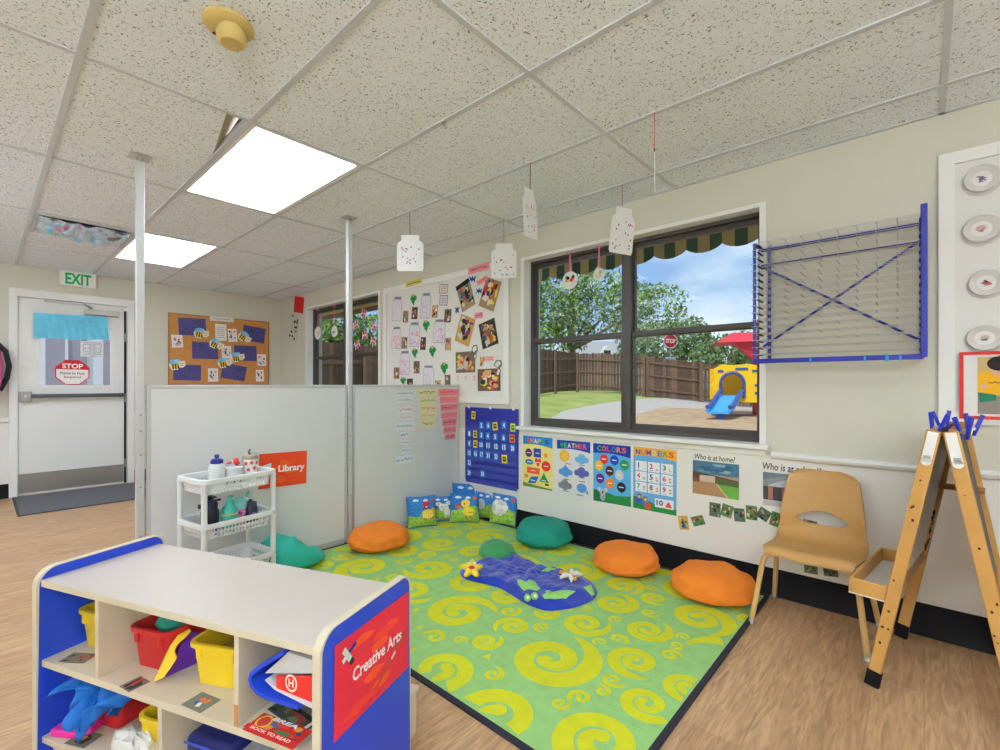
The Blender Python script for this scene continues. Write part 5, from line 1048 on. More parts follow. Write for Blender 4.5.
# ------------------------------------------------------------------ square farm pillows in the corner
SKY_ = fc(44, 122, 196); SKY2 = fc(74, 150, 210); GRS = fc(156, 192, 76); GRS2 = fc(128, 172, 62); CLO = fc(232, 236, 240); SUN = fc(222, 82, 56)
def ell(u, v, cx, cy, rx, ry): return ((u - cx) / rx) ** 2 + ((v - cy) / ry) ** 2 < 1
def art(kind):
    Y, Y2, O, RD_, W, PKK, BK_, GY_ = fc(244, 214, 70), fc(214, 168, 40), fc(230, 110, 50), fc(196, 40, 52), fc(236, 232, 228), fc(226, 170, 160), fc(40, 34, 36), fc(206, 208, 204)
    def f(u, v):
        if kind == 'duck':
            if ell(u, v, .50, .64, .025, .03): return BK_
            if ell(u, v, .29, .56, .10, .075): return O if v < .58 else RD_
            if ell(u, v, .54, .65, .15, .14): return Y
            if ell(u, v, .72, .38, .13, .07): return Y2 if v < .36 else Y
            if ell(u, v, .64, .38, .20, .15): return Y
            if ell(u, v, .56, .20, .05, .04) or ell(u, v, .70, .20, .05, .04): return O
        elif kind == 'hen':
            if ell(u, v, .60, .62, .07, .08): return W if ell(u, v, .62, .64, .03, .03) else RD_
            if ell(u, v, .62, .74, .12, .09): return RD_
            if ell(u, v, .66, .46, .20, .09): return Y
            if ell(u, v, .88, .50, .09, .10): return Y2
            if ell(u, v, .68, .36, .20, .10): return W if (int(u * 30) % 2) else Y
            if ell(u, v, .58, .24, .07, .04) or ell(u, v, .82, .26, .07, .04): return O
        elif kind == 'mouse':
            if ell(u, v, .45, .58, .022, .03) or ell(u, v, .58, .58, .022, .03): return BK_
            if ell(u, v, .52, .48, .05, .04): return PKK
            if ell(u, v, .30, .70, .13, .08) or ell(u, v, .74, .72, .12, .09): return PKK if ell(u, v, .30, .70, .06, .04) else W
            if ell(u, v, .52, .56, .20, .15) or ell(u, v, .68, .36, .15, .14): return W
            if ell(u, v, .60, .20, .05, .08) or ell(u, v, .76, .18, .05, .08): return GY_
        elif kind == 'sheep':
            for k in range(9):
                if ell(u, v, .40 + .24 * math.cos(k * .7), .56 + .17 * math.sin(k * .7), .11, .10): return GY_ if k % 3 else W
            if ell(u, v, .40, .54, .26, .18): return W
            if ell(u, v, .16, .62, .08, .10): return PKK
            if ell(u, v, .32, .32, .04, .08) or ell(u, v, .50, .32, .04, .08): return BK_ if v < .28 else GY_
            if ell(u, v, .78, .14, .10, .06): return fc(90, 180, 40)
        elif kind == 'cow':
            if ell(u, v, .3, .55, .24, .2): return GY_
            if ell(u, v, .12, .62, .07, .1): return W
        for cx, cy, rx in ((.28, .88, .11), (.62, .86, .09)):
            if ell(u, v, cx, cy, rx, .045): return CLO
        if ell(u, v, .86, .83, .075, .06): return SUN
        if v < .50 + .07 * math.sin(u * 5.2 + len(kind)) - (.1 if kind == 'hen' and u < .4 else 0): return GRS2 if ell(u, v, .2, .18, .05, .04) or ell(u, v, .85, .12, .05, .05) else (GRS if (math.sin(u * 40) + math.sin(v * 37)) > -.9 else GRS2)
        return SKY2 if math.sin(u * 60) * math.sin(v * 55) > .6 else SKY_
    return f
def pillow(label, px0, px1, pyt, pyb, ground, kind, yaw, lean, zoff=0):
    """stands on its lower edge, facing the room, leaning back"""
    f = ground; z = Vector((f.x, f.y, 0)).dot(FWD); w = (px1 - px0) * z / FPX * 1.06; h = (pyb - pyt) * z / FPX * .90
    t = thing('animal_pillow', label, 'pillow', (f.x, f.y, RUGZ + zoff), (0, 0, TH + R(yaw)), 'animal pillows in the corner')
    M_ = Matrix.Rotation(-R(lean), 4, 'X')
    def shape(sgn):
        def fn(u, v):
            a, b_ = 2 * u - 1, 2 * v - 1
            p = (1 - a * a) ** .45 * (1 - b_ * b_) ** .45 if abs(a) < 1 and abs(b_) < 1 else 0
            pin = 1 - .07 * (1 - a * a) * abs(b_) ** 2; pin2 = 1 - .07 * (1 - b_ * b_) * abs(a) ** 2
            return (a * w / 2 * pin2, sgn * -.055 * p + .004 * noise.noise(Vector((a * 4, b_ * 4, len(kind)))) * p, h / 2 + b_ * h / 2 * pin)
        return fn
    m = MB(); m.M = M_; A = art(kind); m.grid(shape(1), 44, 44, SKY_, pick=A); m.build('front', t, angle=80)
    m = MB(); m.M = M_; fb = shape(-1); m.grid(lambda u, v: fb(1 - u, v), 16, 16, SKY_, pick=lambda u, v: GRS if v < .45 else SKY_); m.build('back', t, angle=80)
    m = MB(); m.M = M_; F = shape(1); loop = [F(k / 10, 0) for k in range(10)] + [F(1, k / 10) for k in range(10)] + [F(1 - k / 10, 1) for k in range(10)] + [F(0, 1 - k / 10) for k in range(10)]
    m.tube(loop, .004, SKY_, 6, closed=True); m.build('piping', t)
    return t
gp = lambda px, py: onZ(px, py, RUGZ)
pillow('blue and green pillow with a red combed hen, standing against the divider', 409, 437, 496, 529.5, gp(422.5, 527), 'hen', 22, 14)
pillow('pillow with a white mouse between the hen and duck pillows', 432, 454, 494, 521, gp(443, 521), 'mouse', 12, 12)
pillow('pillow with a yellow duck in front of the corner stack', 451, 479, 492, 523.5, gp(464.5, 522.5), 'duck', 3, 14)
pillow('pillow peeking over the top of the duck pillow in the corner', 451, 479.5, 486.5, 520, gp(467, 514), 'plain', -2, 8)
pillow('pillow showing half a grey animal between the duck and the sheep', 476, 497, 491.5, 520, gp(485, 518.5), 'cow', -16, 12)
pillow('pillow with a white sheep leaning at the window wall', 488, 516, 493.5, 527, gp(502, 525), 'sheep', -28, 16)

# ------------------------------------------------------------------ pond play mat
P2 = [(459, 572), (466, 565), (482, 560), (497, 557), (510, 553), (512, 558), (530, 562), (545, 570), (566, 573), (580, 576), (592, 582), (598, 592), (594, 600), (575, 608), (548, 612), (527, 605), (510, 594), (500, 588), (480, 583), (463, 579)]
gp0 = [onZ(x, y, RUGZ) for x, y in P2]; cc = sum(gp0, Vector()) / len(gp0)
t = thing('pond_play_mat', 'crumpled blue pond play mat with green lily pads on the rug', 'play mat', (cc.x, cc.y, RUGZ))
M_PO = mat('blue plush', (16, 48, 164), .9, var=.10, scale=16, bump=.3, bscale=120, sheen=.4); M_LI = mat('lily felt', (150, 206, 110), .9, var=.05); M_FR = mat('frog green plush', (58, 144, 84), .9, var=.08, sheen=.3)
ol = [(p.x - cc.x, p.y - cc.y) for p in gp0]
def rad(a):
    best = .1
    for i in range(len(ol)):
        (x1, y1), (x2, y2) = ol[i], ol[(i + 1) % len(ol)]; dx, dy = math.cos(a), math.sin(a); ex, ey = x2 - x1, y2 - y1
        den = dx * ey - dy * ex
        if abs(den) < 1e-9: continue
        s = (x1 * ey - y1 * ex) / den; q = (x1 * dy - y1 * dx) / den
        if s > 0 and 0 <= q <= 1: best = max(best, s)
    return best
def pond_z(x, y, v):
    e = max(0, 1 - v) ; base = .030 * min(1, e * 6) ** .6
    fold = .016 * abs(math.sin(14 * x + 11 * y + 5 * noise.noise(Vector((x * 3, y * 3, 0))))) + .016 * noise.noise(Vector((x * 10, y * 10, 3))) + .016 * abs(noise.noise(Vector((x * 20, y * 20, 1)))) + .006 * noise.noise(Vector((x * 44, y * 44, 1)))
    return base * .5 + min(1, e * 6) * (.008 + .75 * max(0, fold))
m = MB(); NR = 90; rr_ = [rad(2 * PI * k / NR) for k in range(NR)]
rs = [(rr_[k - 1] + rr_[k] + rr_[(k + 1) % NR]) / 3 for k in range(NR)]
def pond(u, v):
    k = int(round(u * NR)) % NR; a = 2 * PI * k / NR; r = rs[k] * v; x, y = r * math.cos(a), r * math.sin(a)
    return (x, y, pond_z(x, y, v) + .001)
m.grid(pond, NR, 60, M_PO, closed_u=True); m.build('mat_body', t, angle=80)
def pad(name, pts, mt, lift=.010):
    q = [onZ(x, y, RUGZ + .035) for x, y in pts]; c = sum(q, Vector()) / len(q); m = MB()
    def fn(u, v):
        k = u * len(q); i = int(k) % len(q); f = k - int(k); e = q[i].lerp(q[(i + 1) % len(q)], f); p = c.lerp(e, v); x, y = p.x - cc.x, p.y - cc.y
        a = math.atan2(y, x) % (2 * PI); kk = rs[int(a / (2 * PI) * NR) % NR]; vv = min(.99, math.hypot(x, y) / kk)
        return (x, y, pond_z(x, y, vv) + lift - .006 * v ** 6)
    m.grid(fn, len(q) * 3, 10, mt, closed_u=True); return m.build(name, t, angle=80)
pad('lily_pad', [(517, 582), (520, 580.5), (526, 583), (529, 580), (536, 582), (541, 588), (536, 590.5), (524, 589.5), (518, 586)], M_LI)
pad('lily_pad', [(542, 597), (546, 594), (545, 589), (552, 592), (576, 592), (566, 597), (554, 599.5), (545, 599)], M_LI)
pad('lily_pad', [(541, 570), (548, 567), (556, 569), (554, 571), (546, 572.5)], M_LI); pad('lily_pad', [(583, 588), (591, 583), (595, 590), (592, 592)], M_LI)
pad('lily_pad', [(558, 577), (566, 573), (583, 575), (578, 578), (564, 580)], mat('sand felt', (206, 196, 110), .9))
for px in (527.5, 534.5):
    q = onZ(px, 598 if px < 530 else 596.5, RUGZ + .06); m = MB(); m.ball((q.x - cc.x, q.y - cc.y, .062), (.019, .019, .019), M_LI, 14, 9); e = m.build('frog_eye', t)
    m = MB(); m.ball((q.x - cc.x + .012, q.y - cc.y - .010, .070), .008, fc(240, 244, 236), 8, 6); m.build('pupil', e)
q = onZ(494, 557, RUGZ); 
m = MB(); m.grid(lambda u, v: (q.x - cc.x + .135 * math.cos(2 * PI * u) * math.cos(PI / 2 * v), q.y - cc.y + .12 * math.sin(2 * PI * u) * math.cos(PI / 2 * v) + .03, .02 + .09 * math.sin(PI / 2 * v) + .008 * noise.noise(Vector((u * 9, v * 6, 0)))), 36, 12, M_FR, closed_u=True); m.build('green_pocket', t, angle=80)
q = onZ(570, 579, RUGZ + .04); m = MB(); bx, by = q.x - cc.x, q.y - cc.y
WG = mat('white plush', (232, 230, 224), .9); OG = mat('orange plush', (238, 168, 84), .9)
m.tube([(bx - .08, by + .02, .055), (bx, by, .062), (bx + .05, by - .02, .058)], [.012, .016, .010], OG, 8)
for a, l in ((60, .075), (110, .075), (-50, .075), (-110, .07)): m.tube([(bx, by, .066), (bx + l * .6 * math.cos(R(a)), by + l * .6 * math.sin(R(a)), .070), (bx + l * math.cos(R(a)), by + l * math.sin(R(a)), .056)], [.007, .014, .005], WG, 8)
m.build('dragonfly', t)
# yellow star fish puppet lying on the mat
q = onZ(472, 571, RUGZ + .05)
t2 = thing('star_puppet', 'yellow plush star creature with a red mouth on the pond mat corner', 'plush toy', (q.x, q.y, RUGZ + .045), (R(28), 0, TH))
YP = mat('yellow plush', (240, 206, 60), .9, var=.07, sheen=.3); m = MB()
def star3(u, v):
    a = 2 * PI * u; r = .052 * (1 + .34 * math.cos(5 * a + PI / 2 * 0)) * math.sin(PI * v) ** .8; return (r * math.sin(a), r * math.cos(a), .028 * -math.cos(PI * v) * (1 - .3 * math.sin(PI * v)) + .026)
m.grid(star3, 50, 12, YP, closed_u=True); m.build('body', t2, angle=80)
m = MB(); m.ball((0, -.012, .052), (.020, .012, .008), fc(206, 50, 50), 12, 6); m.build('mouth', t2)
for x in (-.018, .018): m = MB(); m.ball((x, .022, .053), .008, fc(250, 250, 240), 8, 6); m.ball((x, .022, .060), .003, INK, 6, 4); m.build('eye', t2)

# ------------------------------------------------------------------ tan school chair
ch = thing('school_chair', 'tan plastic school chair with tan metal legs at the window wall', 'chair', (-.402, 2.785, 0), (0, 0, R(-2)))
M_TAN = mat('tan plastic', (194, 148, 86), .42, var=.04, scale=20, bump=.08, bscale=140); M_TAL = mat('tan painted steel', (206, 166, 104), .4, var=.03)
prof = [(-.198, .352, .178), (-.196, .372, .188), (-.176, .388, .196), (-.11, .382, .203), (0, .370, .207), (.06, .367, .208), (.115, .378, .208), (.145, .408, .207), (.158, .45, .205), (.17, .52, .199), (.188, .60, .188), (.203, .67, .176), (.211, .70, .168), (.215, .718, .156), (.217, .729, .136), (.218, .733, .115)]
def chair_fn(u, v):
    k = v * (len(prof) - 1); i = min(len(prof) - 2, int(k)); f = k - i
    g = lambda j: prof[max(0, min(len(prof) - 1, j))]
    def cr(c): p0, p1, p2, p3 = g(i - 1)[c], g(i)[c], g(i + 1)[c], g(i + 2)[c]; return .5 * (2 * p1 + (p2 - p0) * f + (2 * p0 - 5 * p1 + 4 * p2 - p3) * f * f + (3 * p1 - p0 - 3 * p2 + p3) * f ** 3)
    y, z, w = cr(0), cr(1), cr(2) * (.945 if cr(1) < .42 else .91); s = 2 * u - 1; edge = abs(s) ** 6
    back = max(0, min(1, (z - .40) / .1)) if y > .1 else 0
    return (s * w, y - .030 * s * s * back - (0 if y > .1 else 0) + .0, z + (.010 * s * s if not back else 0) - .016 * edge * (1 - back) - (.0 if not back else .0) - (.010 * abs(s) ** 4 if z > .70 else 0))
m = MB(); m.grid(chair_fn, 32, 64, M_TAN); sh = m.build('seat_shell', ch, angle=60)
so = sh.modifiers.new('s', 'SOLIDIFY'); so.thickness = .010; so.offset = 0
mc = MB(); hole = [(-.112, .488), (-.106, .472), (-.06, .456), (.06, .456), (.106, .472), (.112, .488), (.050, .518), (.028, .526), (-.028, .526), (-.050, .518)]
mc.M = Matrix.Rotation(R(90), 4, 'X'); mc.prism(hole, -.30, .02, M_TAN); cut = mc.build('cutter'); cut.parent = ch
bo = sh.modifiers.new('b', 'BOOLEAN'); bo.operation = 'DIFFERENCE'; bo.solver = 'EXACT'; bo.object = cut
bpy.context.view_layer.update(); me2 = bpy.data.meshes.new_from_object(sh.evaluated_get(bpy.context.evaluated_depsgraph_get()))
sh.modifiers.clear(); sh.data = me2; bpy.data.objects.remove(cut)
me2.polygons.foreach_set('use_smooth', [True] * len(me2.polygons)); me2.set_sharp_from_angle(angle=R(50))
bv = sh.modifiers.new('bevel', 'BEVEL'); bv.width = .003; bv.segments = 2; bv.limit_method = 'ANGLE'; bv.angle_limit = R(50)
def arc(pts, n=6):
    P = [Vector(p) for p in pts]; out = [P[0]]
    for i in range(1, len(P) - 1):
        a, b_, c = P[i - 1], P[i], P[i + 1]; r = min(.05, (a - b_).length * .45, (c - b_).length * .45); p0 = b_ + (a - b_).normalized() * r; p1 = b_ + (c - b_).normalized() * r
        for k in range(n + 1): s = k / n; out.append((1 - s) ** 2 * p0 + 2 * s * (1 - s) * b_ + s * s * p1)
    return out + [P[-1]]
for sx in (-1, 1):
    for fy, ty in ((-.215, -.165), (.195, .08)):
        m = MB(); m.tube(arc([(sx * .228, fy, .02), (sx * .185, ty, .346), (sx * .10, ty + (.03 if fy < 0 else -.02), .352)]), .0125, M_TAL, 12); leg = m.build('leg', ch)
        m = MB(); m.lathe([(0, 0), (.017, 0), (.018, .005), (.013, .012), (.0115, .035), (0, .035)], M_STEEL, 16, (sx * .229, fy, 0)); m.build('glide', leg)
m = MB()
for sx in (-1, 1): m.tube([(sx * .10, -.14, .357), (sx * .10, .08, .351)], .011, M_TAL, 10)
m.tube([(-.11, -.135, .354), (.11, -.135, .354)], .011, M_TAL, 10); m.tube([(-.11, .06, .352), (.11, .06, .352)], .011, M_TAL, 10)
m.build('under_frame', ch)
m = MB(); m.box((-.05, -.165, .3925), (-.02, -.155, .3935), fc(90, 96, 110)); m.build('sticker', ch)

# ------------------------------------------------------------------ double easel
ea = thing('easel', 'double sided wooden painting easel with black feet', 'easel', (.085, 2.61, 0), (0, 0, R(-7.5)))
M_PI = mat('varnished pine', (196, 146, 78), .45, var=.14, scale=7, bump=.05); M_PI2 = mat('darker plywood', (168, 120, 70), .55, var=.10)  # darker brown wood for the cross rails and dowel
AZ, SP, HWY = 1.02, .205, .275
def leg_line(sx, y):
    s = -.034 if sx > 0 and y > 0 else 0
    return Vector((sx * SP + s, y, 0)), Vector((sx * .022 + s * .6, y, AZ))
for sx in (-1, 1):
    side = thing_side = None
    for y in (-HWY, HWY):
        p0, p1 = leg_line(sx, y); d = (p1 - p0).normalized()
        m = MB(); m.beam(p0 + d * .055, p1, .022, .042, M_PI, side=(0, 1, 0)); 
        leg = m.build('leg', ea, bevel=.003)
        m = MB(); m.beam(p0 + d * .002, p0 + d * .066, .027, .048, M_BLACK, side=(0, 1, 0)); m.build('rubber_foot', leg, bevel=.003)
        if y < 0:
            m = MB(); q0, q1 = p1 - d * .115, p1 - d * .004; nrm = Vector((0, -1, 0)); ax = d.cross(Vector((0, 1, 0)))
            m.beam(q0 + nrm * .0135, q1 + nrm * .0135, .003, .030, M_TRIM, side=(0, 1, 0)); m.lathe([(0, .001), (.015, .001), (.015, .004), (0, .004)], M_TRIM, 16, tuple(q0 + nrm * .011), axis='y'); hp = m.build('hinge_plate', leg)
            m = MB(); qs = q0 + nrm * .0155 + d * .012
            for k in range(3): m.box((qs.x - .010, qs.y - .0006, qs.z + k * .004), (qs.x + .010, qs.y + .0004, qs.z + k * .004 + .002), fc(120, 118, 116))
            m.build('worn_mark', hp)
            rnd = random.Random(7 + sx); m = MB()
            for k in range(9):
                s = rnd.uniform(.18, .85); c = p0.lerp(p1, s) + nrm * .0116 + ax * rnd.uniform(-.015, .015); r = rnd.uniform(.0025, .006)
                m.lathe([(0, 0), (r, 0), (r * .8, .0007), (0, .0008)], fc(70, 48, 28), 8, (c.x, c.y, c.z), sx=1, sy=rnd.uniform(.5, 1.8), axis='y')
            m.build('paint_spatter', leg)
    p0a, p1a = leg_line(sx, -HWY + .011); p0b, p1b = leg_line(sx, HWY - .011)
    m = MB(); d = (p1a - p0a).normalized(); off = Vector((sx * .008, 0, 0))
    for s0, s1, mt in ((.42, .985, mat('white marker panel', (226, 224, 220), .35, var=.02) if sx < 0 else mat('dark panel', (70, 66, 64), .5)),):
        a0, a1, b0, b1 = p0a.lerp(p1a, s0), p0a.lerp(p1a, s1), p0b.lerp(p1b, s0), p0b.lerp(p1b, s1); nx = Vector((d.z, 0, -d.x)) * .004
        m.add([tuple(a0 - nx), tuple(b0 - nx), tuple(b1 - nx), tuple(a1 - nx), tuple(a0 + nx), tuple(b0 + nx), tuple(b1 + nx), tuple(a1 + nx)], [[3, 2, 1, 0], [4, 5, 6, 7], [0, 1, 5, 4], [1, 2, 6, 5], [2, 3, 7, 6], [3, 0, 4, 7]], mt)
    m.build('painting_panel', ea)
    for s in (.40, .985):
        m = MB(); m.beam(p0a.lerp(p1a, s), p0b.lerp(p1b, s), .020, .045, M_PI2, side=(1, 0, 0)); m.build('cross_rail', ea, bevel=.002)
    # tray on the outside
    c = p0a.lerp(p1a, .37); tx = c.x + sx * .008; z0 = c.z - .035; ty0, ty1 = -HWY + .0, HWY - .0; dx = sx * .135
    m = MB(); m.box((tx, ty0, z0), (tx + dx, ty1, z0 + .006), mat('white tray liner', (222, 220, 212), .5)); tr = m.build('tray', ea)
    m = MB(); m.box((tx + dx - sx * .012, ty0, z0), (tx + dx, ty1, z0 + .062), M_PI); m.box((tx, ty0, z0), (tx + dx - sx * .012, ty0 + .012, z0 + .062), M_PI); m.box((tx, ty1 - .012, z0), (tx + dx - sx * .012, ty1, z0 + .062), M_PI); m.build('tray_wall', tr, bevel=.002)
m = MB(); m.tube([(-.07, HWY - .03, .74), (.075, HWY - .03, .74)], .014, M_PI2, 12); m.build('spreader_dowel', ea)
m = MB(); q = Vector((-.095, .10, .46)); m.beam(q, q + Vector((.045, 0, .25)), .008, .032, M_PI, side=(1, 0, 0)); ws = m.build('marked_strip', ea)
m = MB(); rnd = random.Random(1)
for k in range(12):
    s = q + Vector((.045, 0, .25)) * rnd.uniform(.1, .8); m.beam(s + Vector((-.004, -.017, -.008)), s + Vector((rnd.uniform(-.006, .006), -.017, .012)), .004, .002, INK)
m.build('black_marks', ws)
# blue clips along the top
M_CL = mat('blue clip plastic', (28, 44, 176), .35, var=.03)
def clip(label, x, y, z, yaw, tilt):
    c = thing('bulldog_clip', label, 'clip', ea.matrix_basis @ Vector((x, y, z)), (R(tilt), 0, R(yaw)), 'blue clips on the easel top')
    for s in (-1, 1):
        m = MB(); m.add([(-.009, s * .004, -.030), (.009, s * .004, -.030), (.009, s * .007, .0), (-.009, s * .007, .0), (-.009, s * .019, .054), (.009, s * .019, .054)] + [(-.009, s * .010, -.030), (.009, s * .010, -.030), (.009, s * .017, .0), (-.009, s * .017, .0), (-.009, s * .029, .050), (.009, s * .029, .050)],
              [[0, 1, 2, 3], [3, 2, 5, 4], [7, 6, 9, 8], [8, 9, 10, 11], [0, 3, 9, 6], [3, 4, 10, 9], [2, 1, 7, 8], [5, 2, 8, 11], [4, 5, 11, 10], [1, 0, 6, 7]], M_CL); m.build('jaw', c)
    m = MB(); m.tube([(-.012, 0, -.002), (.012, 0, -.002)], .008, M_STEEL, 10); m.build('spring', c)
clip('blue clip on the easel top, first on the chair side', -.020, -.24, AZ + .012, 80, 8); clip('blue clip on the easel top, second on the chair side', -.018, -.10, AZ + .014, 95, -6)
clip('blue clip on the easel top, nearest on the far panel', .050, -.20, AZ - .002, 70, -4); clip('blue clip on the easel top, last toward the red framed photo', .060, -.06, AZ + .004, 100, 6)

# ------------------------------------------------------------------ wall mounted drying rack
rk = thing('drying_rack', 'blue wall mounted art drying rack with wire shelves', 'drying rack', (-.335, YW - .001, 1.318))
M_BR = mat('blue painted steel', (36, 44, 158), .35, var=.03); M_WI = mat('grey wire', (196, 196, 192), .35, metal=.5)
RW, RH, RDp = .66, .65, .160
xl, xr = -.356, .330
m = MB()
m.tube([(xl + .042, -.02, 0), (xl + .042, -.02, RH)], .0085, M_BR, 8); m.tube([(xr, -.02, 0), (xr, -.02, RH)], .0085, M_BR, 8); m.build('rear_upright', rk)
m = MB(); m.tube([(xl, -RDp, 0), (xl, -RDp, RH - .01)], .008, M_BR, 8); m.build('front_upright', rk)
m = MB(); m.box((xr + .005 - .012, -RDp - .012, -.005), (xr + .005 + .012, -RDp + .012, RH + .035), M_BR); m.build('front_upright', rk, bevel=.003)
for x in (xl, xr):
    for z in (RH - .01, 0.0): m = MB(); m.tube([(x, -.02, z), (x, -RDp, z)], .008, M_BR, 8); m.build('side_arm', rk)
m = MB(); m.box((xl, -.028, RH - .022), (xr, -.012, RH - .006), M_BR); m.build('top_rail', rk); m = MB(); m.tube([(xl, -.02, RH - .10), (xr, -.02, RH - .10)], .006, M_BR, 8); m.build('middle_rail', rk)
m = MB(); m.box((xl - .005, -RDp - .009, -.014), (xr, -RDp + .009, .010), M_BR); m.build('bottom_rail', rk, bevel=.003)
m = MB(); m.tube([(xl + .01, -.022, .085), (xr, -.022, RH - .09)], .006, M_BR, 8); m.build('cross_brace', rk); m = MB(); m.tube([(xl + .01, -.030, RH - .115), (xr, -.030, .075)], .006, M_BR, 8); m.build('cross_brace', rk)
tray0 = None
def tray():
    m = MB(); x0, x1, y0, y1 = xl - .012, xr - .012, -.028, -RDp - .020
    m.tube([(x0 + .02, y0, 0), (x0, y0 - .012, 0), (x0, y1, 0), (x1, y1, 0), (x1, y0, 0)], .0018, M_WI, 5)
    for k in range(1, 4): y = y0 + (y1 - y0) * k / 4; m.tube([(x0, y, 0), (x1, y, 0)], .0014, M_WI, 5)
    for k in range(1, 9): x = x0 + (x1 - x0) * k / 9; m.tube([(x, y0, 0), (x, y1, 0)], .0014, M_WI, 5)
    o = m.build('wire_shelf', rk)
    m = MB(); m.box((xl + .006, -.13, -.004), (xl + .014, -.03, .004), M_BLACK); m.build('shelf_clip', o); m = MB(); m.box((xr - .012, -.10, -.004), (xr - .004, -.03, .004), M_BLACK); m.build('shelf_clip', o)
    return o
NS = 17
for i in range(NS):
    z = .035 + (RH - .045) * i / (NS - 1)
    if tray0 is None: tray0 = tray(); tray0.location = (0, 0, z)
    else: c = copy_thing(tray0, rk); c.location = (0, 0, z)
M_TP = mat('turquoise tape', (60, 176, 214), .5)
for x, l in ((-.10, .02), (.12, .02), (.20, .03), (.205, .02), (.25, .018)): m = MB(); m.box((x, -RDp - .0105, -.016 - l * .2), (x + .008, -RDp - .009, -.014 + l), M_TP); m.build('tape', rk)
# ------------------------------------------------------------------ three tier bottle cart
M_CP = mat('white cart plastic', (232, 232, 230), .4, var=.015)
CW, CD = .215, .155
cart = thing('rolling_cart', 'white three tier plastic cart holding drink bottles in front of the divider', 'cart', (-2.955, .955, 0), (0, 0, R(99.5)))
def rrect(hx, hy, r, n=6):
    out = []
    for cx, cy, a0 in ((hx - r, hy - r, 0), (-hx + r, hy - r, 90), (-hx + r, -hy + r, 180), (hx - r, -hy + r, 270)):
        for k in range(n + 1): a = R(a0 + 90 * k / n); out.append((cx + r * math.cos(a), cy + r * math.sin(a)))
    return out
def lattice(m, P, nu, nv, mt, hole=.34, mg=0):
    """a panel pierced by rows of diamond holes; P(u, v) gives the surface point"""
    for i in range(nu):
        for j in range(nv):
            c = [P((i + a) / nu, (j + b) / nv) for a, b in ((0, 0), (1, 0), (1, 1), (0, 1))]
            e = [P((i + .5 + a * hole) / nu, (j + .5 + b * hole) / nv) for a, b in ((0, -1.1), (1, 0), (0, 1.1), (-1, 0))]
            m.add(c + e, [[0, 1, 5, 4], [1, 2, 6, 5], [2, 3, 7, 6], [3, 0, 4, 7]], mt)
tiers = (.197, .440, .676)
def basket(z):
    o = thing('basket', None, None, (0, 0, z)); o.parent = cart
    top, bot = rrect(CW, CD, .055), rrect(CW - .035, CD - .03, .04); n = len(top)
    m = MB(); inn = rrect(CW - .022, CD - .022, .04)
    vs = [(x, y, .012) for x, y in top] + [(x, y, .012) for x, y in inn] + [(x, y, -.014) for x, y in top] + [(x, y, -.010) for x, y in inn]
    for i in range(n): j = (i + 1) % n; m.add([vs[i], vs[j], vs[n + j], vs[n + i], vs[2 * n + i], vs[2 * n + j], vs[3 * n + j], vs[3 * n + i]], [[0, 1, 2, 3], [4, 5, 1, 0], [7, 6, 5, 4], [3, 2, 6, 7]], M_CP)
    m.build('rim', o, bevel=.003)
    m = MB(); dz = -.072
    for sy in (-1, 1):
        P = lambda u, v: ((u - .5) * 2 * (CW - .055 + (.0) * v) , sy * (CD - .030 + .010 * v), dz + (-.008 - dz) * v); lattice(m, P, 17, 2, M_CP, .40)
    for sx in (-1, 1):
        P = lambda u, v: (sx * (CW - .035 + .012 * v), (u - .5) * 2 * (CD - .055), dz + (-.008 - dz) * v); lattice(m, P, 11, 2, M_CP, .40)
    for i in range(n):
        j = (i + 1) % n
        if i // 7 == j // 7 and abs(top[i][0]) > CW - .056 and abs(top[i][1]) > CD - .056 and abs(top[j][0]) > CW - .056 and abs(top[j][1]) > CD - .056:
            m.add([(bot[i][0], bot[i][1], dz), (bot[j][0], bot[j][1], dz), (inn[j][0], inn[j][1], -.008), (inn[i][0], inn[i][1], -.008)], [[0, 1, 2, 3]], M_CP)
    P = lambda u, v: ((u - .5) * 2 * (CW - .035), (v - .5) * 2 * (CD - .03), dz); lattice(m, P, 22, 14, M_CP, .26)
    m.build('basket_wall', o)
    return o
for z in tiers: basket(z)
for sx in (-1, 1):
    for sy in (-1, 1):
        m = MB()
        for z0, z1 in ((.03, tiers[0] - .014), (tiers[0] + .01, tiers[1] - .014), (tiers[1] + .01, tiers[2] - .014)): m.lathe([(0, z0), (.016, z0), (.0145, z0 + .02), (.0145, z1 - .02), (.017, z1), (0, z1)], M_CP, 14, (sx * (CW - .024), sy * (CD - .024), 0))
        p = m.build('upright', cart)
        m = MB(); m.lathe([(0, -.011), (.017, -.011), (.017, .011), (0, .011)], mat('grey caster', (120, 120, 124), .5), 16, (sx * (CW - .024), sy * (CD - .024), .0175), axis='y'); m.lathe([(0, .012), (.012, .012), (.012, .034), (0, .034)], M_CP, 10, (sx * (CW - .024), sy * (CD - .024), 0)); m.build('caster', cart)
cm = cart.matrix_basis
def on_cart(name, label, cat, x, y, z, yaw=0, group=None): return thing(name, label, cat, cm @ Vector((x, y, z)), (0, 0, R(99.5 + yaw)), group)
def body(t, prof, mt, name='body', n=24): m = MB(); m.lathe(prof, mt, n); return m.build(name, t)
Z2, Z1, Z0 = tiers[2] - .0715, tiers[1] - .0715, tiers[0] - .0715
t = on_cart('drink_bottle', 'white squeeze bottle with a navy lid on the cart top', 'bottle', -.070, -.015, Z2, 0, 'bottles on the cart top')
body(t, [(0, 0), (.038, 0), (.041, .005), (.041, .06), (.038, .075), (.041, .09), (.041, .125), (.032, .142), (.028, .145), (0, .145)], mat('milky plastic', (226, 226, 222), .4))
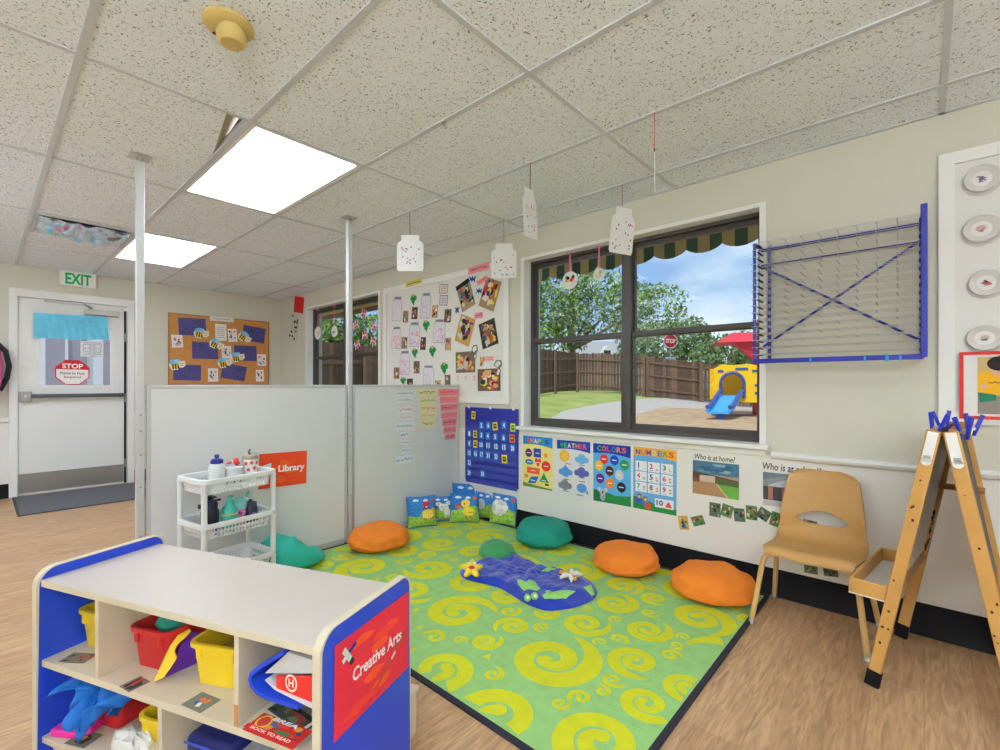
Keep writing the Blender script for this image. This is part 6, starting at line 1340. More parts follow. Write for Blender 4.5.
body(t, [(0, .145), (.031, .145), (.031, .164), (.022, .170), (.010, .172), (.009, .176), (.013, .182), (.011, .194), (0, .195)], mat('navy lid', (40, 48, 132), .4), 'lid')
t = on_cart('drink_cup', 'short white cup with a straw on the cart top', 'cup', .018, -.02, Z2, 0)
body(t, [(0, 0), (.035, 0), (.045, .10), (.047, .104), (.047, .110), (.02, .114), (0, .114)], mat('white cup', (226, 226, 228), .35))
m = MB(); m.tube([(.0, .01, .112), (.002, .014, .158)], .004, mat('clear straw', (206, 210, 214), .3), 8); m.build('straw', t)
m = MB(); 
for a in (200, 250, 300): m.box((.041 * math.cos(R(a)) - .004, .042 * math.sin(R(a)) - .002, .03), (.041 * math.cos(R(a)) + .004, .042 * math.sin(R(a)) + .002, .045), fc(110, 100, 150))
m.build('printed_mark', t)
t = on_cart('spout_bottle', 'small bottle with a red bent spout behind the white cup', 'bottle', .075, .06, Z2, 0)
body(t, [(0, 0), (.028, 0), (.030, .01), (.030, .08), (.022, .1), (0, .1)], mat('dark teal plastic', (60, 110, 130), .4))
m = MB(); RDP = mat('red spout', (224, 72, 56), .4); m.tube([(-.05, 0, .125), (-.02, 0, .128), (0, 0, .128), (.012, 0, .112)], [.006, .008, .014, .016], RDP, 10); m.ball((.0, 0, .135), .017, RDP, 12, 8); m.build('spout', t)
t = on_cart('tumbler', 'white tumbler with red dots and a tan lid on the cart top', 'tumbler', .145, .03, Z2, 0)
body(t, [(0, 0), (.032, 0), (.034, .005), (.041, .135), (.041, .138), (0, .138)], mat('white tumbler', (234, 232, 228), .4))
body(t, [(0, .138), (.043, .138), (.043, .158), (.036, .164), (0, .166)], mat('tan lid', (172, 158, 134), .45), 'lid')
m = MB(); m.tube([(-.005, 0, .165), (-.012, -.004, .185), (-.004, -.006, .198)], [.008, .007, .005], mat('grey spout', (120, 112, 100), .4), 8); m.build('spout', t)
m = MB(); rnd = random.Random(5)
for a, z in ((200, .03), (250, .045), (300, .03), (225, .078), (275, .085), (315, .075), (205, .115), (250, .118), (295, .115)):
    r = .0343 + .0067 * (z / .13); vs = [(((r + .0006) * math.cos(R(a) + .26 * math.cos(k * PI / 5))), ((r + .0006) * math.sin(R(a) + .26 * math.cos(k * PI / 5))), z + .011 * math.sin(k * PI / 5)) for k in range(10)]; m.poly(vs, fc(222, 76, 70))
m.build('red_dots', t)
t = on_cart('sports_bottle', 'black bottle with a blue band and flip lid on the middle cart tier', 'bottle', -.115, -.03, Z1, 0)
body(t, [(0, 0), (.042, 0), (.044, .006), (.044, .06), (.0445, .061)], mat('bright blue band', (40, 110, 206), .35)); body(t, [(.0, .058), (.045, .058), (.045, .125), (.036, .145), (0, .145)], mat('near black plastic', (30, 32, 48), .4), 'sleeve')
m = MB(); BKN = mat('midnight lid', (34, 38, 70), .4); m.lathe([(0, .145), (.038, .145), (.04, .165), (.03, .185), (.012, .19), (.012, .205), (.016, .21), (0, .216)], BKN, 20); m.box((-.055, -.012, .150), (-.02, .012, .172), BKN); m.box((.02, -.010, .175), (.055, .010, .185), BKN); m.build('lid', t)
t = on_cart('navy_flask', 'dark navy flask behind the black bottle on the middle cart tier', 'flask', -.07, .055, Z1, 0)
body(t, [(0, 0), (.034, 0), (.036, .12), (.028, .15), (0, .15)], BKN); m = MB(); m.tube([(.0, 0, .15), (.02, 0, .185), (.03, 0, .175)], .006, BKN, 8); m.build('loop', t)
t = on_cart('sippy_cup', 'mint sippy cup with a soft spout on the middle cart tier', 'cup', -.015, -.035, Z1, 0)
MNT = mat('mint plastic', (70, 190, 166), .4)
body(t, [(0, 0), (.036, 0), (.043, .03), (.043, .085), (.040, .088), (0, .088)], MNT); body(t, [(0, .088), (.045, .088), (.045, .098), (0, .098)], mat('cream ring', (226, 214, 150), .5), 'ring'); body(t, [(0, .098), (.042, .098), (.036, .125), (.018, .145), (.012, .165), (.009, .178), (0, .18)], MNT, 'spout_lid')
t = on_cart('straw_cup', 'pink patterned cup with a mint handled lid on the middle cart tier', 'cup', .066, .015, Z1, 0)
body(t, [(0, 0), (.034, 0), (.041, .10), (0, .10)], mat('pink plastic', (226, 140, 190), .45))
m = MB(); rnd = random.Random(3)
for k in range(14):
    a, z = rnd.uniform(180, 350), rnd.uniform(.015, .09); r = .0348 + .07 * z; m.poly([((r) * math.cos(R(a) + .12 * math.cos(q * PI / 4)), (r) * math.sin(R(a) + .12 * math.cos(q * PI / 4)), z + .006 * math.sin(q * PI / 4)) for q in range(8)], fc(*rnd.choice(((60, 50, 70), (190, 50, 120), (240, 226, 230)))))
m.build('printed_pattern', t)
body(t, [(0, .10), (.043, .10), (.046, .135), (.03, .15), (0, .152)], mat('pale mint plastic', (136, 214, 200), .4), 'lid')
for s in (-1, 1): m = MB(); m.tube([(s * .02, 0, .145), (s * .036, 0, .175), (s * .06, 0, .182), (s * .05, 0, .150)], .008, mat('pale mint plastic', (136, 214, 200), .4), 8); m.build('handle', t)
t = on_cart('small_jar', 'short charcoal bottle at the divider end of the middle cart tier', 'bottle', .140, .02, Z1, 0)
body(t, [(0, 0), (.036, 0), (.038, .005), (.038, .085), (.034, .09), (0, .09)], mat('charcoal plastic', (52, 50, 74), .45)); body(t, [(0, .09), (.036, .09), (.034, .115), (.012, .122), (.010, .132), (0, .133)], mat('charcoal lid', (64, 60, 80), .4), 'lid')
m = MB(); m.prism([(-.012, -.004), (.012, -.004), (.012, .0), (-.012, .0)], .03, .06, fc(150, 150, 190)); o = m.build('printed_mark', t); o.location = (0, -.0365, 0)
t = on_cart('red_toy', 'red plastic scoop lying in the lowest cart tier', 'toy', -.06, -.03, Z0, 8)
m = MB(); m.tube([(-.07, 0, .055), (-.02, 0, .066), (.05, 0, .062)], [.012, .012, .009], mat('dark red plastic', (186, 42, 60), .4), 10); m.build('shaft', t); m = MB(); m.lathe([(0, 0), (.024, .004), (.032, .03), (.033, .05), (.029, .05), (.026, .03), (0, .01)], mat('dark red plastic', (186, 42, 60), .4), 16, (-.085, 0, .02)); m.build('bowl', t)

# ------------------------------------------------------------------ classroom shelf in front
SYAW = R(21.56); SLX, SD, SHT = 1.087, .385, .57
sh_ = thing('toy_shelf', 'low cream shelf unit with blue end panels in front', 'shelf', (-2.0728, .131, 0), (0, 0, SYAW))
SM = sh_.matrix_basis; SMI = SM.inverted()
def shL(px, py, y):                       # picked point on the vertical plane of the shelf at depth y -> shelf x, z
    o = SMI @ EYE; d = SMI.to_3x3() @ ray(px, py); t = (y - o.y) / d.y; p = o + d * t; return p.x, p.z
def shF(px, py, z): o = SMI @ onZ(px, py, z); return o.x, o.y
M_CR = mat('cream laminate', (208, 193, 168), .38, var=.05, scale=7); M_TOP = mat('white laminate top', (202, 190, 177), .35, var=.025, scale=3); M_EDG = mat('cream edging', (212, 200, 174), .5, var=.04); M_BL = mat('royal blue laminate', (36, 70, 196), .35, var=.03, scale=4)
ZM, ZBt, UPX, LOX = .317, .075, (.2686, .829), .542
m = MB(); m.box((0, 0, SHT - .020), (SLX, SD - .02, SHT), M_EDG); m.box((0, .001, SHT), (SLX, SD - .02, SHT + .0012), M_TOP); m.build('top', sh_, bevel=.003)
m = MB(); m.box((0, .002, ZM - .020), (SLX, SD - .03, ZM - .0006), M_EDG); m.box((0, .003, ZM - .0006), (SLX, SD - .03, ZM), M_CR); m.build('middle_shelf', sh_, bevel=.002)
m = MB(); m.box((0, .002, ZBt - .020), (SLX, SD - .03, ZBt), M_CR); m.box((0, .03, .0), (SLX, .045, ZBt - .02), M_EDG); m.build('bottom_shelf', sh_, bevel=.002)
m = MB(); m.box((0, SD - .03, .0), (SLX, SD - .02, SHT - .02), M_CR); m.build('back_panel', sh_)
for x in UPX:
    m = MB(); m.box((x - .008, .004, ZM), (x + .008, SD - .03, SHT - .02), M_CR); u = m.build('divider', sh_, bevel=.0015)
    if x > .5: m = MB(); m.box((x - .007, .0028, ZM), (x + .007, .0042, ZM + .055), mat('bare particle board', (186, 130, 78), .9)); tag(m.build('chipped_edge', u), 'bare brown chipped edge')
m = MB(); m.box((LOX - .008, .004, ZBt), (LOX + .008, SD - .03, ZM - .02), M_CR); m.build('divider', sh_, bevel=.0015)
def endpanel(x0, x1, name):
    r, top = .055, SHT + .036; y0, y1 = -.012, SD
    out = [(y0, 0)] + [(y0 + r - r * math.cos(R(a)), top - r + r * math.sin(R(a))) for a in range(0, 91, 9)] + [(y1 - .04 + .04 * math.sin(R(a)), top - .04 + .04 * math.cos(R(a))) for a in range(0, 91, 9)] + [(y1, 0)]
    p = MB(); n = len(out)
    p.add([(x0, y, z) for y, z in out] + [(x1, y, z) for y, z in out], [list(range(n))[::-1], [n + i for i in range(n)]], M_BL)
    o = p.build(name, sh_)
    e = MB(); c = (sum(y for y, z in out) / n, sum(z for y, z in out) / n)
    for i in range(n - 1):
        a, b_ = out[i], out[i + 1]
        def shr(q): v = Vector((q[0] - c[0], q[1] - c[1])); v *= 1 - .008 / max(.02, v.length); return (c[0] + v.x, c[1] + v.y)
        ai, bi = shr(a), shr(b_); g = .0012
        e.add([(x0 - g, *a), (x1 + g, *a), (x1 + g, *b_), (x0 - g, *b_), (x0 - g, *ai), (x0 - g, *bi), (x1 + g, *ai), (x1 + g, *bi)], [[0, 1, 2, 3], [0, 3, 5, 4], [1, 6, 7, 2]], M_EDG)
    tag(e.build('edge_band', o), 'cream edge band')
endpanel(-.021, -.001, 'end_panel'); endpanel(SLX + .001, SLX + .021, 'end_panel')
# low wood block behind the shelf, touching the rug edge
q = onZ(416.5, 684.5, 0); wb = thing('wood_block', 'low tan wooden step just behind the blue end panel of the shelf', 'step', SM @ Vector((SLX - .20, SD + .085, 0)), (0, 0, SYAW))
m = MB(); m.box((-.17, -.06, .14), (.17, .06, .158), M_EDG); m.build('step_top', wb, bevel=.003)
for x in (-.15, .15): m = MB(); m.box((x - .009, -.055, 0), (x + .009, .055, .14), M_EDG); m.build('step_leg', wb)

# Creative Arts sign on the end panel
def d_arts(k):
    rnd = random.Random(6)
    for i in range(9): k.blob(rnd.uniform(-.3, .3), rnd.uniform(-.4, .4), .16, .06, fc(*rnd.choice(((236, 66, 50), (214, 40, 76), (228, 52, 60), (240, 84, 44)))), rnd, 1 + i * .1)
    k.words('Creative Arts', .04, .03, .68, .15, fc(250, 246, 246), 3, bold=.02)
    k.line([(-.42, .28), (-.26, .38)], .012, fc(40, 44, 130), 3); k.line([(-.42, .27), (-.35, .32)], .013, fc(226, 230, 226), 4)
    k.line([(-.41, .40), (-.30, .18)], .015, fc(200, 222, 206), 4); k.line([(-.33, .24), (-.30, .18)], .016, fc(50, 56, 50), 5)
    k.line([(.44, .02), (.12, -.26)], .007, fc(140, 96, 40), 3); k.line([(.28, -.13), (.22, -.18)], .009, fc(232, 214, 206), 4); k.line([(.12, -.26), (-.02, -.38)], .011, fc(190, 80, 40), 3)
sq = [(333.7, 647), (408.3, 591.7), (407.5, 666.6), (334.7, 742)]
def shX(px, py, x): o = SMI @ EYE; d = SMI.to_3x3() @ ray(px, py); t = (x - o.x) / d.x; return o + d * t
P4 = [shX(x, y, SLX + .0235) for x, y in sq]; c = sum(P4, Vector()) / 4
w = ((P4[1] - P4[0]).length + (P4[2] - P4[3]).length) / 2; h = ((P4[0] - P4[3]).length + (P4[1] - P4[2]).length) / 2; e = P4[1] - P4[0] + P4[2] - P4[3]; roll = math.atan2(e.z, e.y)
k = Card(w, h, fc(222, 46, 66)); d_arts(k); o = k.build('creative_sign'); tag(o, 'red sign reading Creative Arts on the blue end of the toy shelf', 'sign')
o.location = SM @ c; o.rotation_euler = (Matrix.Rotation(SYAW, 3, 'Z') @ Euler(ROT['B']).to_matrix() @ Matrix.Rotation(roll, 3, 'Z')).to_euler()

def in_shelf(name, label, cat, x, y, z, yaw=0, group=None): return thing(name, label, cat, SM @ Vector((x, y, z)), (0, 0, SYAW + R(yaw)), group)
YEL = mat('yellow bin plastic', (238, 204, 40), .35, var=.03); RED = mat('red bin plastic', (190, 34, 38), .35, var=.03)
def bin_(label, x, y, z, mt, yaw=0, group='plastic bins in the toy shelf', w=.155, d=.22, h=.125):
    t = in_shelf('storage_bin', label, 'bin', x, y, z + .0005, yaw, group); fl = .011; th = .003
    a, b_ = rrect(w / 2, d / 2, .02, 4), rrect(w / 2 + fl, d / 2 + fl, .026, 4); ai, bi = rrect(w / 2 - th, d / 2 - th, .018, 4), rrect(w / 2 + fl - th, d / 2 + fl - th, .023, 4); br, bo = rrect(w / 2 + fl + .009, d / 2 + fl + .009, .032, 4), rrect(w / 2 + fl + .009, d / 2 + fl + .009, .032, 4); n = len(a)
    L = [[(x, y, 0) for x, y in a], [(x, y, h - .012) for x, y in b_], [(x, y, h - .014) for x, y in br], [(x, y, h) for x, y in br], [(x, y, h) for x, y in bi], [(x, y, .005) for x, y in ai]]
    m = MB(); vs = sum(L, []); fs = [list(range(n))[::-1], [5 * n + i for i in range(n)]]
    for r in range(5):
        for i in range(n): j = (i + 1) % n; fs.append([r * n + i, r * n + j, (r + 1) * n + j, (r + 1) * n + i])
    m.add(vs, fs, mt); m.build('tub', t, bevel=.0015)
    for dx in (-w * .36, w * .36): m = MB(); m.box((dx - .008, -(d / 2 + fl + .005), h - .045), (dx + .008, -(d / 2 + fl - .006), h - .012), mt); m.build('handle_tab', t, bevel=.002)
    return t
bin_('yellow bin in the narrow upper bay beside the blue end', .092, .215, ZM, YEL, 0, w=.135)
t = bin_('red bin full of dress up bits in the upper middle bay', .368, .205, ZM, RED, 3, w=.135)
bin_('yellow bin in the upper middle bay next to the divider', .630, .212, ZM, YEL, 7)
bin_('red bin on the lower shelf under the blue smock', .130, .212, ZBt, RED, 0, w=.13)
bin_('yellow bin on the lower shelf behind the plastic bag', .440, .180, ZBt, YEL, 0, w=.12)
# contents of the red bin
for i, (dx, dy, cl, lb) in enumerate(((-.02, -.03, (40, 150, 130), 'green cloth scrap poking out of the upper red bin'), (.03, .02, (40, 46, 90), 'navy cloth scrap in the upper red bin'), (.04, .08, (60, 150, 170), 'teal cloth scrap at the back of the upper red bin'))):
    t = in_shelf('cloth_scrap', lb, 'cloth', .365 + dx, .205 + dy, ZM + .07, 20 * i, 'cloth scraps in the red bin')
    m = MB(); m.grid(lambda u, v: (.05 * math.cos(2 * PI * u) * math.sin(PI * v) * (1 + .5 * noise.noise(Vector((u * 7, v * 5, i)))), .035 * math.sin(2 * PI * u) * math.sin(PI * v) * (1 + .5 * noise.noise(Vector((u * 5, v * 6, i + 4)))), .035 - .035 * math.cos(PI * v) + .012 * noise.noise(Vector((u * 8, v * 8, i)))), 26, 12, mat('scrap cloth %d' % i, cl, .85, var=.2, scale=40), closed_u=True); m.build('fabric', t, angle=70)
m = MB(); m.ball((0, 0, .012), .012, fc(240, 214, 160), 12, 8); t = in_shelf('wooden_bead', 'pale round bead at the edge of the yellow bin by the divider', 'bead', .685, .30, ZM + .075); m.build('bead_ball', t)
m = MB(); m.box((-.058, -.075, 0), (.058, .075, .07), mat('tan wooden blocks', (150, 110, 60), .7, var=.2, scale=30)); t = in_shelf('wooden_block', 'dark tan wooden block filling the yellow bin by the divider', 'block', .630, .212, ZM + .006, 7); m.build('block_body', t, bevel=.004)
# purple folder and yellow foam arch leaning beside the red bin
def shP(px, py, y): p = shL(px, py, y); return Vector((p[0], y, min(p[1], SHT - .024)))
def sheet3(name, t, pts, off, mt):
    P = [shP(*p) for p in pts]; Q = [p + Vector(off) for p in P]; n = len(P); m = MB()
    m.add([tuple(p) for p in P + Q], [list(range(n)), [n + i for i in range(n)][::-1]] + [[(i + 1) % n, i, n + i, n + (i + 1) % n] for i in range(n)], mt); return m.build(name, t)
t = thing('purple_folder', 'purple plastic folder leaning between the red and yellow bins', 'folder', sh_.location, (0, 0, SYAW))
sheet3('cover', t, [(164.5, 677.5, .075), (176, 659, .10), (180, 646, .12), (190, 632, .15), (206, 634, .20), (198, 663, .165)], (-.004, .004, 0), mat('purple plastic', (108, 50, 170), .45, var=.04))
t = thing('yellow_arch', 'yellow foam arch leaning against the purple folder', 'foam shape', sh_.location, (0, 0, SYAW))
sheet3('foam_arch', t, [(153.5, 682, .045), (162, 663, .07), (170, 646, .09), (177, 636, .11), (189, 629.5, .14), (190.5, 632, .14), (184, 639, .115), (177, 645, .10), (174, 652, .09), (176.5, 659, .08), (170, 669, .065), (163, 677.5, .055)], (-.005, .006, 0), mat('yellow foam', (240, 196, 52), .8, var=.03))
# picture labels taped on the shelves
def shelf_label(label, q, z, base, draw):
    P = [onZ(x, y, z) for x, y in q]; c = sum(P, Vector()) / 4; w = ((P[1] - P[0]).length + (P[2] - P[3]).length) / 2; h = ((P[3] - P[0]).length + (P[2] - P[1]).length) / 2; e = P[1] - P[0] + P[2] - P[3]
    k = Card(w, h, fc(*base), .0006); draw(k); o = k.build('picture_label'); tag(o, label, 'label', 'picture labels taped on the toy shelf'); o.location = (c.x, c.y, z + .0004); o.rotation_euler = (0, 0, math.atan2(e.y, e.x))
G1 = (128, 124, 104)
shelf_label('picture label in the narrow upper bay in front of the yellow bin', [(65, 659), (80, 650), (93, 657), (76, 667)][::-1], ZM, G1, lambda k: k.photo([(126, 120, 100), (40, 70, 60), (190, 60, 50), (60, 60, 50)], 901, 9))
shelf_label('picture label of dark pens in front of the red bin', [(119, 687), (140, 676), (151, 682), (129, 692)][::-1], ZM, (120, 116, 98), lambda k: (k.line([(-.4, .2), (.4, .2)], .012, fc(28, 30, 40), 1), k.line([(-.45, -.1), (.3, -.05)], .012, fc(20, 60, 60), 2), k.line([(-.2, 0), (.45, .05)], .012, fc(200, 70, 50), 3), k.line([(-.4, -.3), (.2, -.3)], .01, fc(26, 26, 34), 3)))
shelf_label('picture label with blue and orange paint tubes in front of the second yellow bin', [(181, 705), (202, 692), (221.6, 700), (200, 713.4)][::-1], ZM, (118, 120, 106), lambda k: (k.disc(-.1, .12, .10, fc(40, 80, 200)), k.disc(.16, .06, .13, fc(236, 110, 40)), k.line([(-.3, -.1), (-.05, -.02)], .012, fc(226, 226, 220), 2), k.line([(.0, -.15), (.3, -.2)], .01, fc(236, 120, 60), 2)))
shelf_label('picture label on the lowest shelf in front of the red bin', [(65, 742), (86.5, 729.7), (100.4, 736), (83, 750)][::-1], ZBt, (116, 112, 96), lambda k: (k.P([(-.35, -.2), (.1, -.3), (.38, .0), (.1, .3), (-.3, .2)], fc(44, 40, 40)), k.P([(-.15, .0), (.15, -.1), (.25, .1), (.0, .15)], fc(190, 140, 60), 2)))
# blue cloth, pink block, plastic bag
t = in_shelf('blue_smock', 'crumpled bright blue smock spilling over the lower red bin', 'cloth', .165, .120, ZBt)
CLB = mat('bright blue nylon', (22, 104, 190), .6, var=.08, scale=14, bump=.2, bscale=70)
for nm, hem in (('smock', 0),):
    m = MB()
    def sm(u, v):
        x = -.12 + .25 * u; top = .195 - .02 * u; hemz = .085 + .06 * abs(math.sin(u * 9.5 + .6)) - (.06 if .62 < u < .80 else 0)
        z = top + (hemz - top) * v; y = -.02 - .09 * v * (1 - .3 * math.sin(u * 8)) + .018 * math.sin(u * 26 + 3 * v) * (.3 + v) + .02 * noise.noise(Vector((u * 5, v * 5, 2)))
        return (x + .02 * math.sin(v * 5 + u * 7), y, z + .008 * math.sin(u * 40) * (1 - v))
    m.grid(sm, 70, 26, CLB); o = m.build('cloth', t, angle=70); so = o.modifiers.new('s', 'SOLIDIFY'); so.thickness = .003
    m = MB(); m.grid(lambda u, v: (-.11 + .23 * u, -.02 + .16 * v + .01 * math.sin(u * 20), .192 - .02 * u - .05 * v * v * (1 - u) + .012 * noise.noise(Vector((u * 7, v * 6, 5)))), 50, 14, CLB); o = m.build('cloth_back', t, angle=70)
t = in_shelf('pink_block', 'bright pink foam block on the lowest shelf under the blue smock', 'block', .078, .056, ZBt + .0005, 14)
m = MB(); PNK = mat('hot pink foam', (226, 46, 150), .6, var=.05); m.box((-.06, -.035, 0), (.03, .035, .024), PNK); m.box((-.02, -.02, .024), (.06, .045, .044), PNK); m.box((.03, -.015, 0), (.06, .04, .024), PNK); m.build('foam', t, bevel=.006)
t = in_shelf('plastic_bag', 'crumpled clear white plastic bag on the lowest shelf', 'bag', .372, .046, ZBt + .001)
PB = mat('milky bag film', (222, 220, 214), .3, var=.05, scale=30); m = MB(); m.grid(lambda u, v: (.085 * math.cos(2 * PI * u) * math.sin(PI * v) ** .7 * (1 + .25 * noise.noise(Vector((u * 6, v * 5, 1)))), .042 * math.sin(2 * PI * u) * math.sin(PI * v) ** .7, max(0, .035 - .04 * math.cos(PI * v) + .022 * noise.noise(Vector((math.cos(2 * PI * u) * 3, math.sin(2 * PI * u) * 3, v * 6))))), 40, 18, PB, closed_u=True); m.build('film', t, angle=20)
# blue folder with papers, red booklet, magazines in the narrow upper right bay
def ext(name, parent, pts, y0, y1, th, mt):
    """a bent sheet: polyline in shelf x,z pulled along the depth"""
    m = MB(); n = len(pts)
    nr = []
    for i in range(n):
        a, b_ = pts[max(0, i - 1)], pts[min(n - 1, i + 1)]; d = Vector((b_[0] - a[0], b_[1] - a[1])).normalized(); nr.append((-d.y * th / 2, d.x * th / 2))
    vs = []
    for y in (y0, y1): vs += [(p[0] + q[0], y, p[1] + q[1]) for p, q in zip(pts, nr)] + [(p[0] - q[0], y, p[1] - q[1]) for p, q in zip(pts, nr)]
    N2 = 2 * n; fs = []
    for i in range(n - 1): fs += [[i, i + 1, N2 + i + 1, N2 + i], [n + i + 1, n + i, N2 + n + i, N2 + n + i + 1], [i + 1, i, n + i, n + i + 1], [N2 + i, N2 + i + 1, N2 + n + i + 1, N2 + n + i]]
    fs += [[0, N2, N2 + n, n], [n - 1, n + n - 1, N2 + n + n - 1, N2 + n - 1]]
    m.add(vs, fs, mt); return m.build(name, parent, angle=60)
yb0 = .014
sx = lambda px, py, y=yb0: shL(px, py, y)
root = sh_
def shelf_thing(name, label, cat, group=None): return thing(name, label, cat, sh_.location, (0, 0, SYAW), group)
t = shelf_thing('blue_folder', 'royal blue folder lying half open in the upper bay by the red sign', 'folder')
xc = lambda p: (min(p[0], SLX - .006), p[1])
cv = [xc(sx(283, 653)), sx(270, 661), sx(258, 668), sx(251, 674), sx(249.5, 679), sx(251, 686), sx(257, 693), sx(266, 698), sx(282, 703), xc(sx(298, 708))]
cv = [(p[0], min(p[1], SHT - .028)) for p in cv]
ext('cover', t, cv, yb0, yb0 + .24, .010, M_BL)
t = shelf_thing('paper_stack', 'grey white papers slipping out of the top of the blue folder', 'papers')
a, b_, c_, d_ = sx(261, 676), xc(sx(284, 655)), xc(sx(313, 664)), xc(sx(313, 676.5))
zt = SHT - .030; m = MB(); pp = [(a[0], a[1]), (b_[0], min(b_[1], zt)), (c_[0], min(c_[1], zt)), (d_[0], d_[1])]
m.add([(x, yb0 + .012, z) for x, z in pp] + [(x, yb0 + .22, z) for x, z in pp], [[0, 1, 2, 3], [7, 6, 5, 4], [0, 4, 5, 1], [1, 5, 6, 2], [2, 6, 7, 3], [3, 7, 4, 0]], mat('grey white paper', (206, 206, 204), .7)); m.build('sheets', t)
t = shelf_thing('red_booklet', 'red booklet with a circled letter H inside the blue folder', 'booklet')
q = [sx(275, 677), xc(sx(312, 678)), xc(sx(312, 704)), sx(275, 689)]; m = MB(); y_ = yb0 + .004
m.add([(x, y_, z) for x, z in q] + [(x, y_ + .006, z) for x, z in q], [[3, 2, 1, 0], [4, 5, 6, 7], [0, 1, 5, 4], [1, 2, 6, 5], [2, 3, 7, 6], [3, 0, 4, 7]], mat('red booklet cover', (214, 44, 38), .5)); m.build('cover', t)
hx_, hz_ = sx(290, 684); r1 = .022; m = MB(); m.M = Matrix.Translation((hx_, y_ - .0006, hz_)) @ Matrix.Rotation(R(90), 4, 'X')
rp = [(r1 * math.cos(k * PI / 12) * .85, r1 * math.sin(k * PI / 12), 0) for k in range(24)]; ri = [(.76 * p[0], .76 * p[1], 0) for p in rp]
for i in range(24): m.poly([ri[i], rp[i], rp[(i + 1) % 24], ri[(i + 1) % 24]], fc(240, 226, 206))
m.text('H', 0, 0, .016, .020, fc(240, 226, 206), z=.0, bold=.03); m.build('circled_letter', t)
t = shelf_thing('white_pages', 'pinkish white pages fanned under the red booklet', 'papers')
q = [sx(262, 682), xc(sx(275, 690)), xc(sx(312, 704.5)), xc(sx(312, 712)), sx(272, 692)]; m = MB()
m.add([(x, yb0 + .008, z) for x, z in q] + [(x, yb0 + .2, z) for x, z in q], [list(range(5))[::-1], [5 + i for i in range(5)]] + [[i, (i + 1) % 5, 5 + (i + 1) % 5, 5 + i] for i in range(5)], mat('pink white paper', (222, 210, 214), .7)); m.build('sheets', t)
def magazine(label, q, z, th, tilt, draw, base, group):
    P = [onZ(x, y, z) for x, y in q]; c = sum(P, Vector()) / 4; w = ((P[1] - P[0]).length + (P[2] - P[3]).length) / 2; h = ((P[3] - P[0]).length + (P[2] - P[1]).length) / 2; e = P[1] - P[0] + P[2] - P[3]
    t = thing('magazine', label, 'magazine', (c.x, c.y, z - th + .001), (0, 0, math.atan2(e.y, e.x)), group)
    m = MB(); m.box((-w / 2 + .002, -h / 2 + .002, .0), (w / 2 - .002, h / 2 - .002, th - .0015), fc(226, 220, 206)); m.build('pages', t)
    k = Card(w, h, fc(*base), .001); k.M = Matrix.Translation((0, 0, th - .0012)); kk = Card(w, h, fc(*base), .001); draw(kk); kk.v = [(x, y, zz + th - .0012) for x, y, zz in kk.v]; kk.build('cover', t)
def d_mag(k):
    k.photo([(196, 44, 36), (60, 110, 160), (226, 150, 50), (40, 60, 90), (70, 130, 70), (220, 60, 40)], 77, 16, (-.5, -.25, .5, .5)); k.words('BREA', .02, .34, .5, .18, fc(246, 240, 232), 12, bold=.04, shear=.2)
    k.disc(-.30, .06, .13, fc(240, 190, 50), L=12); k.disc(-.30, .06, .10, fc(196, 60, 40), L=13); k.rect(-.5, -.46, .5, -.22, fc(206, 40, 40), 12); k.words('BOOK TO READ', 0, -.34, .78, .14, fc(244, 220, 210), 13, bold=.02)
def d_mag2(k): k.photo([(70, 74, 60), (30, 40, 34), (150, 60, 50), (110, 120, 80)], 78, 12); k.rect(-.5, -.5, .5, -.44, fc(226, 224, 214), 12)
magazine('dark green magazine with a white edge under the blue folder', [(266, 707), (288, 700), (314, 722), (306, 735)], ZM + .016, .014, 0, d_mag2, (60, 66, 54), 'magazines in the upper bay')
magazine('bright red comic style magazine lying on top at the shelf front', [(237, 731), (267, 711), (309, 735), (298, 747.5)][::-1] and [(238, 732), (296, 747), (309, 734), (268, 711)], ZM + .022, .004, 0, d_mag, (200, 50, 40), 'magazines in the upper bay')
# lower right bay
t = shelf_thing('navy_case', 'navy blue soft case on the lowest shelf beside the middle divider', 'case')
m = MB(); m.box((.575, .05, ZBt + .0005), (.755, .30, ZBt + .125), mat('navy nylon', (30, 36, 96), .5, var=.05)); m.build('case_body', t, bevel=.02, seg=4); m = MB(); m.tube([(.58, .048, ZBt + .105), (.665, .046, ZBt + .11), (.75, .048, ZBt + .105)], .003, fc(70, 90, 190), 6); m.build('zip', t)
t = shelf_thing('silver_box', 'grey lidded box with a black handle on the lowest shelf', 'box')
m = MB(); m.box((.765, .06, ZBt + .0005), (.885, .30, ZBt + .115), mat('silver grey plastic', (166, 170, 176), .4)); m.build('box_body', t, bevel=.006); m = MB(); m.tube([(.80, .12, ZBt + .115), (.80, .12, ZBt + .14), (.85, .12, ZBt + .14), (.85, .12, ZBt + .115)], .008, M_BLACK, 8); m.build('handle', t)
t = shelf_thing('red_box', 'dark red box at the sign end of the lowest shelf', 'box')
m = MB(); m.box((.90, .05, ZBt + .0005), (1.07, .31, ZBt + .12), mat('dark red card', (150, 36, 40), .6)); m.build('box_body', t, bevel=.004); m = MB(); m.box((.897, .047, ZBt + .12), (1.073, .313, ZBt + .135), mat('dark red lid', (130, 30, 36), .6)); m.build('lid', t, bevel=.003)

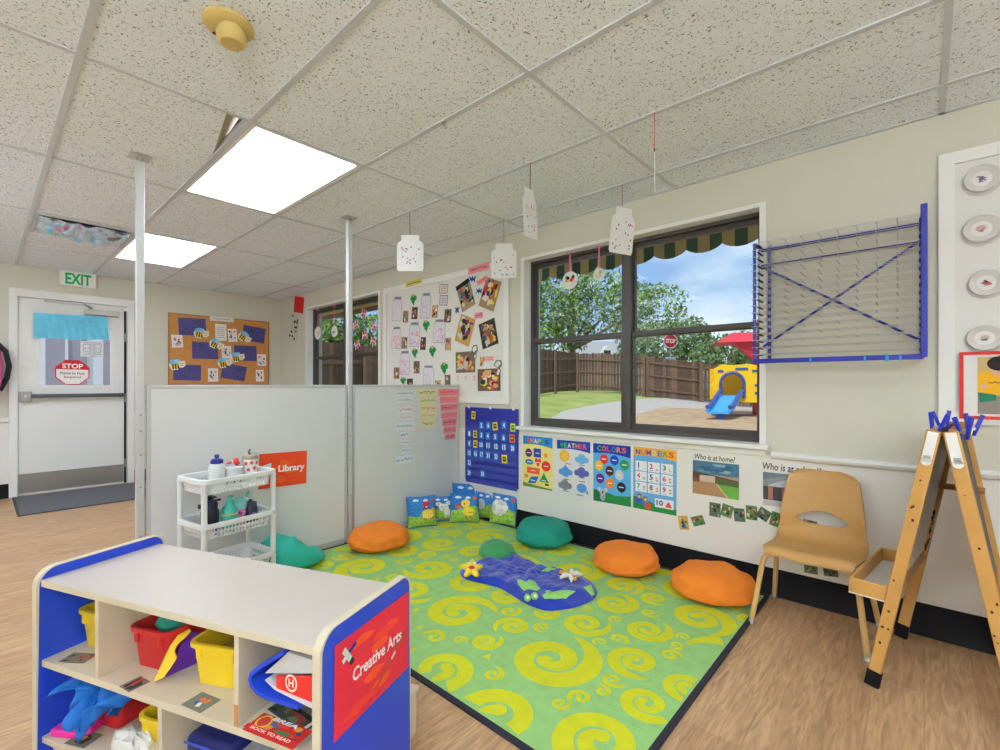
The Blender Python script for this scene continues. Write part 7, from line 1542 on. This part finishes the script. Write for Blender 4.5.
# ------------------------------------------------------------------ uplights added out of view to brighten the ceiling
def uplight(label, x, y, watts):
    t = thing('fill_lamp', label, 'fill lamp', (x, y, 0), group='added fill uplights')
    m = MB(); m.lathe([(0, 0), (.14, 0), (.14, .012), (.02, .03), (0, .03)], M_STEEL, 28); m.build('base', t)
    m = MB(); m.tube([(0, 0, .03), (0, 0, 1.68)], .012, M_STEEL, 10); m.build('pole', t)
    m = MB(); m.lathe([(.02, 1.66), (.10, 1.70), (.17, 1.78), (.165, 1.78), (.095, 1.706), (.02, 1.67)], M_STEEL, 28, caps=False); m.build('bowl', t)
    m = MB(); m.lathe([(0, 1.70), (.07, 1.71), (.07, 1.725), (0, 1.73)], emis('fill lamp disc', (255, 250, 240), 6), 20); m.build('bulb', t)
    l = bpy.data.lights.new('uplight', 'AREA'); l.shape = 'DISK'; l.size = .22; l.energy = watts; l.color = (.74, .87, 1); o = bpy.data.objects.new('uplight', l); COL.objects.link(o); o.parent = t; o.location = (0, 0, 1.775); o.rotation_euler = (PI, 0, 0)
uplight('added unseen steel uplight brightening the ceiling from the corner behind the toy shelf', 1.6, -1.5, 180)
uplight('added unseen steel uplight brightening the ceiling on the door side of the room', -4.4, -1.9, 42)

# ------------------------------------------------------------------ sky, sun, camera
w = bpy.data.worlds.new('sky'); SC.world = w; w.use_nodes = True; nt = w.node_tree; N = nt.nodes.new; L = nt.links.new
bg = nt.nodes['Background']
sky = N('ShaderNodeTexSky'); sky.sky_type = 'HOSEK_WILKIE'; sky.turbidity = 2.6; sky.ground_albedo = .3; sky.sun_direction = Vector((.15, -.55, .82)).normalized()
tc = N('ShaderNodeTexCoord'); mp = N('ShaderNodeMapping'); mp.inputs['Scale'].default_value = (1, 1, 2.6); L(tc.outputs['Generated'], mp.inputs['Vector'])
n1 = N('ShaderNodeTexNoise'); n1.inputs['Scale'].default_value = 2.6; n1.inputs['Detail'].default_value = 7; n1.inputs['Roughness'].default_value = .55; L(mp.outputs[0], n1.inputs['Vector'])
cr = N('ShaderNodeValToRGB'); cr.color_ramp.elements[0].position = .42; cr.color_ramp.elements[0].color = (.08, .08, .08, 1); cr.color_ramp.elements[1].position = .66; cr.color_ramp.elements[1].color = (.9, .9, .9, 1); L(n1.outputs['Fac'], cr.inputs[0])
base = N('ShaderNodeMix'); base.data_type = 'RGBA'; base.inputs[0].default_value = .85; base.inputs[7].default_value = (.26, .45, .78, 1); L(sky.outputs[0], base.inputs[6])
mx = N('ShaderNodeMix'); mx.data_type = 'RGBA'; mx.inputs[7].default_value = (.86, .89, .94, 1); L(cr.outputs[0], mx.inputs[0]); L(base.outputs[2], mx.inputs[6]); L(mx.outputs[2], bg.inputs['Color']); bg.inputs['Strength'].default_value = 1.0
s = bpy.data.lights.new('sun', 'SUN'); s.energy = 3.0; s.angle = R(1.2); s.color = (1, .96, .88); so = bpy.data.objects.new('sun', s); COL.objects.link(so); so.location = (0, 0, 12); so.rotation_euler = Vector((-.15, .50, -.86)).to_track_quat('-Z', 'Y').to_euler()

cam = bpy.data.cameras.new('camera'); co = bpy.data.objects.new('camera', cam); COL.objects.link(co); SC.camera = co
co.location = EYE; co.rotation_euler = (R(90), 0, TH); cam.sensor_width = 36; cam.lens = FPX / 1000 * 36; cam.shift_y = (HZ - 375) / 1000; cam.clip_start = .05
SC.view_settings.view_transform = 'Standard'; SC.view_settings.look = 'None'; SC.view_settings.gamma = 1; SC.view_settings.exposure = 0.68; SC.view_settings.use_curve_mapping = False
SC.cycles.max_bounces = 8; SC.cycles.diffuse_bounces = 5; SC.cycles.transparent_max_bounces = 12; SC.cycles.sample_clamp_indirect = 6; SC.cycles.use_denoising = True
